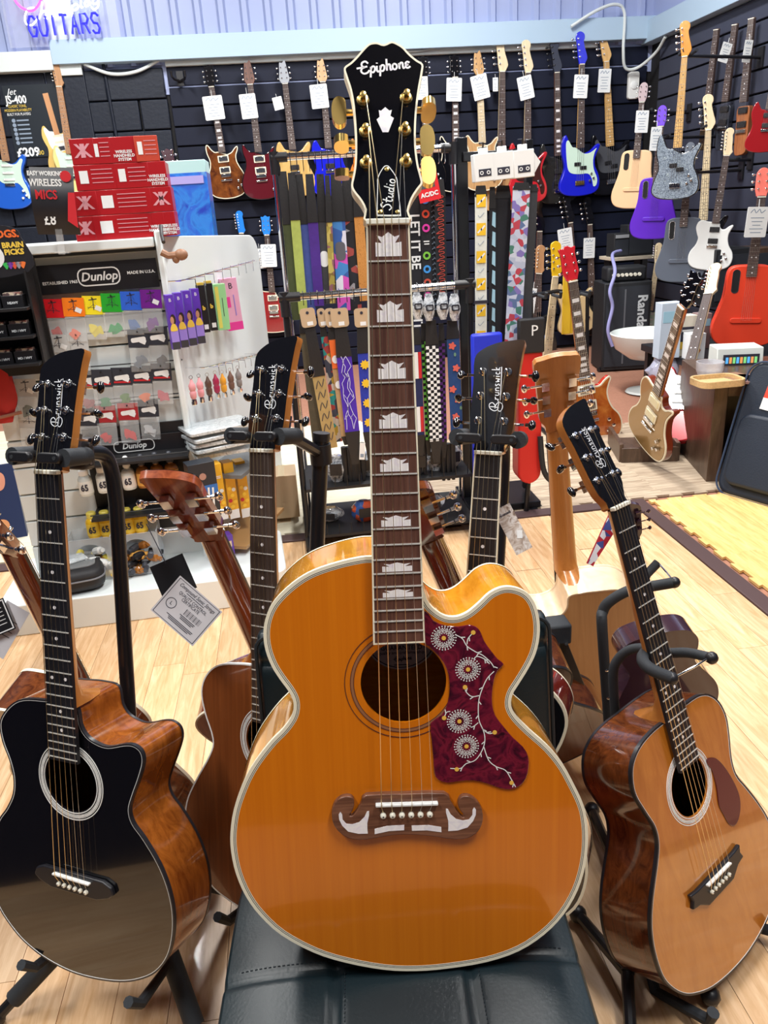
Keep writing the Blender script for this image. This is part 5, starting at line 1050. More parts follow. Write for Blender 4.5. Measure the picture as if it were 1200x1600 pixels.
# ------------------------------------------------------------------ electric guitars
B_STRAT = [(-28, -478), (-60, -470), (-78, -440), (-95, -412), (-115, -418), (-132, -455), (-140, -505), (-130, -555), (-118, -600), (-125, -650), (-148, -705), (-158, -750), (-150, -795), (-115, -825), (-50, -838), (10, -838), (80, -828), (135, -795), (158, -745), (155, -690), (135, -640), (118, -600), (112, -560), (122, -525), (140, -490), (150, -455), (145, -432), (128, -428), (105, -448), (75, -480), (45, -495), (28, -495)]
B_PRS = [(-28, -470), (-60, -468), (-85, -445), (-105, -415), (-120, -412), (-128, -435), (-125, -480), (-112, -530), (-118, -580), (-145, -640), (-162, -700), (-155, -760), (-115, -805), (-50, -825), (0, -828), (50, -825), (115, -805), (155, -760), (162, -700), (145, -640), (118, -585), (105, -545), (108, -505), (125, -470), (130, -448), (122, -440), (100, -455), (75, -480), (45, -492), (28, -492)]
B_LP = [(-28, -470), (-60, -466), (-100, -458), (-128, -475), (-138, -515), (-125, -560), (-112, -595), (-125, -645), (-155, -690), (-165, -740), (-150, -790), (-100, -820), (0, -830), (100, -820), (150, -790), (165, -740), (155, -690), (125, -645), (110, -600), (108, -560), (120, -525), (132, -500), (125, -488), (100, -500), (75, -520), (50, -520), (35, -500), (28, -480)]
B_BASS = [(-30, -605), (-65, -600), (-85, -570), (-105, -520), (-120, -500), (-138, -515), (-150, -570), (-150, -640), (-135, -700), (-130, -750), (-150, -810), (-170, -870), (-165, -920), (-120, -955), (-40, -968), (40, -968), (120, -955), (165, -920), (175, -860), (160, -800), (135, -750), (130, -700), (145, -650), (165, -610), (170, -585), (150, -578), (120, -600), (90, -625), (50, -640), (30, -640)]
_l = [(-30, -357), (-80, -360), (-112, -375), (-125, -410), (-128, -470), (-135, -540), (-158, -620), (-178, -690), (-175, -750), (-145, -795), (-80, -815), (0, -818)]
B_LAVA = _l+[(-x, y) for x, y in _l[-2::-1]]
B_SLIM = [(-28, -500), (-45, -505), (-52, -540), (-48, -600), (-50, -700), (-40, -790), (0, -800), (45, -780), (50, -700), (48, -600), (50, -540), (42, -505), (28, -500)]
E_STRAT = [(-21, 0), (-24, 12), (-27, 25), (-29, 60), (-33, 100), (-37, 140), (-36, 165), (-22, 185), (2, 190), (22, 178), (28, 158), (22, 140), (27, 110), (30, 70), (34, 40), (40, 24), (30, 10), (21, 0)]
E_BASS = [(-20, 0), (-24, 15), (-30, 40), (-34, 90), (-42, 150), (-50, 190), (-44, 215), (-20, 228), (5, 222), (20, 205), (22, 180), (14, 160), (22, 120), (38, 70), (44, 40), (34, 18), (20, 0)]
E_33 = [(-21, 0), (-30, 18), (-38, 40), (-36, 80), (-34, 120), (-40, 150), (-20, 148), (0, 160), (20, 148), (40, 150), (34, 120), (36, 80), (38, 40), (30, 18), (21, 0)]
E_PRS = [(-21, 0), (-34, 15), (-42, 35), (-36, 80), (-32, 120), (-26, 155), (-10, 150), (0, 156), (12, 170), (20, 160), (27, 120), (33, 80), (40, 35), (32, 15), (21, 0)]
E_PAD = [(-21, 0), (-28, 15), (-34, 40), (-34, 100), (-30, 128), (-15, 145), (0, 149), (15, 145), (30, 128), (34, 100), (34, 40), (28, 15), (21, 0)]
_tp = {}
def tun_e(m):
    k = m.name
    if k not in _tp:
        p = MB().lathe([(0.005, 0), (0.005, 0.003), (0.003, 0.004), (0.003, 0.012)], 10); p.cyl((0.002, 0, -0.012), (0.022, 0, -0.012), 0.002, n=6); p.ball((0.03, 0, -0.012), (0.009, 0.0075, 0.005), 8)
        me = mesh('tuner', p); me.materials.append(m); _tp[k] = me
    return _tp[k]
EG = 'electric guitars and basses on show'
def electric(label, M, kind, body, col_m, neck_m, board_m, head, head_m=None, bass=False, guard=None, pk='hum', bridge_m=None, tun=None, inl=PEARL, bind=None, slot=False, sc=None, name=None, frets=True, dots=True, group=EG, knobs=True, top_m=None, cat_='guitar'):
    sc = sc or (0.864 if bass else 0.648); nf = 20 if bass else 22
    tailY = min(p[1] for p in body)*0.001; th = 0.07 if slot else 0.044; zt = -0.014
    root = thing(name or ('bass_guitar' if bass else 'electric_guitar'), label, cat_, M @ TR(0, tailY, zt-th), group); OFF = TR(0, -tailY, th-zt)
    tun = tun or CHROME; bridge_m = bridge_m or CHROME
    def part(n, mb, m, p=None, Mx=None, **k): return obj(n, mb, m, p or root, (OFF if p is None else Matrix()) @ (Mx or Matrix()), **k)
    ol = cat(mm(body), 4)
    bd_ = part('body', MB().prism(ol, zt-th, zt), col_m, bevel=0.007, seg=3)
    if top_m: part('carved_top', MB().prism(inset(ol, 0.007), zt, zt+0.003), top_m, bevel=0.003)
    if bind: part('binding', MB().ring(inset(ol, -0.001), inset(ol, 0.006), zt-0.006, zt+0.001), bind)
    nw = 0.040 if bass else 0.043; ew = 0.062 if bass else 0.056
    yb = fret_y(nf, sc)-0.01
    if slot: yb = fret_y(18, sc)
    ye = max(yb, tailY+0.2)
    part('neck', MB().prism([(-nw/2, 0.01), (nw/2, 0.01), (ew/2, ye), (-ew/2, ye)], -0.026, -0.006), neck_m, bevel=0.006)
    fb = part('fretboard', MB().prism([(-nw/2, 0), (nw/2, 0), (ew/2, ye), (-ew/2, ye)], -0.0065, 0), board_m)
    if frets:
        f = MB()
        for k in range(1, (18 if slot else nf)+1):
            y = fret_y(k, sc); wv = nw+(ew-nw)*y/ye; f.box((0, y, 0.0005), (wv, 0.0016, 0.0012))
        o = part('frets', f, STEEL, fb); o['kind'] = 'stuff'
    if dots:
        for k in (3, 5, 7, 9, 12, 15, 17, 19):
            y = (fret_y(k, sc)+fret_y(k-1, sc))/2
            if y < ye: continue
            if dots == 'block': part('inlay', MB().box((0, y, 0.0003), (nw*0.75, 0.018, 0.0005)), inl, fb)
            else:
                for dx in ((-0.012, 0.012) if k == 12 else (0,)): part('inlay', MB().lathe([(0.0038, 0), (0.0038, 0.0004)], 8, TR(dx, y, 0)), inl, fb)
    part('nut', MB().box((0, 0.002, -0.001), (nw, 0.005, 0.009)), BONE)
    if head:
        HMx = TR(0, 0.004, -0.008) @ RX(-(9 if head in (E_33, E_PRS, E_PAD) else 2))
        part('headstock', MB().prism(cat(mm(head), 3), -0.016, 0), head_m or neck_m, None, HMx, bevel=0.002)
        if head in (E_STRAT, E_BASS):
            n = 4 if head is E_BASS else 6
            for k in range(n):
                t = (k+0.5)/n; y = 0.03+t*((0.17 if n == 4 else 0.14)); x = -0.016-t*(0.02 if n == 4 else 0.008)
                o = obj('tuner', tun_e(tun), None, root, OFF @ HMx @ TR(x, y, 0) @ RZ(180) @ Matrix.Scale(1.3 if n == 4 else 0.9, 4))
        else:
            for s in (-1, 1):
                for k in range(3): obj('tuner', tun_e(tun), None, root, OFF @ HMx @ TR(s*0.02, 0.04+0.038*k, 0) @ (RZ(180) if s < 0 else Matrix()))
    if guard:
        gm, gp = guard
        part('pickguard', MB().prism(cat(mm(gp), 3), zt+(0.003 if top_m else 0), zt+0.0025+(0.003 if top_m else 0)), gm)
    zp = zt+(0.006 if top_m else 0.003)
    if slot:
        rim = circ(0, 0, 0.021, 24); st = [(x, y+(0.045 if y >= 0 else -0.045)) for x, y in rim]; st2 = [(x*0.82, (y-(0.045 if y > 0 else -0.045))*0.82+(0.045 if y > 0 else -0.045)) for x, y in st]
        part('sound_slot', MB().prism(st2, zt+0.0005, zt+0.0012), M_gap, None, TR(-0.078, -0.445, 0)); part('slot_rim', MB().ring(st, st2, zt-0.001, zt+0.003), CHROME, None, TR(-0.078, -0.445, 0))
        part('bridge', MB().prism(rrect(0.17, 0.03, 0.014, 4, 0, -0.665), zt, zt+0.009), bridge_m, bevel=0.003)
        by = -0.665
    else:
        by = -sc-0.004
        if bass: ys = {'split': (-0.735,), 'jazz': (-0.72, -0.8), 'hum': (-0.74,), 'three': (-0.70, -0.755, -0.81)}.get(pk, (-0.74,))
        else: ys = (-0.51, -0.565, -0.615) if pk == 'sss' else (-0.525, -0.61)
        for i, y in enumerate(ys):
            if pk == 'split':
                part('pickup', MB().box((-0.022, y+0.012, zp+0.003), (0.055, 0.028, 0.008)), BLACK, bevel=0.003); part('pickup', MB().box((0.028, y-0.018, zp+0.003), (0.055, 0.028, 0.008)), BLACK, bevel=0.003); continue
            w_, h_ = (0.085, 0.018) if pk == 'sss' else (0.072, 0.038)
            pm = WHITE if pk == 'sss' else (CHROME if pk == 'chrome' else (MATS.get('p90_cream') or mat('p90_cream', (0.86, 0.78, 0.5), 0.4) if pk == 'p90' else BLACK))
            pu = part('pickup', MB().box((0, y, zp+0.003), (w_, h_, 0.008)), pm, bevel=0.003)
            if pk in ('hum', 'chrome', 'p90') and bind is not None or pk == 'chrome': part('pickup_ring', MB().ring(rrect(w_+0.016, h_+0.014, 0.004, 2, 0, y), rrect(w_, h_, 0.003, 2, 0, y), zp-0.002, zp+0.003), CREAM, pu)
        part('bridge', MB().box((0, by, zp+0.004), (0.078, 0.034 if bass else 0.022, 0.010)), bridge_m, bevel=0.002)
        if pk in ('chrome', 'p90'): part('tailpiece', MB().box((0, by-0.035, zp+0.005), (0.09, 0.014, 0.010)), bridge_m, bevel=0.003)
        if knobs:
            for x, y in ((0.095, -0.70-(0.1 if bass else 0)), (0.115, -0.735-(0.1 if bass else 0)), (0.085, -0.755-(0.1 if bass else 0))): part('knob', MB().lathe([(0.010, 0), (0.009, 0.012), (0.007, 0.013)], 10, TR(x, y, zp)), WHITE if pk == 'sss' else CHROME)
    ns = 4 if bass else 6
    st = MB()
    for k in range(ns): st.tube([(-nw*0.4+nw*0.8*k/(ns-1), 0.003, 0.003), (-0.027+0.054*k/(ns-1), by, zp+0.011)], 0.0006 if not bass else 0.001, 4)
    o = part('strings', st, STEEL); o['kind'] = 'stuff'
    return root
G_STRAT = [(-30, -470), (-62, -462), (-85, -432), (-105, -430), (-108, -470), (-98, -520), (-95, -560), (-85, -600), (-60, -635), (0, -650), (60, -640), (105, -700), (125, -760), (140, -740), (130, -680), (108, -620), (102, -560), (110, -515), (128, -470), (110, -460), (75, -495), (30, -500)]
G_PB = [(-32, -600), (-68, -590), (-100, -540), (-120, -560), (-118, -640), (-112, -700), (-100, -760), (-70, -790), (0, -800), (70, -800), (105, -840), (120, -900), (145, -890), (150, -840), (120, -770), (112, -700), (125, -640), (140, -610), (90, -640), (32, -645)]
def hang(top, bot, Y, nominal_top, tailm, face=(0, -1, 0), off=None):
    """frame from the pixels of head top and body bottom, on a plane at Y (or a list of two depths)"""
    if isinstance(Y, tuple): a, b = onX(*top, Y[0]), onX(*bot, Y[0])
    else: a, b = onY(*top, Y), onY(*bot, Y)
    y = (a-b); L = y.length; y.normalize(); s = L/(nominal_top+tailm); z = Vector(face); z = (z-y*z.dot(y)).normalized(); n = b+y*(tailm*s)
    return frame(n, y.cross(z), y, z) @ Matrix.Scale(s, 4)
def lac(n, c, r=0.18): return mat('lacquer_'+n, c, r, coat=0.8)
maple = wood('maple_neck', (0.62, 0.36, 0.12), (0.78, 0.5, 0.2), 'Y', (25, 2), 0.35, 0.3, 0.6)
maple_r = wood('roasted_maple', (0.40, 0.20, 0.09), (0.54, 0.29, 0.14), 'Y', (25, 2), 0.4, 0.2, 0.6)
maple_p = wood('pale_maple', (0.72, 0.58, 0.36), (0.84, 0.70, 0.48), 'Y', (25, 2), 0.35, 0.3, 0.6)
rose_e = wood('rosewood_dull', (0.05, 0.03, 0.028), (0.13, 0.085, 0.075), 'Y', (50, 2), 0.5, 0, 0.6)
tanw = wood('tan_body', (0.45, 0.25, 0.10), (0.62, 0.38, 0.18), 'Y', (18, 2), 0.3, 0.5, 1.0)
goldw = wood('gold_body', (0.55, 0.34, 0.10), (0.72, 0.48, 0.18), 'Y', (14, 3), 0.25, 0.6, 1.0)
burst = wood('brown_burst', (0.06, 0.014, 0.006), (0.26, 0.08, 0.015), 'Y', (4, 3), 0.15, 0.9, 1.0)
mint = mat('mint_guard', (0.62, 0.82, 0.70), 0.4); cobalt = lac('cobalt', (0.01, 0.015, 0.62)); redl = lac('red', (0.55, 0.02, 0.03)); blk = GLOSSBLACK
YE = 6.9; GT, GBm, BT, BB = 0.19, 0.838, 0.228, 0.968
electric('blue electric guitar with mint pickguard at the left edge of the wall', hang((-17, 104), (22, 327), YE, GT, GBm), 's', B_STRAT, lac('sky', (0.02, 0.12, 0.62)), maple_r, maple_r, E_STRAT, guard=(mint, G_STRAT), pk='sss', inl=INK)
electric('cream yellow electric guitar with roasted neck beside the poster', hang((85, 92), (121, 316), YE, GT, GBm), 's', B_STRAT, lac('butter', (0.85, 0.74, 0.30)), maple_r, maple_r, E_STRAT, guard=(mint, G_STRAT), pk='sss', inl=INK)
electric('brown sunburst double-cut electric guitar with chrome pickups on the slatwall', hang((324, 98), (359, 310), YE, 0.17, 0.828), 'p', B_PRS, blk, rosew, rose_e, E_33, head_m=blk, pk='chrome', bind=CREAM, top_m=burst, dots='block')
electric('dark red double-cut electric guitar with chrome pickups on the slatwall', hang((386, 93), (413, 312), 6.84, 0.17, 0.828), 'p', B_PRS, blk, rosew, rose_e, E_PRS, head_m=rosew, pk='chrome', top_m=lac('oxblood', (0.10, 0.006, 0.012)))
electric('gold natural electric guitar hanging behind the strap rack', hang((441, 93), (466, 308), 6.9, 0.17, GBm), 's', B_STRAT, goldw, rosew, rose_e, E_PRS, head_m=mat('grey_head', (0.3, 0.32, 0.36), 0.4), pk='hum')
electric('cobalt blue electric guitar hanging behind the strap rack', hang((501, 90), (520, 306), YE, 0.17, GBm), 's', B_STRAT, cobalt, rosew, rose_e, E_PRS, head_m=tanw, pk='hum')
electric('orange electric guitar almost hidden behind the jumbo headstock', hang((566, 86), (578, 303), 6.84, 0.17, 0.828), 'p', B_PRS, lac('orange', (0.85, 0.22, 0.02)), tanw, rose_e, E_PRS, pk='hum')
electric('black electric guitar right beside the jumbo headstock', hang((662, 84), (668, 300), 6.84, 0.17, 0.828), 'p', B_PRS, blk, rosew, rose_e, E_33, head_m=blk, pk='chrome', dots='block')
electric('black electric guitar with block inlays above the rack end', hang((711, 82), (713, 300), 6.9, 0.17, 0.828), 'p', B_PRS, blk, rosew, rose_e, E_33, head_m=blk, pk='chrome', bind=CREAM, dots='block')
electric('tan natural double-cut electric guitar with cream pickup frame', hang((748, 78), (757, 298), 6.84, 0.17, 0.828), 'p', B_PRS, tanw, maple_p, maple_p, E_PRS, head_m=tanw, pk='hum', bind=CREAM)
electric('bass guitar with pale headstock and dark neck', hang((786, 57), (783, 330), YE, BT, BB), 'b', B_BASS, tanw, maple_p, rose_e, E_BASS, head_m=maple_p, bass=True, pk='jazz')
electric('red bass guitar with tortoise guard', hang((826, 62), (824, 318), 6.82, BT, BB), 'b', B_BASS, redl, maple_p, rose_e, E_BASS, head_m=maple_p, bass=True, pk='split', guard=(mat('dark_tortoise', (0.05, 0.012, 0.01), 0.3), G_PB))
electric('black bass guitar with grey block inlays', hang((870, 62), (874, 318), YE, BT, BB), 'b', B_BASS, lac('gunmetal', (0.02, 0.02, 0.02)), rosew, rose_e, E_BASS, head_m=blk, bass=True, pk='jazz', dots='block', tun=BLACKM)
electric('cobalt blue bass guitar with mint pickguard and blue headstock', hang((911, 49), (906, 306), 6.80, BT, BB), 'b', B_BASS, cobalt, maple, rose_e, E_BASS, head_m=cobalt, bass=True, pk='split', guard=(mint, G_PB), bridge_m=GOLD)
electric('black bass guitar with amber maple neck and headstock', hang((946, 44), (957, 304), YE, BT, BB), 'b', B_BASS, blk, maple, maple, E_BASS, bass=True, pk='split', inl=WHITE, guard=(mat('grey_guard', (0.08, 0.085, 0.10), 0.3), G_PB))
# lower row on the back wall
electric('dark bass guitar with a yellow dot on its headstock', hang((845, 312), (838, 560), 6.9, BT, BB), 'b', B_BASS, lac('gunmetal', (0.02, 0.02, 0.02)), rosew, rose_e, E_BASS, head_m=blk, bass=True, pk='jazz')
electric('cream bass guitar with three dark pickups low on the wall', hang((889, 305), (903, 522), 6.84, BT, BB), 'b', B_BASS, lac('cream', (0.75, 0.56, 0.30)), rosew, rose_e, E_BASS, head_m=blk, bass=True, pk='three')
electric('black bass guitar with silver knobs low on the wall beside the amplifier', hang((921, 308), (927, 524), YE, BT, BB), 'b', B_BASS, blk, rose_e, rose_e, E_BASS, head_m=blk, bass=True, pk='jazz')
# guitars on the floor rack in front of the wall
electric('pale blue electric guitar with brown neck and a hanging tag on the floor rack', hang((848, 384), (818, 610), 5.2, GT, GBm), 's', B_STRAT, lac('powder', (0.30, 0.45, 0.80)), rosew, rose_e, E_STRAT, head_m=maple_r, pk='sss')
electric('sunburst bass guitar with a yellow headstock on the floor rack', hang((874, 378), (846, 650), 4.7, BT, BB), 'b', B_BASS, burst, maple_p, maple_p, E_BASS, head_m=lac('lemon', (0.85, 0.52, 0.02)), bass=True, pk='jazz', inl=INK)
electric('cherry sunburst single-cut electric guitar on the floor rack behind the pale guitar', hang((889, 385), (928, 700), 4.15, 0.16, 0.83), 'l', B_LP, lac('cherry', (0.45, 0.02, 0.01)), mahog, rose_e, E_33, head_m=redl, pk='chrome', bind=CREAM, top_m=wood('amber_burst', (0.35, 0.06, 0.01), (0.62, 0.22, 0.04), 'Y', (4, 3), 0.15, 0.9, 1.0), dots='block')
# right-hand wall
FR = (-0.5, -0.86, 0)
FR2 = (-0.62, -0.78, 0)
paisley = patches('paisley', [(0.02, 0.03, 0.06), (0.35, 0.42, 0.5), (0.04, 0.06, 0.1), (0.5, 0.58, 0.62)], 60, 0.3, 0.6, 'NOISE')
electric('paisley patterned bass guitar with amber neck on a long wall arm', hang((1074, 32), (1052, 312), 5.0, BT, BB, FR), 'b', B_BASS, blk, maple, maple, E_BASS, bass=True, pk='split', top_m=paisley, inl=INK, head_m=lac('amber', (0.62, 0.24, 0.03)))
def lava(label, top, bot, Y, m, hm, face=FR): return electric(label, hang(top, bot, Y, 0.149, 0.818, face), 'v', B_LAVA, m, BLACK, rose_e, E_PAD, head_m=hm, slot=True, bridge_m=m, name='carbon_guitar')
nat = mat('matte_sand', (0.78, 0.52, 0.30), 0.45)
lava('sand-coloured slotted guitar without sound hole on the corner wall', (1006, 128), (986, 326), 5.9, nat, mat('matte_mauve', (0.32, 0.24, 0.26), 0.5))
lava('purple slotted guitar without sound hole on the right wall', (1035, 164), (1018, 374), 5.45, mat('matte_purple', (0.10, 0.015, 0.50), 0.4), MATS['matte_purple'])
lava('grey slotted guitar without sound hole under the paisley bass', (1079, 222), (1060, 441), 5.1, mat('matte_slate', (0.10, 0.12, 0.16), 0.45), MATS['matte_slate'])
electric('black bass guitar with pale headstock and pale neck on the right wall', hang((1110, 147), (1094, 425), 5.4, BT, BB, FR), 'b', B_BASS, blk, maple_p, maple_p, E_BASS, bass=True, pk='jazz', inl=INK)
electric('white electric guitar with striped dark neck on the right wall', hang((1142, 200), (1106, 424), 5.0, GT, GBm, FR), 's', B_LP, WHITE, rosew, rose_e, E_STRAT, head_m=maple_p, pk='hum')
for (tp_, bt_, m, n) in (((1119, 42), (1096, 235), blk, 'leftmost slim dark headless guitar high on the right wall'), ((1148, 34), (1122, 235), lac('slate', (0.03, 0.035, 0.05)), 'slim slate-coloured headless guitar with a white tag on the right wall'), ((1174, 24), (1152, 243), wood('red_cedar', (0.30, 0.09, 0.03), (0.46, 0.17, 0.06), 'Y', (18, 2), 0.4, 0.2, 1.0), 'slim wooden headless travel guitar on the right wall')):
    electric(n, hang(tp_, bt_, (3.07,), 0.02, 0.80, (-0.93, -0.37, 0)), 'h', B_SLIM, m, rose_e, rose_e, None, pk='hum', knobs=False)
electric('glossy red electric guitar cut by the right edge of the picture', hang((1222, 40), (1190, 238), 4.6, GT, GBm, FR), 's', B_STRAT, lac('wine', (0.30, 0.008, 0.012)), mahog, rose_e, E_STRAT, pk='hum')
electric('small cream electric guitar standing before the dark amplifier', hang((1031, 380), (1008, 540), 5.9, GT, GBm, (-0.3, -0.95, 0)), 's', B_STRAT, lac('ivory', (0.80, 0.80, 0.58)), maple_p, maple_p, E_STRAT, guard=(mint, G_STRAT), pk='sss', inl=INK)
lava('bright red slotted guitar standing on the white chair', (1196, 262), (1160, 543), 4.05, mat('matte_scarlet', (0.80, 0.055, 0.02), 0.4), mat('matte_coral', (0.78, 0.16, 0.12), 0.45), (-0.35, -0.93, 0.05))
def lean_pose(top, bot, zb_, L, tm, face):
    b = onZ(*bot, zb_); best = None
    for i in range(300):
        t = 3.2+i*0.008; a = atd(*top, t); e = abs((a-b).length-L)
        if best is None or e < best[0]-1e-9: best = (e, a)
    a = best[1]; y = (a-b).normalized(); z = Vector(face); z = (z-y*z.dot(y)).normalized(); return frame(b+y*tm, y.cross(z), y, z)
electric('goldtop single-cut electric guitar leaning in the low wooden rack', lean_pose((1078, 428), (1000, 700), 0.09, 0.99, 0.83, (-0.96, -0.28, 0.15)), 'l', B_LP, lac('mahog_body', (0.20, 0.03, 0.01)), mahog, rose_e, E_33, head_m=blk, pk='p90', bind=CREAM, top_m=mat('gold_top', (0.36, 0.22, 0.08), 0.28, 0.5, coat=0.8), dots='block')
electric('red electric guitar with white guard leaning in the low wooden rack', lean_pose((1118, 411), (1045, 688), 0.09, 1.02, 0.838, (-0.78, -0.58, 0.2)), 's', B_STRAT, redl, maple_p, rose_e, E_STRAT, head_m=maple_p, guard=(mat('white_guard', (0.75, 0.8, 0.85), 0.4), G_STRAT), pk='sss', frets=False)
# price tags
def price_tag(x0, y0, x1, y1, Y, label, rz=0, col=None, head='', face=(0, -1, 0)):
    a = onY(x0, y1, Y); b = onY(x1, y0, Y); c = (a+b)/2; w_ = abs(b.x-a.x); h_ = abs(b.z-a.z); z = Vector(face).normalized(); xx = UZ.cross(z)*1.0
    o = thing('price_tag', label, 'price tag', frame(c, xx, UZ, z) @ RZ(rz), 'price tags on the wall guitars')
    obj('card', MB().prism(rrect(w_, h_, w_*0.06), -0.001, 0.001), col or PAPER, o)
    for k in range(5): obj('print', MB().box((0, h_*(0.14-0.12*k), 0.0014), (w_*(0.62-0.12*(k % 3)), h_*0.022, 0.0006)), mat('print_slate', (0.25, 0.32, 0.42), 0.6), o)
    obj('print', MB().ribbon(cat([(-w_*.35, h_*.3), (-w_*.2, h_*.42), (-w_*.1, h_*.3), (w_*.05, h_*.42), (w_*.15, h_*.3), (w_*.32, h_*.4)], 3, False), h_*0.03, 0.0014), mat('print_slate', (0.25, 0.32, 0.42), 0.6), o)
    obj('cord', MB().tube([(0, h_*0.45, 0), (0, h_*0.75, -0.005)], 0.0015, 5), PAPER, o)
    return o
TG = [(321, 149, 347, 188, 'brown sunburst guitar', 3), (378, 146, 399, 186, 'dark red guitar', 3), (428, 151, 441, 172, 'gold natural guitar', 10), (487, 131, 511, 170, 'cobalt blue guitar', 3), (652, 119, 668, 156, 'black guitar by the jumbo headstock', 0), (698, 121, 721, 159, 'black guitar with block inlays', -3), (738, 116, 763, 156, 'tan natural guitar', 12), (770, 121, 778, 143, 'bass with pale headstock', 0), (810, 118, 833, 156, 'red bass', 12), (896, 116, 919, 154, 'cobalt blue bass', -3), (934, 107, 955, 145, 'black bass with amber neck', -2)]
for x0, y0, x1, y1, n, r in TG: price_tag(x0, y0, x1, y1, {'tan natural guitar': 6.825, 'red bass': 6.805, 'cobalt blue bass': 6.785, 'dark red guitar': 6.825, 'black guitar by the jumbo headstock': 6.825}.get(n, 6.885), 'white price tag hanging on the %s' % n, r)
price_tag(872, 356, 895, 390, 6.82, 'white price tag on the cream bass low on the wall', 8); price_tag(911, 371, 930, 404, 6.88, 'white price tag on the black bass beside the amplifier', 0); price_tag(825, 450, 837, 490, 5.17, 'white price tag on the pale blue guitar of the floor rack', -8)
price_tag(992, 172, 1014, 208, 5.86, 'white price tag on the sand-coloured guitar', -2); price_tag(1015, 198, 1034, 236, 5.42, 'white price tag on the purple guitar', -3); price_tag(1057, 264, 1081, 304, 5.06, 'white price tag on the grey slotted guitar', -3); price_tag(1163, 322, 1202, 372, 3.98, 'large white price tag on the bright red guitar', -3); price_tag(1160, 62, 1176, 98, onX(1168, 80, 3.03).y, 'white price tag on the wooden headless guitar', -5); price_tag(1124, 66, 1142, 98, onX(1138, 82, 3.03).y, 'slanted white price tag on the slate-coloured headless guitar', -16)
# ------------------------------------------------------------------ strap rack
YT, YL, YR = 3.3, 3.05, 3.2
rk = thing('strap_rack', 'chrome and black strap rack behind the jumbo neck', 'rack', TR(onY(580, 850, YT).x, 3.2, 0)); I = rk.matrix_world.inverted()
def L(p): return tuple(I @ Vector(p))
tl, tr = onY(428, 246, YT), onY(708, 231, YT); zt_ = (tl.z+tr.z)/2
bl, br_ = onY(440, 468, YL), onY(738, 441, YL); zl_ = (bl.z+br_.z)/2
obj('top_bar', MB().cyl(L((tl.x, YT, zt_)), L((tr.x, YT, zt_)), 0.014, n=14), CHROME, rk)
obj('lower_bar', MB().cyl(L((bl.x, YL, zl_)), L((br_.x, YL, zl_)), 0.014, n=14), CHROME, rk)
for x in (tl.x, tr.x):
    obj('connector', MB().cyl(L((x-0.012, YT, zt_)), L((x+0.05, YT, zt_)) if x == tl.x else L((x-0.05, YT, zt_)), 0.018, n=12).cyl(L((x, YT, zt_+0.02)), L((x, YT, zt_-0.06)), 0.018, n=12), BLACK, rk)
    obj('post', MB().cyl(L((x, YT, zt_-0.03)), L((x, YT, 0.02)), 0.012, n=12), CHROME, rk)
for x in (bl.x, br_.x):
    s = 1 if x == bl.x else -1
    obj('connector', MB().cyl(L((x-0.01*s, YL, zl_)), L((x+0.07*s, YL, zl_)), 0.018, n=12).cyl(L((x+0.01*s, YL, zl_+0.02)), L((x+0.01*s, YL, zl_-0.07)), 0.018, n=12), BLACK, rk)
    obj('post', MB().cyl(L((x+0.01*s, YL, zl_-0.04)), L((x+0.01*s, YL, 0.02)), 0.012, n=12), BLACKM, rk)
    obj('foot', MB().cyl(L((x+0.01*s, YL-0.12, 0.016)), L((x+0.01*s, YT+0.05, 0.016)), 0.014, n=10), BLACK, rk)
for k in range(26):
    x = tl.x+0.06+(tr.x-tl.x-0.1)*k/25; obj('hook', MB().tube([L((x, YT, zt_+0.015)), L((x, YT-0.035, zt_+0.012)), L((x, YT-0.035, zt_-0.05)), L((x, YT-0.02, zt_-0.055))], 0.0016, 5), CHROME, rk)
for k in range(22):
    x = bl.x+0.08+(br_.x-bl.x-0.16)*k/21; obj('hook', MB().tube([L((x, YL, zl_+0.018)), L((x, YL-0.03, zl_+0.015)), L((x, YL-0.03, zl_-0.03))], 0.0016, 5), CHROME, rk)
for z, y0 in ((0.24, 3.02), (0.05, 2.98)): 
    obj('wire_shelf', MB().box(L(((bl.x+br_.x)/2, (y0+3.35)/2, z)), (br_.x-bl.x-0.04, 3.35-y0, 0.012)), M_shelf, rk)
    for k in range(14): obj('shelf_wire', MB().tube([L((bl.x+0.04+(br_.x-bl.x-0.08)*k/13, y0, z+0.008)), L((bl.x+0.04+(br_.x-bl.x-0.08)*k/13, y0, z+0.05))], 0.002, 5), BLACKM, rk)
foil = patches('clear_bag', [(0.12, 0.14, 0.17), (0.75, 0.8, 0.85), (0.25, 0.28, 0.32), (0.05, 0.05, 0.06)], 35, 0.15, 0.7, 'NOISE')
random.seed(11)
def crumple(w_, h_, d_, n=6):
    """rumpled bag"""
    mb = MB(); vs = []
    for j in range(n+1):
        for i in range(2*n):
            a = math.pi*i/n; t = j/n; r = math.sin(math.pi*min(max(t, .08), .92))**0.5*random.uniform(0.8, 1.08)
            vs.append((w_/2*math.cos(a)*r, d_/2*math.sin(a)*r, h_*t))
    m2 = 2*n
    fs = [(j*m2+i, j*m2+(i+1) % m2, (j+1)*m2+(i+1) % m2, (j+1)*m2+i) for j in range(n) for i in range(m2)]+[tuple(range(m2))[::-1], tuple(range(n*m2, n*m2+m2))]
    return mb.add(vs, fs)
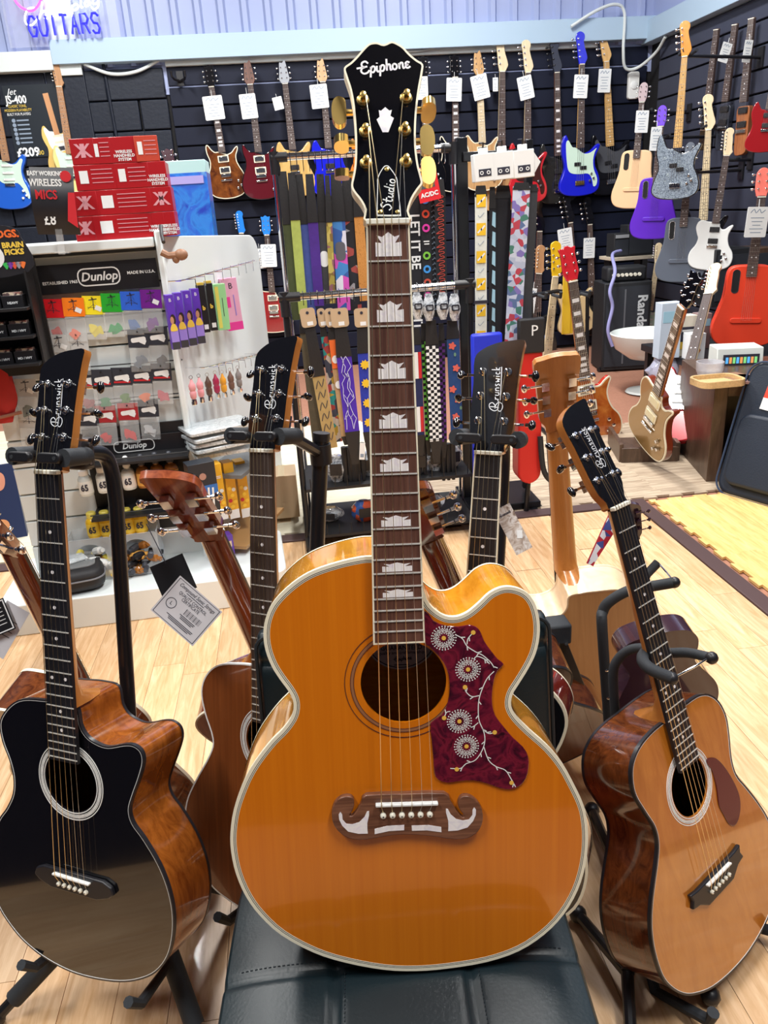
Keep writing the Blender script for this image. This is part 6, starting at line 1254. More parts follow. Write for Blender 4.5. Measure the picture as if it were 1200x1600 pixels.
for k, (x, y, zz, w_, h_, c, n) in enumerate(((530, 775, 0.246, 0.10, 0.11, 0, 'leftmost clear bag on the rack shelf'), (556, 773, 0.246, 0.09, 0.13, 1, 'clear bag with a brown card on the rack shelf'), (578, 772, 0.246, 0.09, 0.10, 0, 'clear bag next to the jumbo fretboard on the rack shelf'), (655, 770, 0.246, 0.10, 0.11, 0, 'clear bag right of the jumbo neck on the rack shelf'), (682, 768, 0.246, 0.10, 0.12, 0, 'middle clear bag on the right of the rack shelf'), (708, 766, 0.246, 0.09, 0.10, 0, 'rightmost clear bag on the rack shelf'), (570, 815, 0.056, 0.12, 0.09, 2, 'red and blue packet on the bottom rack shelf'), (675, 815, 0.056, 0.14, 0.08, 0, 'clear bag lying on the bottom rack shelf'), (515, 820, 0.056, 0.14, 0.06, 0, 'flat clear bag at the left of the bottom rack shelf'))):
    p = onY(x, y, 3.1+0.02*(k % 3)); o = thing('plastic_bag', n, 'bag', TR(p.x, p.y, zz), 'bags on the strap rack shelves')
    obj('film', crumple(w_, h_, 0.08), foil if c != 2 else patches('red_blue', [(0.6, 0.1, 0.04), (0.05, 0.12, 0.4), (0.5, 0.5, 0.55)], 30, 0.2), o)
    obj('card', MB().box((0, -0.042, h_*0.55), (w_*0.5, 0.003, h_*0.45)), mat('card_brown', (0.35, 0.2, 0.07), 0.6) if c == 1 else BLACK, o, RZ(random.uniform(-15, 15)))
SG = 'guitar straps on the racks'
def strap(xt, yt, xb, yb, w_, m, Y, label, end_top=0.0, end_bot=0.0, em=None, group=SG, kraft_=False, jit=True):
    a, b = onY(xt, yt, Y), onY(xb, yb, Y); y = (a-b); h_ = y.length; y.normalize(); z = Vector((0, -1, 0)); z = (z-y*z.dot(y)).normalized()
    o = thing('guitar_strap', label, 'strap', frame(b, y.cross(z), y, z), group); em = em or mat('strap_leather', (0.015, 0.015, 0.017), 0.5, bump=0.3, nscale=120)
    ws = w_*0.0026
    def bow(t): return 0.006*math.sin(t*math.pi)+0.003*math.sin(t*9)
    n = 14; y0, y1 = h_*end_bot, h_*(1-end_top)
    def band(lo, hi, w0, w1, th, z0=0):
        vs = []; fs = []
        for j in range(n+1):
            t = j/n; yy = lo+(hi-lo)*t; ww = w0+(w1-w0)*t; zz = bow(yy/h_)+z0
            vs += [(-ww/2, yy, zz+th/2), (ww/2, yy, zz+th/2), (ww/2, yy, zz-th/2), (-ww/2, yy, zz-th/2)]
        for j in range(n):
            for k in range(4): fs.append((4*j+k, 4*j+(k+1) % 4, 4*j+4+(k+1) % 4, 4*j+4+k))
        fs += [(3, 2, 1, 0), tuple(4*n+k for k in range(4))]
        return MB().add(vs, fs)
    obj('webbing', band(y0, y1, ws, ws, 0.003), m, o)
    if end_top: obj('leather_end', band(y1-0.012, h_, ws*1.05, ws*0.75, 0.005, 0.001), em, o)
    if end_bot: obj('leather_end', band(0, y0+0.012, ws*0.5, ws*1.05, 0.005, 0.001), em, o)
    if kraft_:
        kc = obj('hanger_card', MB().prism(rrect(ws*1.15, 0.07, 0.012, 3, 0, h_+0.01), -0.001, 0.001), kraft, o, TR(0, 0, 0.012)); obj('price_sticker', MB().box((0.004, h_-0.012, 0.0016), (0.022, 0.014, 0.0006)), PAPER, kc, RZ(0)); obj('punched_star', MB().lathe([(0.006, 0), (0.006, 0.001)], 8, TR(0, h_+0.028, 0.001)), INK, kc)
    def on(t): return bow(t)+0.0022
    return o, ws, h_, on
def fab(n, c, ns=60): return mat('strap_'+n, c, 0.75, noise=0.2, nscale=ns, bump=0.2)
skull = patches('strap_bluepink', [(0.05, 0.22, 0.55), (0.6, 0.08, 0.45), (0.03, 0.1, 0.35), (0.7, 0.7, 0.8)], 22, 0.6)
cork = patches('strap_cork', [(0.35, 0.13, 0.02), (0.62, 0.27, 0.06), (0.45, 0.18, 0.03)], 140, 0.7, 0, 'NOISE')
dfl = patches('strap_darkfloral', [(0.01, 0.01, 0.015), (0.01, 0.012, 0.02), (0.35, 0.06, 0.05), (0.01, 0.01, 0.012), (0.3, 0.3, 0.32)], 28, 0.6)
brocade = patches('strap_brocade', [(0.35, 0.28, 0.05), (0.2, 0.12, 0.03), (0.5, 0.4, 0.1), (0.25, 0.1, 0.12)], 40, 0.6)
strap(441, 268, 462, 500, 16, fab('olive', (0.05, 0.065, 0.02)), YT, 'dark olive strap at the left end of the top rail', 0.32)
strap(455, 270, 474, 490, 14, fab('lime', (0.38, 0.45, 0.10)), YT-0.01, 'lime green strap on the top rail', 0.30)
strap(466, 272, 486, 492, 16, fab('denim', (0.05, 0.08, 0.30)), YT, 'denim blue strap on the top rail', 0.32)
strap(483, 272, 499, 478, 15, fab('violet', (0.06, 0.015, 0.22)), YT-0.01, 'deep purple strap on the top rail', 0.33)
o, ws, h_, on = strap(500, 272, 510, 475, 14, fab('coal', (0.05, 0.052, 0.06)), YT, 'charcoal strap with a pale badge on the top rail', 0.33); obj('badge', MB().prism(rrect(ws*0.8, 0.06, 0.012), 0, 0.002), PAPER, o, TR(0, h_*0.36, on(0.36)))
strap(511, 274, 520, 474, 9, brocade, YT-0.02, 'thin gold brocade strap on the top rail', 0.33)
o, ws, h_, on = strap(524, 272, 538, 485, 20, skull, YT-0.01, 'blue and pink printed strap on the top rail', 0.31); obj('badge', MB().prism(rrect(ws*0.75, 0.07, 0.015), 0, 0.002), mat('badge_smoke', (0.12, 0.12, 0.14), 0.3), o, TR(0, h_*0.45, on(0.45)))
strap(541, 272, 556, 485, 19, dfl, YT, 'black strap with red flowers on the top rail', 0.31)
strap(556, 272, 570, 470, 15, cork, YT-0.01, 'orange cork strap beside the jumbo fretboard', 0.30)
strap(573, 272, 582, 460, 14, fab('night', (0.01, 0.012, 0.02)), YT, 'black strap just behind the jumbo nut', 0.3)
BKF = fab('jet', (0.008, 0.009, 0.014))
o, ws, h_, on = strap(645, 278, 652, 498, 20, BKF, YT, 'black strap lettered LET IT BE', 0.1); text('print', 'LET IT BE', 0.052, PAPER, o, TR(0, h_*0.56, 0.008) @ RZ(-90), off=0.001); text('print', 'LET IT', 0.052, PAPER, o, TR(0, h_*0.05, 0.008) @ RZ(-90), off=0.001)
o, ws, h_, on = strap(663, 280, 669, 498, 15, BKF, YT-0.01, 'black strap with coloured rings on the top rail', 0.1)
for k, c in enumerate(((0.05, 0.25, 0.7), (0.6, 0.06, 0.03), (0.75, 0.05, 0.4), None, (0.2, 0.55, 0.06), (0.05, 0.3, 0.75), (0.55, 0.08, 0.05), (0.6, 0.05, 0.3), (0.2, 0.55, 0.06))):
    if c: obj('ring_print', MB().ring(circ(0, 0, ws*0.4, 18), circ(0, 0, ws*0.2, 18), 0, 0.0008), mat('ring%d' % k, c, 0.5), o, TR(0, h_*(0.86-0.098*k), on(0.5)+0.003))
bars(o, PAPER, TR(0, h_*0.57, 0.01), ws*0.6, 0.02, 2)
o, ws, h_, on = strap(675, 280, 680, 495, 10, BKF, YT, 'slim black strap with white scrolls', 0.1); sc_ = MB()
for k in range(22): sc_.ribbon(cat([(-ws*.3, h_*(.05+.038*k)), (0, h_*(.06+.038*k)), (ws*.3, h_*(.052+.038*k)), (0, h_*(.07+.038*k))], 3, False), 0.002)
obj('scroll_print', sc_, mat('print_slate', (0.25, 0.32, 0.42), 0.6), o, TR(0, 0, 0.009))
o, ws, h_, on = strap(686, 280, 691, 495, 17, BKF, YT-0.015, 'black strap with red handwriting', 0.1); sc_ = MB()
for k in range(26): sc_.ribbon(cat([(-ws*.22, h_*(.04+.033*k)), (ws*.25, h_*(.05+.033*k)), (ws*.1, h_*(.062+.033*k)), (-ws*(.05+.2*(k % 3)), h_*(.058+.033*k)), (-ws*.2, h_*(.07+.033*k))], 3, False), 0.0028)
obj('script_print', sc_, mat('print_brick', (0.5, 0.06, 0.04), 0.5), o, TR(0.002, 0, 0.009))
ac = thing('strap_card', 'red card of a rock band strap hanging by the gold tuners', 'card', frame(onY(673, 313, YT-0.08), (1, 0, 0), (0, 0, 1), (0, -1, 0)) @ RZ(10)); obj('card', MB().box((0, 0.06, 0), (0.085, 0.125, 0.002)), mat('card_scarlet', (0.75, 0.02, 0.03), 0.5), ac); obj('patch', MB().box((0, 0.075, 0.0012), (0.055, 0.06, 0.001)), mat('card_grey', (0.08, 0.09, 0.1), 0.5), ac); text('print', 'C\u26a1D' if False else 'C4D', 0.035, PAPER, ac, TR(0, 0.073, 0.002), off=0.001); text('print', 'AC/DC', 0.022, PAPER, ac, TR(0, 0.022, 0.002), off=0.001)
# lower rail
strap(475, 498, 498, 700, 17, fab('khaki', (0.09, 0.075, 0.045)), YL, 'khaki canvas strap at the left end of the lower rail', 0.08)
o, ws, h_, on = strap(482, 500, 518, 700, 19, fab('parchment', (0.45, 0.31, 0.12)), YL-0.03, 'parchment coloured strap with black scribbles on the lower rail', 0.40, kraft_=True); sc_ = MB()
for k in range(6): sc_.ribbon(cat([(-ws*.35, h_*(.06+.085*k)), (-ws*.1, h_*(.12+.085*k)), (ws*.1, h_*(.07+.085*k)), (ws*.35, h_*(.13+.085*k))], 3, False), 0.003)
obj('scribble_print', sc_, INK, o, TR(0, 0, 0.009))
strap(503, 500, 530, 690, 10, patches('strap_confetti', [(0.02, 0.3, 0.3), (0.6, 0.55, 0.5), (0.4, 0.05, 0.05), (0.05, 0.06, 0.1), (0.5, 0.35, 0.05)], 45, 0.6), YL, 'narrow confetti patterned strap on the lower rail', 0.1, kraft_=True)
o, ws, h_, on = strap(516, 500, 541, 695, 12, fab('tan', (0.52, 0.33, 0.16)), YL-0.015, 'tan strap with orange top and white spots on the lower rail', 0.12, 0.05, kraft_=True); obj('orange_panel', MB().box((0, h_*0.74, 0), (ws, h_*0.22, 0.002)), mat('print_orange', (0.85, 0.16, 0.03), 0.5), o, TR(0, 0, 0.008))
for t in (0.7, 0.5): obj('spot', MB().prism(circ(0, 0, ws*0.42, 14, ws*0.5), 0, 0.001), WHITE, o, TR(0, h_*t, 0.0095))
o, ws, h_, on = strap(531, 500, 556, 725, 22, fab('lightning', (0.07, 0.02, 0.42)), YL-0.03, 'purple strap with white lightning on the lower rail', 0.22, 0.22, kraft_=True); sc_ = MB()
for s in (-1, 1, 0):
    pts_ = [(s*ws*.2+random.uniform(-.2, .2)*ws, h_*(.26+.036*k)) for k in range(15)]; sc_.ribbon(pts_, 0.0026); 
    for k in (3, 7, 11): sc_.ribbon([pts_[k], (pts_[k][0]+random.uniform(-.25, .25)*ws, pts_[k][1]-0.02)], 0.0016)
obj('lightning_print', sc_, mat('print_ice', (0.6, 0.6, 0.9), 0.5), o, TR(0, 0, 0.0095))
o, ws, h_, on = strap(565, 500, 580, 720, 19, fab('royal', (0.02, 0.04, 0.42)), YL-0.02, 'royal blue strap with yellow suns on the lower rail', 0.2, 0.2, kraft_=True)
for t in (0.70, 0.57, 0.43, 0.29):
    st_ = [((ws*0.4 if k % 2 == 0 else ws*0.27)*math.cos(k*math.pi/9), (ws*0.4 if k % 2 == 0 else ws*0.27)*math.sin(k*math.pi/9)) for k in range(18)]
    obj('sun_print', MB().prism(st_, 0, 0.001), mat('sun_yellow', (0.85, 0.55, 0.03), 0.5), o, TR(0, h_*t, 0.0095))
glv = mat('strap_leather', (0.015, 0.015, 0.017), 0.5)
o, ws, h_, on = strap(650, 512, 658, 712, 13, fab('navy', (0.012, 0.02, 0.09)), YL-0.01, 'strap with red and white stripes and stars on the lower rail', 0.1, 0.15)
for t, c in ((0.72, 0), (0.3, 0)): obj('stripe_print', MB().box((-ws*.15, h_*t, 0), (ws*.4, h_*0.2, 0.001)), PAPER, o, TR(0, 0, 0.008)); obj('stripe_print', MB().box((ws*.25, h_*t, 0), (ws*.35, h_*0.2, 0.001)), MATS['print_red'], o, TR(0, 0, 0.008))
def checker(o, ws, h_, cols, lo, hi, m):
    mb = MB(); s = ws/cols; n = int((hi-lo)*h_/s)
    for j in range(n):
        for i in range(cols):
            if (i+j) % 2 == 0: mb.box((-ws/2+s*(i+.5), h_*lo+s*(j+.5), 0), (s*0.98, s*0.98, 0.001))
    obj('checker_print', mb, m, o, TR(0, 0, 0.009))
o, ws, h_, on = strap(661, 505, 670, 712, 9, BKF, YL, 'narrow black strap with green checks on the lower rail', 0.1, 0.12); checker(o, ws, h_, 2, 0.13, 0.88, mat('check_green', (0.12, 0.45, 0.06), 0.6))
o, ws, h_, on = strap(673, 500, 682, 722, 19, BKF, YL-0.03, 'black and white chequered strap on the lower rail', 0.14, 0.15); checker(o, ws, h_, 4, 0.16, 0.85, PAPER)
o, ws, h_, on = strap(689, 505, 694, 715, 9, BKF, YL, 'narrow black strap with purple checks on the lower rail', 0.1, 0.12); checker(o, ws, h_, 2, 0.13, 0.88, mat('check_purple', (0.10, 0.02, 0.2), 0.6))
o, ws, h_, on = strap(706, 500, 714, 690, 19, fab('petrol', (0.015, 0.06, 0.20)), YL-0.02, 'petrol blue strap with coral flowers on the lower rail', 0.12)
for t, dx in ((0.8, -.1), (0.62, .15), (0.45, -.2), (0.36, .2), (0.22, -.05), (0.07, .1)):
    obj('flower_print', MB().prism([((ws*.26+ws*.06*math.cos(5*a))*math.cos(a), (ws*.26+ws*.06*math.cos(5*a))*math.sin(a)) for a in [k*math.pi/15 for k in range(30)]], 0, 0.001), mat('coral_print', (0.75, 0.14, 0.10), 0.5), o, TR(dx*ws, h_*t, 0.009)); obj('leaf_print', MB().prism(circ(ws*.3, 0, ws*.1, 8, ws*.16), 0, 0.001), mat('leaf_print', (0.15, 0.3, 0.2), 0.5), o, TR(dx*ws-ws*.1, h_*(t-0.07), 0.009))
for k, (x, y, n) in enumerate(((545, 705, 'black leather strap tails hanging under the purple strap'), (558, 700, 'pair of black leather strap tails under the lightning strap'), (655, 690, 'black leather strap tails under the striped strap'), (700, 700, 'black leather strap tails under the petrol blue strap'))):
    p = onY(x, y, YL+0.02); o = thing('strap_tail', n, 'strap', TR(p.x, p.y, p.z-0.14), SG)
    for j in range(3): obj('tail', MB().tube([(-0.02+0.02*j, 0, 0.16), (-0.02+0.02*j, 0.004, 0.05), (-0.022+0.021*j, 0, 0.0)], [0.012, 0.011, 0.007], 8), glv, o)
swt = thing('swing_ticket', 'small white ticket hanging under the blue sun strap', 'ticket', frame(onY(566, 705, YL-0.05), (1, 0, 0), (0, 0, 1), (0, -1, 0)) @ RZ(-6)); obj('card', MB().box((0, 0, 0), (0.022, 0.07, 0.001)), PAPER, swt); obj('print', MB().box((0, -0.018, 0.0008), (0.014, 0.014, 0.0004)), mat('print_slate', (0.25, 0.32, 0.42), 0.6), swt)
# bunch of buckled packs hung on the lower rail by the neck
for k, (x, y, n) in enumerate(((652, 478, 'left pack of chrome buckles on the lower rail'), (670, 480, 'middle pack of chrome buckles on the lower rail'), (692, 478, 'third pack of chrome buckles on the lower rail'), (710, 480, 'right pack of chrome buckles on the lower rail'))):
    p = onY(x, y, YL-0.05); o = thing('buckle_pack', n, 'pack', TR(p.x, p.y, p.z-0.05), 'packs of buckles on the lower rail'); obj('film', crumple(0.05, 0.1, 0.03), foil, o); obj('buckle', MB().ring(rrect(0.03, 0.024, 0.006), rrect(0.02, 0.014, 0.004), -0.002, 0.002), CHROME, o, TR(0, -0.02, 0.05) @ RX(90))
# second rack with cassette-shaped hangers
r2 = thing('strap_stand', 'black upright strap stand with white cassette-shaped hangers', 'rack', TR(onY(740, 640, YR).x, YR, 0)); I = r2.matrix_world.inverted()
xu = onY(722, 300, YR+0.12).x
obj('upright', MB().box(L((xu, YR+0.12, 0.78)), (0.045, 0.03, 1.5)), BLACKM, r2, bevel=0.003); xe = onY(838, 240, YR).x
zt2 = onY(790, 244, YR).z
obj('arm', MB().box(L(((xu+xe)/2, YR+0.10, zt2+0.01)), (xe-xu, 0.025, 0.035)), BLACKM, r2, bevel=0.003)
obj('upright', MB().box(L((xe+0.005, YR+0.12, 0.78)), (0.03, 0.03, 1.46)), BLACKM, r2, bevel=0.003)
obj('base', MB().box(L(((xu+xe)/2, YR+0.12, 0.02)), (xe-xu+0.06, 0.3, 0.03)), BLACKM, r2, bevel=0.004)
obj('crossbar', MB().box(L(((xu+xe)/2, YR+0.12, onY(760, 533, YR).z)), (xe-xu, 0.025, 0.03)), BLACKM, r2, bevel=0.003)
for k, (x, n) in enumerate(((756, 'left'), (785, 'middle'), (817, 'right'))):
    p = onY(x, 262-3*k, YR-0.03); o = thing('cassette_hanger', '%s white cassette-shaped hanger on the black strap stand' % n, 'hanger', frame(p, (1, 0, 0), (0, 0, 1), (0, -1, 0)) @ RZ(3), 'white cassette hangers')
    obj('box', MB().box((0, 0, -0.01), (0.082, 0.098, 0.05)), WHITE, o, bevel=0.003); obj('window', MB().box((0, -0.018, 0.0155), (0.048, 0.026, 0.001)), INK, o); obj('tab', MB().box((0, 0.057, 0), (0.036, 0.022, 0.012)), WHITE, o, bevel=0.003); obj('hook', MB().tube([(0, 0.06, 0), (0, 0.085, 0.01), (0, 0.088, -0.05)], 0.003, 6), BLACK, o)
    for s in (-1, 1): obj('reel', MB().ring(circ(0, 0, 0.007, 12), circ(0, 0, 0.004, 12), 0, 0.001), PAPER, o, TR(s*0.013, -0.018, 0.0162))
    if k == 2: obj('arrow_flap', MB().prism([(0.041, 0.04), (0.068, 0.0), (0.041, -0.04)], -0.006, 0.004), WHITE, o)
o, ws, h_, on = strap(751, 290, 751, 560, 18, fab('linen', (0.72, 0.76, 0.72)), YR-0.03, 'white strap with yellow squares on the black strap stand', 0.04)
for k in range(12):
    if k % 2: obj('square_print', MB().box((0, 0, 0), (ws*0.78, h_*0.068, 0.001)), mat('square_yellow', (0.88, 0.55, 0.03), 0.5), o, TR(0, h_*(0.06+0.078*k), 0.0085)); obj('bolt_print', MB().ribbon([(-ws*.3, -h_*.02), (ws*.05, h_*.004), (-ws*.02, -h_*.006), (ws*.3, h_*.02)], 0.006), PAPER, o, TR(0, h_*(0.06+0.078*k), 0.0092))
    else: obj('tick_print', MB().ribbon(cat([(-ws*.25, 0.0), (-ws*.1, -0.008), (ws*.25, 0.008)], 3, False), 0.002), mat('print_slate', (0.25, 0.32, 0.42), 0.6), o, TR(0, h_*(0.06+0.078*k), 0.0085))
obj('keeper', MB().box((0, h_*0.345, 0.004), (ws*1.12, 0.012, 0.012)), INK, o)
o, ws, h_, on = strap(769, 292, 768, 560, 10, BKF, YR, 'black strap with pale blue motifs beside the yellow squared one', 0.1)
for k in range(8): obj('motif_print', MB().prism([(-ws*.1, -0.02), (ws*.45, -0.03), (ws*.45, 0.025), (0, 0.03)], 0, 0.001), mat('print_sky', (0.35, 0.6, 0.75), 0.5), o, TR(0, h_*(0.05+0.11*k), 0.0085))
strap(786, 290, 780, 565, 24, BKF, YR+0.02, 'wide plain black strap on the black strap stand', 0.05)
flo = patches('strap_floral', [(0.42, 0.48, 0.62), (0.55, 0.6, 0.72), (0.20, 0.16, 0.45), (0.45, 0.05, 0.08), (0.10, 0.16, 0.32), (0.5, 0.55, 0.7), (0.06, 0.2, 0.16)], 48, 0.6)
strap(815, 285, 798, 575, 26, flo, YR-0.04, 'wide lilac floral strap on the black strap stand', 0.02)
strap(832, 288, 818, 575, 16, fab('asphalt', (0.03, 0.033, 0.04)), YR-0.02, 'plain dark grey strap right of the floral one', 0.02)
# ------------------------------------------------------------------ neon sign and poster on the wall
ns = thing('neon_sign', 'neon sign in white, blue and pink on the pale cladding', 'sign', TR(*onY(100, 58, 6.86))); I = ns.matrix_world.inverted()
nb = mat('neon_blue', (0.02, 0.02, 0.75), 0.4, emit=1.0); nw_ = mat('neon_white', (0.9, 0.95, 1.0), 0.4, emit=2.5); npk = mat('neon_pink', (1.0, 0.05, 0.35), 0.4, emit=3.0)
def P9(x, y, Y=6.84): return I @ onY(x, y, Y)
GLY = {'G': [[(1, .8), (.7, 1), (.3, 1), (0, .7), (0, .3), (.3, 0), (.75, 0), (1, .25), (1, .45), (.55, .45)]], 'U': [[(0, 1), (0, .3), (.25, 0), (.75, 0), (1, .3), (1, 1)]], 'I': [[(.5, 0), (.5, 1)]], 'T': [[(0, 1), (1, 1)], [(.5, 1), (.5, 0)]], 'A': [[(0, 0), (.5, 1), (1, 0)], [(.2, .4), (.8, .4)]], 'R': [[(0, 0), (0, 1), (.7, 1), (1, .75), (.7, .5), (0, .5)], [(.5, .5), (1, 0)]], 'S': [[(1, .85), (.7, 1), (.25, 1), (0, .75), (.25, .52), (.75, .48), (1, .25), (.75, 0), (.25, 0), (0, .15)]]}
a0 = onY(47, 57, 6.84); b0 = onY(161, 51, 6.84); cw = (b0.x-a0.x)/7; hh = 0.125
for k, ch in enumerate('GUITARS'):
    mb = MB(); x0 = a0.x+cw*k+cw*0.08; z0 = a0.z+(b0.z-a0.z)*k/6
    for st in GLY[ch]:
        mb.tube([I @ Vector((x0+px*cw*0.70, 6.84, z0+py*hh)) for px, py in st], 0.0095, 6)
    obj('neon_letter', mb, nb, ns)
CH = [[(54, 12), (44, 14), (39, 26), (41, 37), (50, 39), (58, 30)], [(66, 3), (64, 20), (60, 32)], [(62, 24), (69, 17), (72, 22), (70, 29), (75, 28)], [(84, 16), (78, 18), (77, 25), (82, 26), (86, 20), (83, 16)], [(89, 15), (89, 23), (90, 16), (95, 13)], [(104, 12), (98, 13), (97, 20), (102, 21), (106, 12), (109, -4), (106, 17), (110, 18)], [(113, 8), (113, 26)], [(113, 10), (119, 6), (122, 11), (117, 16), (113, 14)], [(127, -8), (126, 10), (130, 11)], [(139, 2), (133, 3), (133, 9), (137, 9), (140, 2), (141, 9)], [(145, 0), (146, 6), (152, 4), (154, -3), (153, 10), (147, 15), (143, 11)]]
for c in CH: obj('neon_script', MB().tube([P9(x, y) for x, y in cat(c, 5, False)], 0.0062, 8), nw_, ns)
obj('neon_loop', MB().tube([P9(x, y) for x, y in cat([(20, -8), (26, 4), (36, 13), (48, 17), (57, 12), (63, 2), (66, -8)], 5, False)], 0.008, 8), npk, ns)
obj('backing', MB().box((0, 0.035, 0.2), (0.8, 0.006, 0.5)), mat('clear_acrylic', (0.8, 0.85, 1.0), 0.1, alpha=0.12), ns)
pa, pb = onY(26, 247, 6.965), onY(93, 130, 6.965); ps = thing('wall_poster', 'dark poster of a yellow electric guitar priced 209 pounds', 'poster', frame(pa, (1, 0, 0), (0, 0, 1), (0, -1, 0))); W_, H_ = pb.x-pa.x+0.02, pb.z-pa.z
obj('sheet', MB().box((W_/2, H_/2, 0), (W_, H_, 0.003)), mat('poster_dark', (0.016, 0.022, 0.03), 0.35), ps)
text('print', 'Jet', 0.06, PAPER, ps, TR(W_*0.13, H_*0.91, 0.003), shear=0.4); text('print', 'JS-400', 0.075, PAPER, ps, TR(W_*0.19, H_*0.80, 0.003), off=0.002, sx=0.8)
for k, (t_, m) in enumerate((('CLASSIC TONE,', ptop), ('MODERN PLAYABILITY', ptop), ('BUILT FOR PLAYERS', PAPER))): text('print', t_, 0.026, m, ps, TR(W_*0.19, H_*(0.715-0.055*k), 0.003), sx=0.75)
for k in range(6): obj('bullet', MB().lathe([(0.014, 0), (0.014, 0.001)], 12, TR(W_*0.08, H_*(0.52-0.062*k), 0.002)), mat('print_slate', (0.25, 0.32, 0.42), 0.6), ps); obj('print', MB().box((W_*0.23, H_*(0.52-0.062*k), 0.0025), (W_*0.2, 0.01, 0.001)), mat('print_slate', (0.25, 0.32, 0.42), 0.6), ps)
text('print', '\u00a3209', 0.085, PAPER, ps, TR(W_*0.22, H_*0.07, 0.003), off=0.003); text('print', '.00', 0.045, ptop, ps, TR(W_*0.42, H_*0.055, 0.003))
GM2 = TR(W_*0.66, H_*1.12, 0.002) @ RZ(6) @ Matrix.Scale(0.82, 4)
obj('guitar_print', MB().prism(cat(mm(B_STRAT), 3), 0, 0.0012), mat('print_butter', (0.80, 0.55, 0.16), 0.5), ps, GM2); obj('guitar_print', MB().prism(cat(mm(G_STRAT), 3), 0, 0.002), PAPER, ps, GM2); obj('guitar_print', MB().box((0, -0.33, 0.0014), (0.05, 0.36, 0.002)), mat('print_neck', (0.6, 0.3, 0.14), 0.5), ps, GM2)
for y in (-0.51, -0.565): obj('guitar_print', MB().box((0, y, 0.002), (0.08, 0.016, 0.002)), CREAM, ps, GM2)
obj('guitar_print', MB().box((0, -0.62, 0.002), (0.07, 0.035, 0.002)), INK, ps, GM2)
# spare hook on the slatwall
for x, y, n in ((281, 122, 'empty black guitar hook left of the brown sunburst guitar'),):
    p = onY(x, y, 6.95); o = thing('guitar_hook', n, 'hook', TR(*p)); obj('plate', MB().box((0, 0.02, 0.0), (0.05, 0.01, 0.1)), BLACK, o)
    for s in (-1, 1): obj('prong', MB().tube([(0, 0.01, -0.02), (s*0.04, -0.03, -0.01), (s*0.05, -0.09, 0.0), (s*0.05, -0.1, 0.035)], 0.009, 8), BLACK, o)
# guitars standing behind the display unit
electric('electric guitar with maple headstock peeping over the red boxes', hang((233, 222), (260, 404), 6.9, GT, GBm), 's', B_STRAT, lac('seagreen', (0.05, 0.2, 0.2)), maple, maple, E_STRAT, pk='sss', inl=INK)
electric('electric guitar with a dark red headstock peeping over the red boxes', hang((201, 236), (226, 414), 6.9, 0.16, 0.83), 'l', B_LP, lac('wine', (0.30, 0.008, 0.012)), mahog, rose_e, E_33, head_m=cherry, pk='hum')
electric('electric guitar with dark headstock standing right of the red boxes', hang((259, 232), (318, 470), 4.0, 0.16, 0.83), 'l', B_LP, blk, mahog_d, brownb, E_33, head_m=lac('plum', (0.06, 0.01, 0.02)), pk='hum')
electric('electric guitar with a bright blue headstock behind the white end panel', hang((374, 330), (390, 512), 6.9, GT, GBm), 's', B_STRAT, cobalt, maple, rose_e, E_STRAT, head_m=lac('azure', (0.02, 0.22, 0.75)), pk='sss')
electric('electric guitar with a price card standing beside the white end panel', hang((414, 337), (431, 520), 6.9, 0.16, 0.83), 'l', B_LP, lac('wine', (0.30, 0.008, 0.012)), mahog, rose_e, E_33, head_m=lac('azure', (0.02, 0.22, 0.75)), pk='chrome', bind=CREAM)
price_tag(410, 381, 430, 418, 6.86, 'pale blue price card beside the white end panel', -2); price_tag(401, 388, 413, 420, 6.88, 'small cream price card beside the white end panel', 2)
lg = thing('lit_blue_box', 'bright blue printed box behind the red boxes', 'box', TR(*onY(300, 385, 3.6))); bA = onY(330, 285, 3.6)
obj('carton', MB().box((0, 0.1, 0.14), (0.2, 0.2, 0.30)), patches('blue_print', [(0.01, 0.06, 0.5), (0.03, 0.25, 0.75), (0.02, 0.12, 0.65), (0.2, 0.5, 0.8)], 9, 0.3, 0.4, 'NOISE'), lg, bevel=0.003); obj('lid', MB().box((0, 0.1, 0.31), (0.2, 0.2, 0.05)), mat('lid_ice', (0.5, 0.75, 0.75), 0.4), lg, bevel=0.003); obj('print', MB().box((0, -0.002, 0.26), (0.17, 0.004, 0.03)), mat('print_lav', (0.45, 0.4, 0.8), 0.4), lg)
# navy carton with printed guitars, cyan disc and red cloth at the left edge
nc = thing('printed_carton', 'navy carton with printed guitars on the floor at the left edge', 'box', frame(onZ(10, 845, 0.0), (0.97, 0.24, 0), (-0.24, 0.97, 0), (0, 0, 1)))
obj('carton', MB().box((-0.08, 0.05, 0.17), (0.34, 0.10, 0.34)), mat('navy_card', (0.012, 0.025, 0.09), 0.5), nc, RX(-14), bevel=0.002)
for (x, z, r, c) in ((0.0, 0.06, 75, (0.75, 0.32, 0.14)), (-0.1, 0.16, 65, (0.6, 0.62, 0.66)), (0.02, 0.27, 80, (0.72, 0.3, 0.2))):
    obj('guitar_print', MB().prism(cat(mm(B_PRS), 2), 0, 0.001).box((0, -0.2, 0.0005), (0.045, 0.44, 0.001)), mat('gp_%d' % int(c[0]*100+c[2]*10), c, 0.5), nc, RX(-14) @ TR(x-0.02, -0.0015, z) @ RX(90) @ RZ(r) @ Matrix.Scale(0.26, 4) @ TR(0, 0.65, 0))
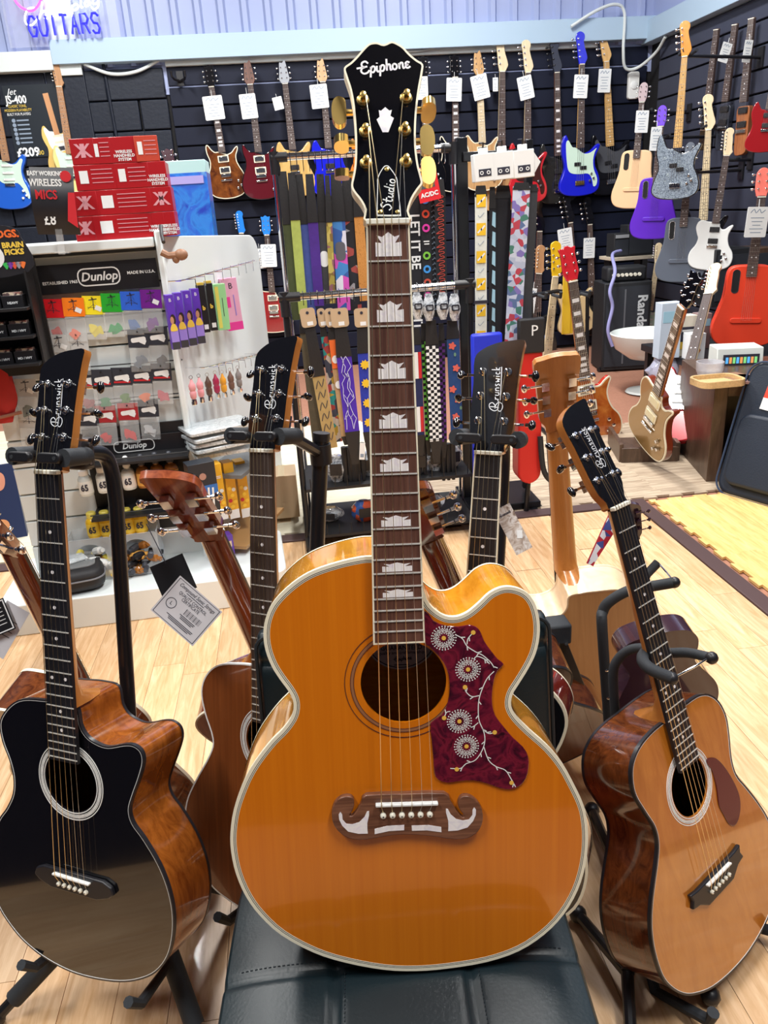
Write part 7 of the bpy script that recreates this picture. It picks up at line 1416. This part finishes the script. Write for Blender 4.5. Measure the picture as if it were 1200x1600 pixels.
cd_ = thing('cyan_disc', 'cyan drum-shaped disc cut by the left edge', 'disc', frame(onY(-8, 618, 2.75), (1, 0, 0), (0, 0, 1), (0, -1, 0))); obj('disc', MB().lathe([(0.07, -0.02), (0.075, -0.012), (0.075, 0.01), (0.06, 0.016)], 30), mat('cyan_gloss', (0.01, 0.35, 0.75), 0.3, coat=0.4), cd_, bevel=0); obj('rim', MB().ring(circ(0, 0, 0.078, 30), circ(0, 0, 0.072, 30), -0.012, 0.018), CHROME, cd_)
rc = thing('red_cloth_bag', 'red cloth bag hanging at the left edge above the cyan disc', 'bag', TR(*onY(8, 660, 2.72))); obj('cloth', crumple(0.12, 0.24, 0.06), mat('red_cloth', (0.5, 0.02, 0.02), 0.7, noise=0.2, nscale=20), rc); obj('hem', MB().tube([(-0.06, 0, 0.03), (0, -0.03, 0.025), (0.06, 0, 0.03)], 0.006, 6), mat('hem_brown', (0.35, 0.12, 0.06), 0.6), rc)
# red bag with black strap behind the cream-bound guitar
rbg = thing('red_gig_bag', 'red bag with a black carrying strap behind the pale guitar', 'bag', TR(*onZ(822, 800, 0.0))); p0 = onZ(822, 800, 0); 
obj('bag', MB().prism(rrect(0.10, 0.60, 0.05, 5), -0.05, 0.05), mat('red_nylon', (0.62, 0.015, 0.012), 0.5, bump=0.3, nscale=40), rbg, TR(0, 0, 0.45) @ RX(90), bevel=0.015, seg=3)
obj('strap', MB().tube(cat([(0.03, -0.06, 0.68), (0.07, -0.07, 0.5), (0.11, -0.07, 0.28), (0.09, -0.08, 0.17), (0.05, -0.08, 0.22), (0.04, -0.06, 0.36)], 6, False), 0.012, 8), bgm, rbg); obj('upper_pocket', MB().box((0.0, -0.045, 0.78), (0.11, 0.03, 0.14)), bgm, rbg, bevel=0.008); text('print', 'P', 0.06, PAPER, rbg, TR(0.01, -0.062, 0.80) @ RX(90))
obj('kickstand', MB().tube([(0.01, 0, 0.16), (0.0, 0.0, 0.0), (0.08, 0.05, 0.0)], 0.012, 8), BLACKM, rbg)
bb = thing('blue_cover', 'bright blue cover behind the cream-bound headstock', 'cover', TR(onY(762, 640, 2.9).x, 2.9, 0)); obj('panel', MB().box((0, 0.01, 0.42), (0.12, 0.03, 0.83)), mat('blue_panel', (0.02, 0.04, 0.65), 0.4), bb, bevel=0.01)
# ------------------------------------------------------------------ right-hand side furniture
dkw = wood('dark_brown_veneer', (0.055, 0.03, 0.018), (0.115, 0.066, 0.042), 'Z', (14, 2.0), 0.42, 0.1, 1.0)
f1_ = Vector((0.219, 0.976, 0)); f2_ = Vector((0.976, -0.219, 0))
tb = thing('cube_table', 'dark brown open cube table beside the gig bag', 'table', frame(onZ(1103, 754, 0), f2_, f1_, UZ)); hh = 0.47; ww, dd, t_ = 0.62, 0.58, 0.06
for n, c, d in (('side', (t_/2, dd/2, hh/2), (t_, dd, hh)), ('side', (ww-t_/2, dd/2, hh/2), (t_, dd, hh)), ('tabletop', (ww/2, dd/2, hh-t_/2), (ww-2*t_, dd, t_)), ('base', (ww/2, dd/2, t_/2), (ww-2*t_, dd, t_)), ('back_panel', (ww/2, dd-0.01, hh/2), (ww-2*t_, 0.02, hh-2*t_))): obj(n, MB().box(c, d), dkw, tb, bevel=0.002)
def on_t(x, y, z): return onZ(x, y, z)
ty = thing('wicker_tray', 'shallow wicker tray on the cube table', 'tray', TR(*on_t(1120, 600, hh))); wk = mat('wicker', (0.62, 0.42, 0.2), 0.7, noise=0.3, nscale=120)
obj('tray_floor', MB().prism(rrect(0.2, 0.15, 0.04), 0.002, 0.01), wk, ty); obj('tray_rim', MB().ring(rrect(0.21, 0.16, 0.045, 6), rrect(0.19, 0.14, 0.04, 6), 0.0, 0.03), wk, ty, bevel=0.003)
gd = tag(obj('glass_dish', MB().lathe([(0.05, 0.0), (0.06, 0.02), (0.062, 0.06), (0.055, 0.06), (0.052, 0.02), (0.02, 0.012)], 20), mat('glass_clear', (0.7, 0.7, 0.75), 0.08, alpha=0.45), None, TR(*on_t(1108, 585, hh+0.012))), 'small clear glass dish on the wicker tray', 'dish')
for k, (x, y, r, n) in enumerate(((1152, 592, 12, 'brown notebook lying right of the wicker tray'), (1180, 594, -18, 'tan notebook by the right edge on the cube table'))):
    o = thing('notebook', n, 'notebook', TR(*on_t(x, y, hh)) @ RZ(r)); obj('cover', MB().box((0, 0, 0.006), (0.12, 0.16, 0.012)), mat('nb%d' % k, (0.28-0.02*k, 0.15, 0.09+0.05*k), 0.6), o, bevel=0.001); obj('pages', MB().box((0.002, 0, 0.006), (0.118, 0.156, 0.009)), PAPER, o)
lr = thing('guitar_rack', 'low dark wooden floor rack holding the goldtop and red guitars', 'rack', frame(onZ(985, 722, 0), f2_ , f1_, UZ))
for n, c, d in (('base', (0.09, 0.16, 0.02), (0.28, 0.34, 0.03)), ('front_lip', (0.09, -0.01, 0.04), (0.28, 0.02, 0.08)), ('side', (-0.05, 0.16, 0.05), (0.02, 0.34, 0.10)), ('side', (0.23, 0.16, 0.05), (0.02, 0.34, 0.10)), ('divider', (0.09, 0.16, 0.05), (0.02, 0.34, 0.09))): obj(n, MB().box(c, d), dkw, lr, bevel=0.002)
gb_ = thing('gig_bag', 'navy padded gig bag leaning at the right edge', 'gig bag', frame(onZ(1170, 783, 0.0), (0.985, -0.17, 0), (0.16, 0.93, 0.33), (-0.06, -0.33, 0.94)))
_ux = (onZ(1200, 792, 0)-onZ(1117, 768, 0)).normalized(); _uy = Vector((0.30, 0.10, 0.95)).normalized(); _uy = (_uy-_ux*_uy.dot(_ux)).normalized()
gb_.matrix_world = frame(onZ(1117, 768, 0.0), _ux, _uy, _ux.cross(_uy))
nyl = mat('navy_nylon', (0.010, 0.018, 0.035), 0.55, bump=0.4, nscale=160)
obj('body', MB().prism(rrect(0.40, 0.60, 0.07, 6, 0.19, 0.30), -0.11, 0.0), nyl, gb_, bevel=0.02, seg=3)
obj('pocket', MB().prism(rrect(0.32, 0.32, 0.05, 6, 0.19, 0.21), 0.0, 0.03), nyl, gb_, bevel=0.015, seg=3)
obj('piping', MB().tube([(x, y, 0.002) for x, y in rrect(0.40, 0.60, 0.07, 6, 0.19, 0.30)], 0.005, 6, closed=True), mat('piping_navy', (0.03, 0.05, 0.1), 0.5), gb_)
lgo = obj('badge', MB().lathe([(0.04, 0), (0.04, 0.002), (0.036, 0.003)], 24, TR(0.19, 0.43, 0.001)), PAPER, gb_); obj('badge_mark', MB().ring(circ(0.19, 0.43, 0.032, 24), circ(0.19, 0.43, 0.024, 24), 0.003, 0.004), nyl, lgo)
rt = obj('ribbon_label', MB().box((0.09, 0.50, 0.003), (0.05, 0.18, 0.002)), mat('ribbon_red', (0.75, 0.06, 0.03), 0.5), gb_, RZ(-4)); obj('label_white', MB().box((0.09, 0.43, 0.0045), (0.05, 0.05, 0.001)), PAPER, rt)
# black desk with retro computer and boxes
dk_ = thing('black_desk', 'low black desk behind the cube table', 'desk', TR(onZ(1064, 562, 0.42).x+0.42, 4.27, 0)); obj('desk_top', MB().box((0.0, 0.0, 0.40), (0.8, 0.72, 0.04)), BLACK, dk_, bevel=0.003)
for x in (-0.36, 0.36):
    for y in (-0.32, 0.32): obj('leg', MB().box((x, y, 0.19), (0.04, 0.04, 0.38)), BLACK, dk_)
rcp = thing('retro_synth', 'white desktop synthesizer with a coloured screen on the black desk', 'synthesizer', frame(onZ(1155, 586, 0.42), (0.97, -0.22, 0), (0.22, 0.97, 0), UZ)); wcs = mat('console_white', (0.78, 0.82, 0.78), 0.4)
obj('case', MB().prism([(0, 0), (0.16, 0), (0.16, 0.13), (0.02, 0.13)], -0.11, 0.11, RZ(90) @ RX(90) @ Matrix.Identity(4)), wcs, rcp, bevel=0.004); scn = obj('screen', MB().box((0, -0.004, 0.075), (0.17, 0.006, 0.055)), INK, rcp)
for k in range(9): obj('screen_bar', MB().box((-0.068+0.017*k, -0.008, 0.075), (0.012, 0.002, 0.03)), mat('bar%d' % k, ((0.1, 0.4, 0.8), (0.7, 0.3, 0.1), (0.2, 0.6, 0.2))[k % 3], 0.4, emit=0.6), scn)
obj('keyboard', MB().box((0, -0.05, 0.012), (0.2, 0.09, 0.022)), wcs, rcp, bevel=0.002)
for k in range(12): obj('key', MB().box((-0.088+0.016*k, -0.06, 0.026), (0.013, 0.05, 0.006)), PAPER, rcp)
for (x, y, w_, h_, c, n) in ((1045, 560, 0.12, 0.3, (0.55, 0.65, 0.78), 'pale blue carton standing behind the goldtop neck'), (1072, 556, 0.1, 0.22, (0.75, 0.72, 0.6), 'carton with a black and yellow label behind the red guitar neck'), (1088, 562, 0.09, 0.14, (0.82, 0.84, 0.86), 'white card with an orange diamond behind the red guitar neck'), (1098, 545, 0.08, 0.2, (0.3, 0.2, 0.2), 'small picture box right of the white card')):
    p = onZ(x, y, 0.42); o = thing('carton', n, 'box', TR(*p)); obj('box', MB().box((0, 0.04, h_/2), (w_, 0.08, h_)), mat('ctn%d' % x, c, 0.5), o, bevel=0.002)
    if 'diamond' in n: obj('print', MB().prism([(0, -0.03), (0.02, 0), (0, 0.03), (-0.02, 0)], 0, 0.001), mat('print_rust', (0.6, 0.2, 0.03), 0.5), o, TR(0, -0.001, 0.05) @ RX(90))
    elif 'label' in n: obj('print', MB().box((0, -0.001, 0.12), (w_*0.9, 0.002, 0.08)), INK, o); bars(o, PAPER, TR(0, -0.003, 0.14) @ RX(90), w_*0.7, 0.05, 2); obj('print', MB().box((0, -0.002, 0.06), (w_*0.9, 0.002, 0.04)), ptop, o)
    else: obj('print', MB().box((0, -0.001, h_*0.75), (w_*0.8, 0.002, h_*0.2)), mat('print_sky', (0.35, 0.6, 0.75), 0.5), o)
shell = mat('shell_white', (0.82, 0.88, 0.86), 0.25, coat=0.4)
def bowl_chair(p, label, r=0.26, z=0.0, s=1.0, c='chair', nm='shell_chair'):
    o = thing(nm, label, c, TR(p.x, p.y, z) @ Matrix.Scale(s, 4)); prof = [(0.03, 0.22), (r*0.5, 0.235), (r*0.85, 0.30), (r, 0.40), (r*0.97, 0.405), (r*0.8, 0.32), (r*0.45, 0.26), (0.01, 0.25)]
    obj('shell', MB().lathe(prof, 36), shell, o); obj('stem', MB().lathe([(0.02, 0.02), (0.02, 0.23)], 12), shell, o); obj('foot', MB().lathe([(0.14, 0), (0.13, 0.012), (0.03, 0.03)], 24), shell, o)
bowl_chair(onZ(1010, 600, 0.05), 'white shell chair behind the goldtop guitar')
pc = onY(1158, 546, 4.13); bowl_chair(pc, 'white pedestal bowl on the black desk carrying the bright red guitar', 0.95, 0.42, (pc.z-0.425)/0.27, 'bowl', 'pedestal_bowl')
obj_ = thing('clear_bag', 'clear plastic bag heaped on the white shell chair behind the goldtop', 'bag', TR(onZ(1035, 590, 0.3).x, onZ(1035, 590, 0.3).y, 0.26)); obj('film', crumple(0.2, 0.16, 0.16), mat('film_lilac', (0.6, 0.62, 0.8), 0.2, alpha=0.6, coat=0.5), obj_)
# amplifiers
tol = mat('amp_tolex', (0.012, 0.014, 0.018), 0.6, bump=0.5, nscale=200); grl = mat('amp_grille', (0.02, 0.025, 0.035), 0.7, bump=0.6, nscale=300)
pA = onZ(975, 578, 0.0); am = thing('amplifier_stack', 'black guitar amplifier cabinet lettered Randall in the wall corner', 'amplifier', frame(pA, (0.99, -0.12, 0), (0.12, 0.99, 0), UZ))
obj('cabinet', MB().box((0, 0.16, 0.33), (0.36, 0.32, 0.66)), tol, am, bevel=0.008); obj('grille', MB().box((0.0, -0.002, 0.33), (0.32, 0.006, 0.6)), grl, am); obj('divider', MB().box((-0.02, -0.006, 0.33), (0.012, 0.004, 0.56)), mat('amp_trim', (0.12, 0.13, 0.15), 0.4), am); text('logo', 'Randall', 0.10, mat('logo_grey', (0.6, 0.65, 0.68), 0.4), am, TR(0.11, -0.007, 0.42) @ RX(90) @ RZ(-90), off=0.003)
ah = thing('valve_amplifier', 'small black amplifier head with cream knobs on the Randall cabinet' .replace('the Randall', 'the corner'), 'amplifier', am.matrix_world @ TR(0, 0.14, 0.66)); obj('case', MB().box((0, 0, 0.055), (0.30, 0.18, 0.11)), tol, ah, bevel=0.02, seg=3)
for k in range(7): obj('knob', MB().lathe([(0.013, 0), (0.012, 0.015)], 12, TR(-0.1+0.032*k, -0.09, 0.05) @ RX(90)), BONE, ah)
sh = thing('wall_shelf', 'pale wooden wall shelf above the amplifier', 'shelf', TR(*onY(990, 403, 6.3))); obj('board', MB().box((0, 0.12, 0), (0.36, 0.3, 0.025)), wood('shelf_pale', (0.6, 0.52, 0.4), (0.75, 0.68, 0.55), 'X', (10, 2), 0.5), sh, bevel=0.002)
for s in (-1, 1): obj('bracket', MB().box((s*0.13, 0.2, -0.06), (0.02, 0.12, 0.1)), BLACK, sh)
for x, y, w_, h_, n in ((1000, 396, 0.22, 0.24, 'black combo amplifier on the wall shelf'), (971, 396, 0.13, 0.18, 'small dark speaker box left on the wall shelf')):
    p = onY(x, y, 6.32); o = thing('combo_amplifier', n, 'amplifier', TR(p.x, p.y, sh.location.z+0.0125)); obj('case', MB().box((0, 0.08, h_/2), (w_, 0.16, h_)), tol, o, bevel=0.006); obj('grille', MB().box((0, -0.002, h_*0.4), (w_*0.85, 0.004, h_*0.65)), grl, o); obj('panel', MB().box((0, -0.003, h_*0.87), (w_*0.85, 0.004, h_*0.14)), mat('amp_panel', (0.35, 0.37, 0.4), 0.4), o)
cable('lilac_cable', [onY(970, 392, 6.2), onY(957, 398, 6.1), onY(961, 425, 5.8), onY(953, 455, 5.75), onY(957, 480, 5.75), onY(950, 515, 5.75), onY(957, 541, 5.75)], 0.013, mat('cable_lilac', (0.35, 0.36, 0.7), 0.5), 'lilac cable dangling from the wall shelf')
cable('floor_cable', [onZ(935, 578, 0.01), onZ(945, 572, 0.02), onZ(958, 574, 0.02), onZ(965, 564, 0.02), onZ(972, 558, 0.02)], 0.015, BLACK, 'black cable end lying on the rust carpet')
for (x, y, w_, h_, dpt, Y, n) in ((1140, 478, 0.26, 0.36, 0.25, 4.98, 'black speaker cabinet under the white electric guitar'), (1205, 470, 0.30, 0.34, 0.25, 4.95, 'brown-sided amplifier behind the bright red guitar')):
    p = onY(x, y, Y); o = thing('speaker_cabinet', n, 'amplifier', TR(p.x, p.y, p.z)); obj('cabinet', MB().box((0, dpt/2, h_/2), (w_, dpt, h_)), tol if 'black' in n else dkw, o, bevel=0.006); obj('grille', MB().box((0, -0.003, h_/2), (w_*0.85, 0.006, h_*0.8)), grl, o)
    obj('trolley_leg', MB().box((-w_*0.4, dpt/2, -p.z/2+0.001), (0.04, 0.04, p.z-0.002)).box((w_*0.4, dpt/2, -p.z/2+0.001), (0.04, 0.04, p.z-0.002)), BLACKM, o)
gst = thing('guitar_rack', 'black multi-guitar floor rack holding the sunburst guitars', 'rack', TR(onZ(880, 690, 0).x, 4.45, 0)); I = gst.matrix_world.inverted(); q0, q1 = onY(830, 462, 4.6), onY(918, 458, 4.6)
obj('rail', MB().tube([I @ q0, I @ onY(870, 455, 4.6), I @ q1], 0.012, 8), BLACKM, gst)
for q in (q0, q1): obj('upright', MB().cyl(I @ q, I @ Vector((q.x, 4.55, 0.01)), 0.012, n=8), BLACKM, gst); obj('foot', MB().cyl(I @ Vector((q.x, 4.2, 0.014)), I @ Vector((q.x, 4.75, 0.014)), 0.012, n=8), BLACKM, gst)
for k in range(4): c_ = q0.lerp(q1, (k+0.5)/4); obj('divider', MB().tube([I @ c_, I @ (c_+Vector((0, -0.14, 0.0))), I @ (c_+Vector((0, -0.15, 0.03)))], 0.010, 8), FOAM, gst)
ysw = thing('yellow_sash', 'yellow cloth sash hanging on the floor rack beside the cream bass', 'cloth', TR(*onY(884, 522, 4.5))); obj('cloth', MB().box((0, 0, 0.24), (0.05, 0.012, 0.48)).box((0.03, 0.01, 0.22), (0.03, 0.012, 0.44)), mat('yellow_cloth', (0.75, 0.47, 0.02), 0.6), ysw, bevel=0.003)
# arms that carry the guitars of the right wall
arm_pts = ((1070, 60, 5.05, 'paisley bass'), (1030, 190, 5.5, 'purple slotted guitar'), (1104, 175, 5.45, 'pale-necked black bass'), (1003, 150, 5.95, 'sand-coloured slotted guitar'), (1075, 245, 5.15, 'grey slotted guitar'), (1138, 225, 5.05, 'white electric guitar'))
for x, y, Y, n in arm_pts:
    p = onY(x, y+25, Y+0.03); o = thing('guitar_hanger', 'long black wall hanger behind the '+n, 'hanger', TR(XR-0.02, p.y+0.25, p.z)); I = o.matrix_world.inverted()
    obj('arm', MB().tube([(0, 0, 0), tuple(I @ (p+Vector((0.05, 0.06, 0)))), tuple(I @ p)], 0.010, 8), BLACK, o); obj('plate', MB().box((0.0, 0, 0), (0.012, 0.06, 0.12)), BLACK, o)
    for s in (-1, 1): obj('prong', MB().tube([tuple(I @ p), tuple(I @ (p+Vector((s*0.04, -0.01, 0)))), tuple(I @ (p+Vector((s*0.04, -0.07, 0.01))))], 0.009, 8), FOAM, o)

pl_ = thing('display_pedestal', 'black pedestal under the bright blue box behind the display unit', 'pedestal', TR(lg.location.x, lg.location.y, 0)); obj('column', MB().box((0, 0.1, (lg.location.z-0.01)/2-0.002), (0.22, 0.22, lg.location.z-0.014)), BLACK, pl_, bevel=0.004); obj('cap', MB().box((0, 0.1, lg.location.z-0.018), (0.24, 0.24, 0.012)), BLACK, pl_)
_b = onY(318, 470, 4.0); st9 = thing('guitar_stand', 'tall black pole stand behind the display unit carrying a dark-headed guitar', 'guitar stand', TR(_b.x, 4.1, 0), 'floor guitar stands'); obj('pole', MB().cyl((0, 0.02, 0.0), (0, 0.02, _b.z+0.3), 0.014, n=10), BLACKM, st9); obj('cradle', MB().tube([(-0.08, -0.16, _b.z+0.01), (-0.08, 0.0, _b.z-0.015), (0.08, 0.0, _b.z-0.015), (0.08, -0.16, _b.z+0.01)], 0.01, 8), FOAM, st9); obj('base', MB().lathe([(0.16, 0), (0.16, 0.01), (0.03, 0.03)], 20), BLACKM, st9)
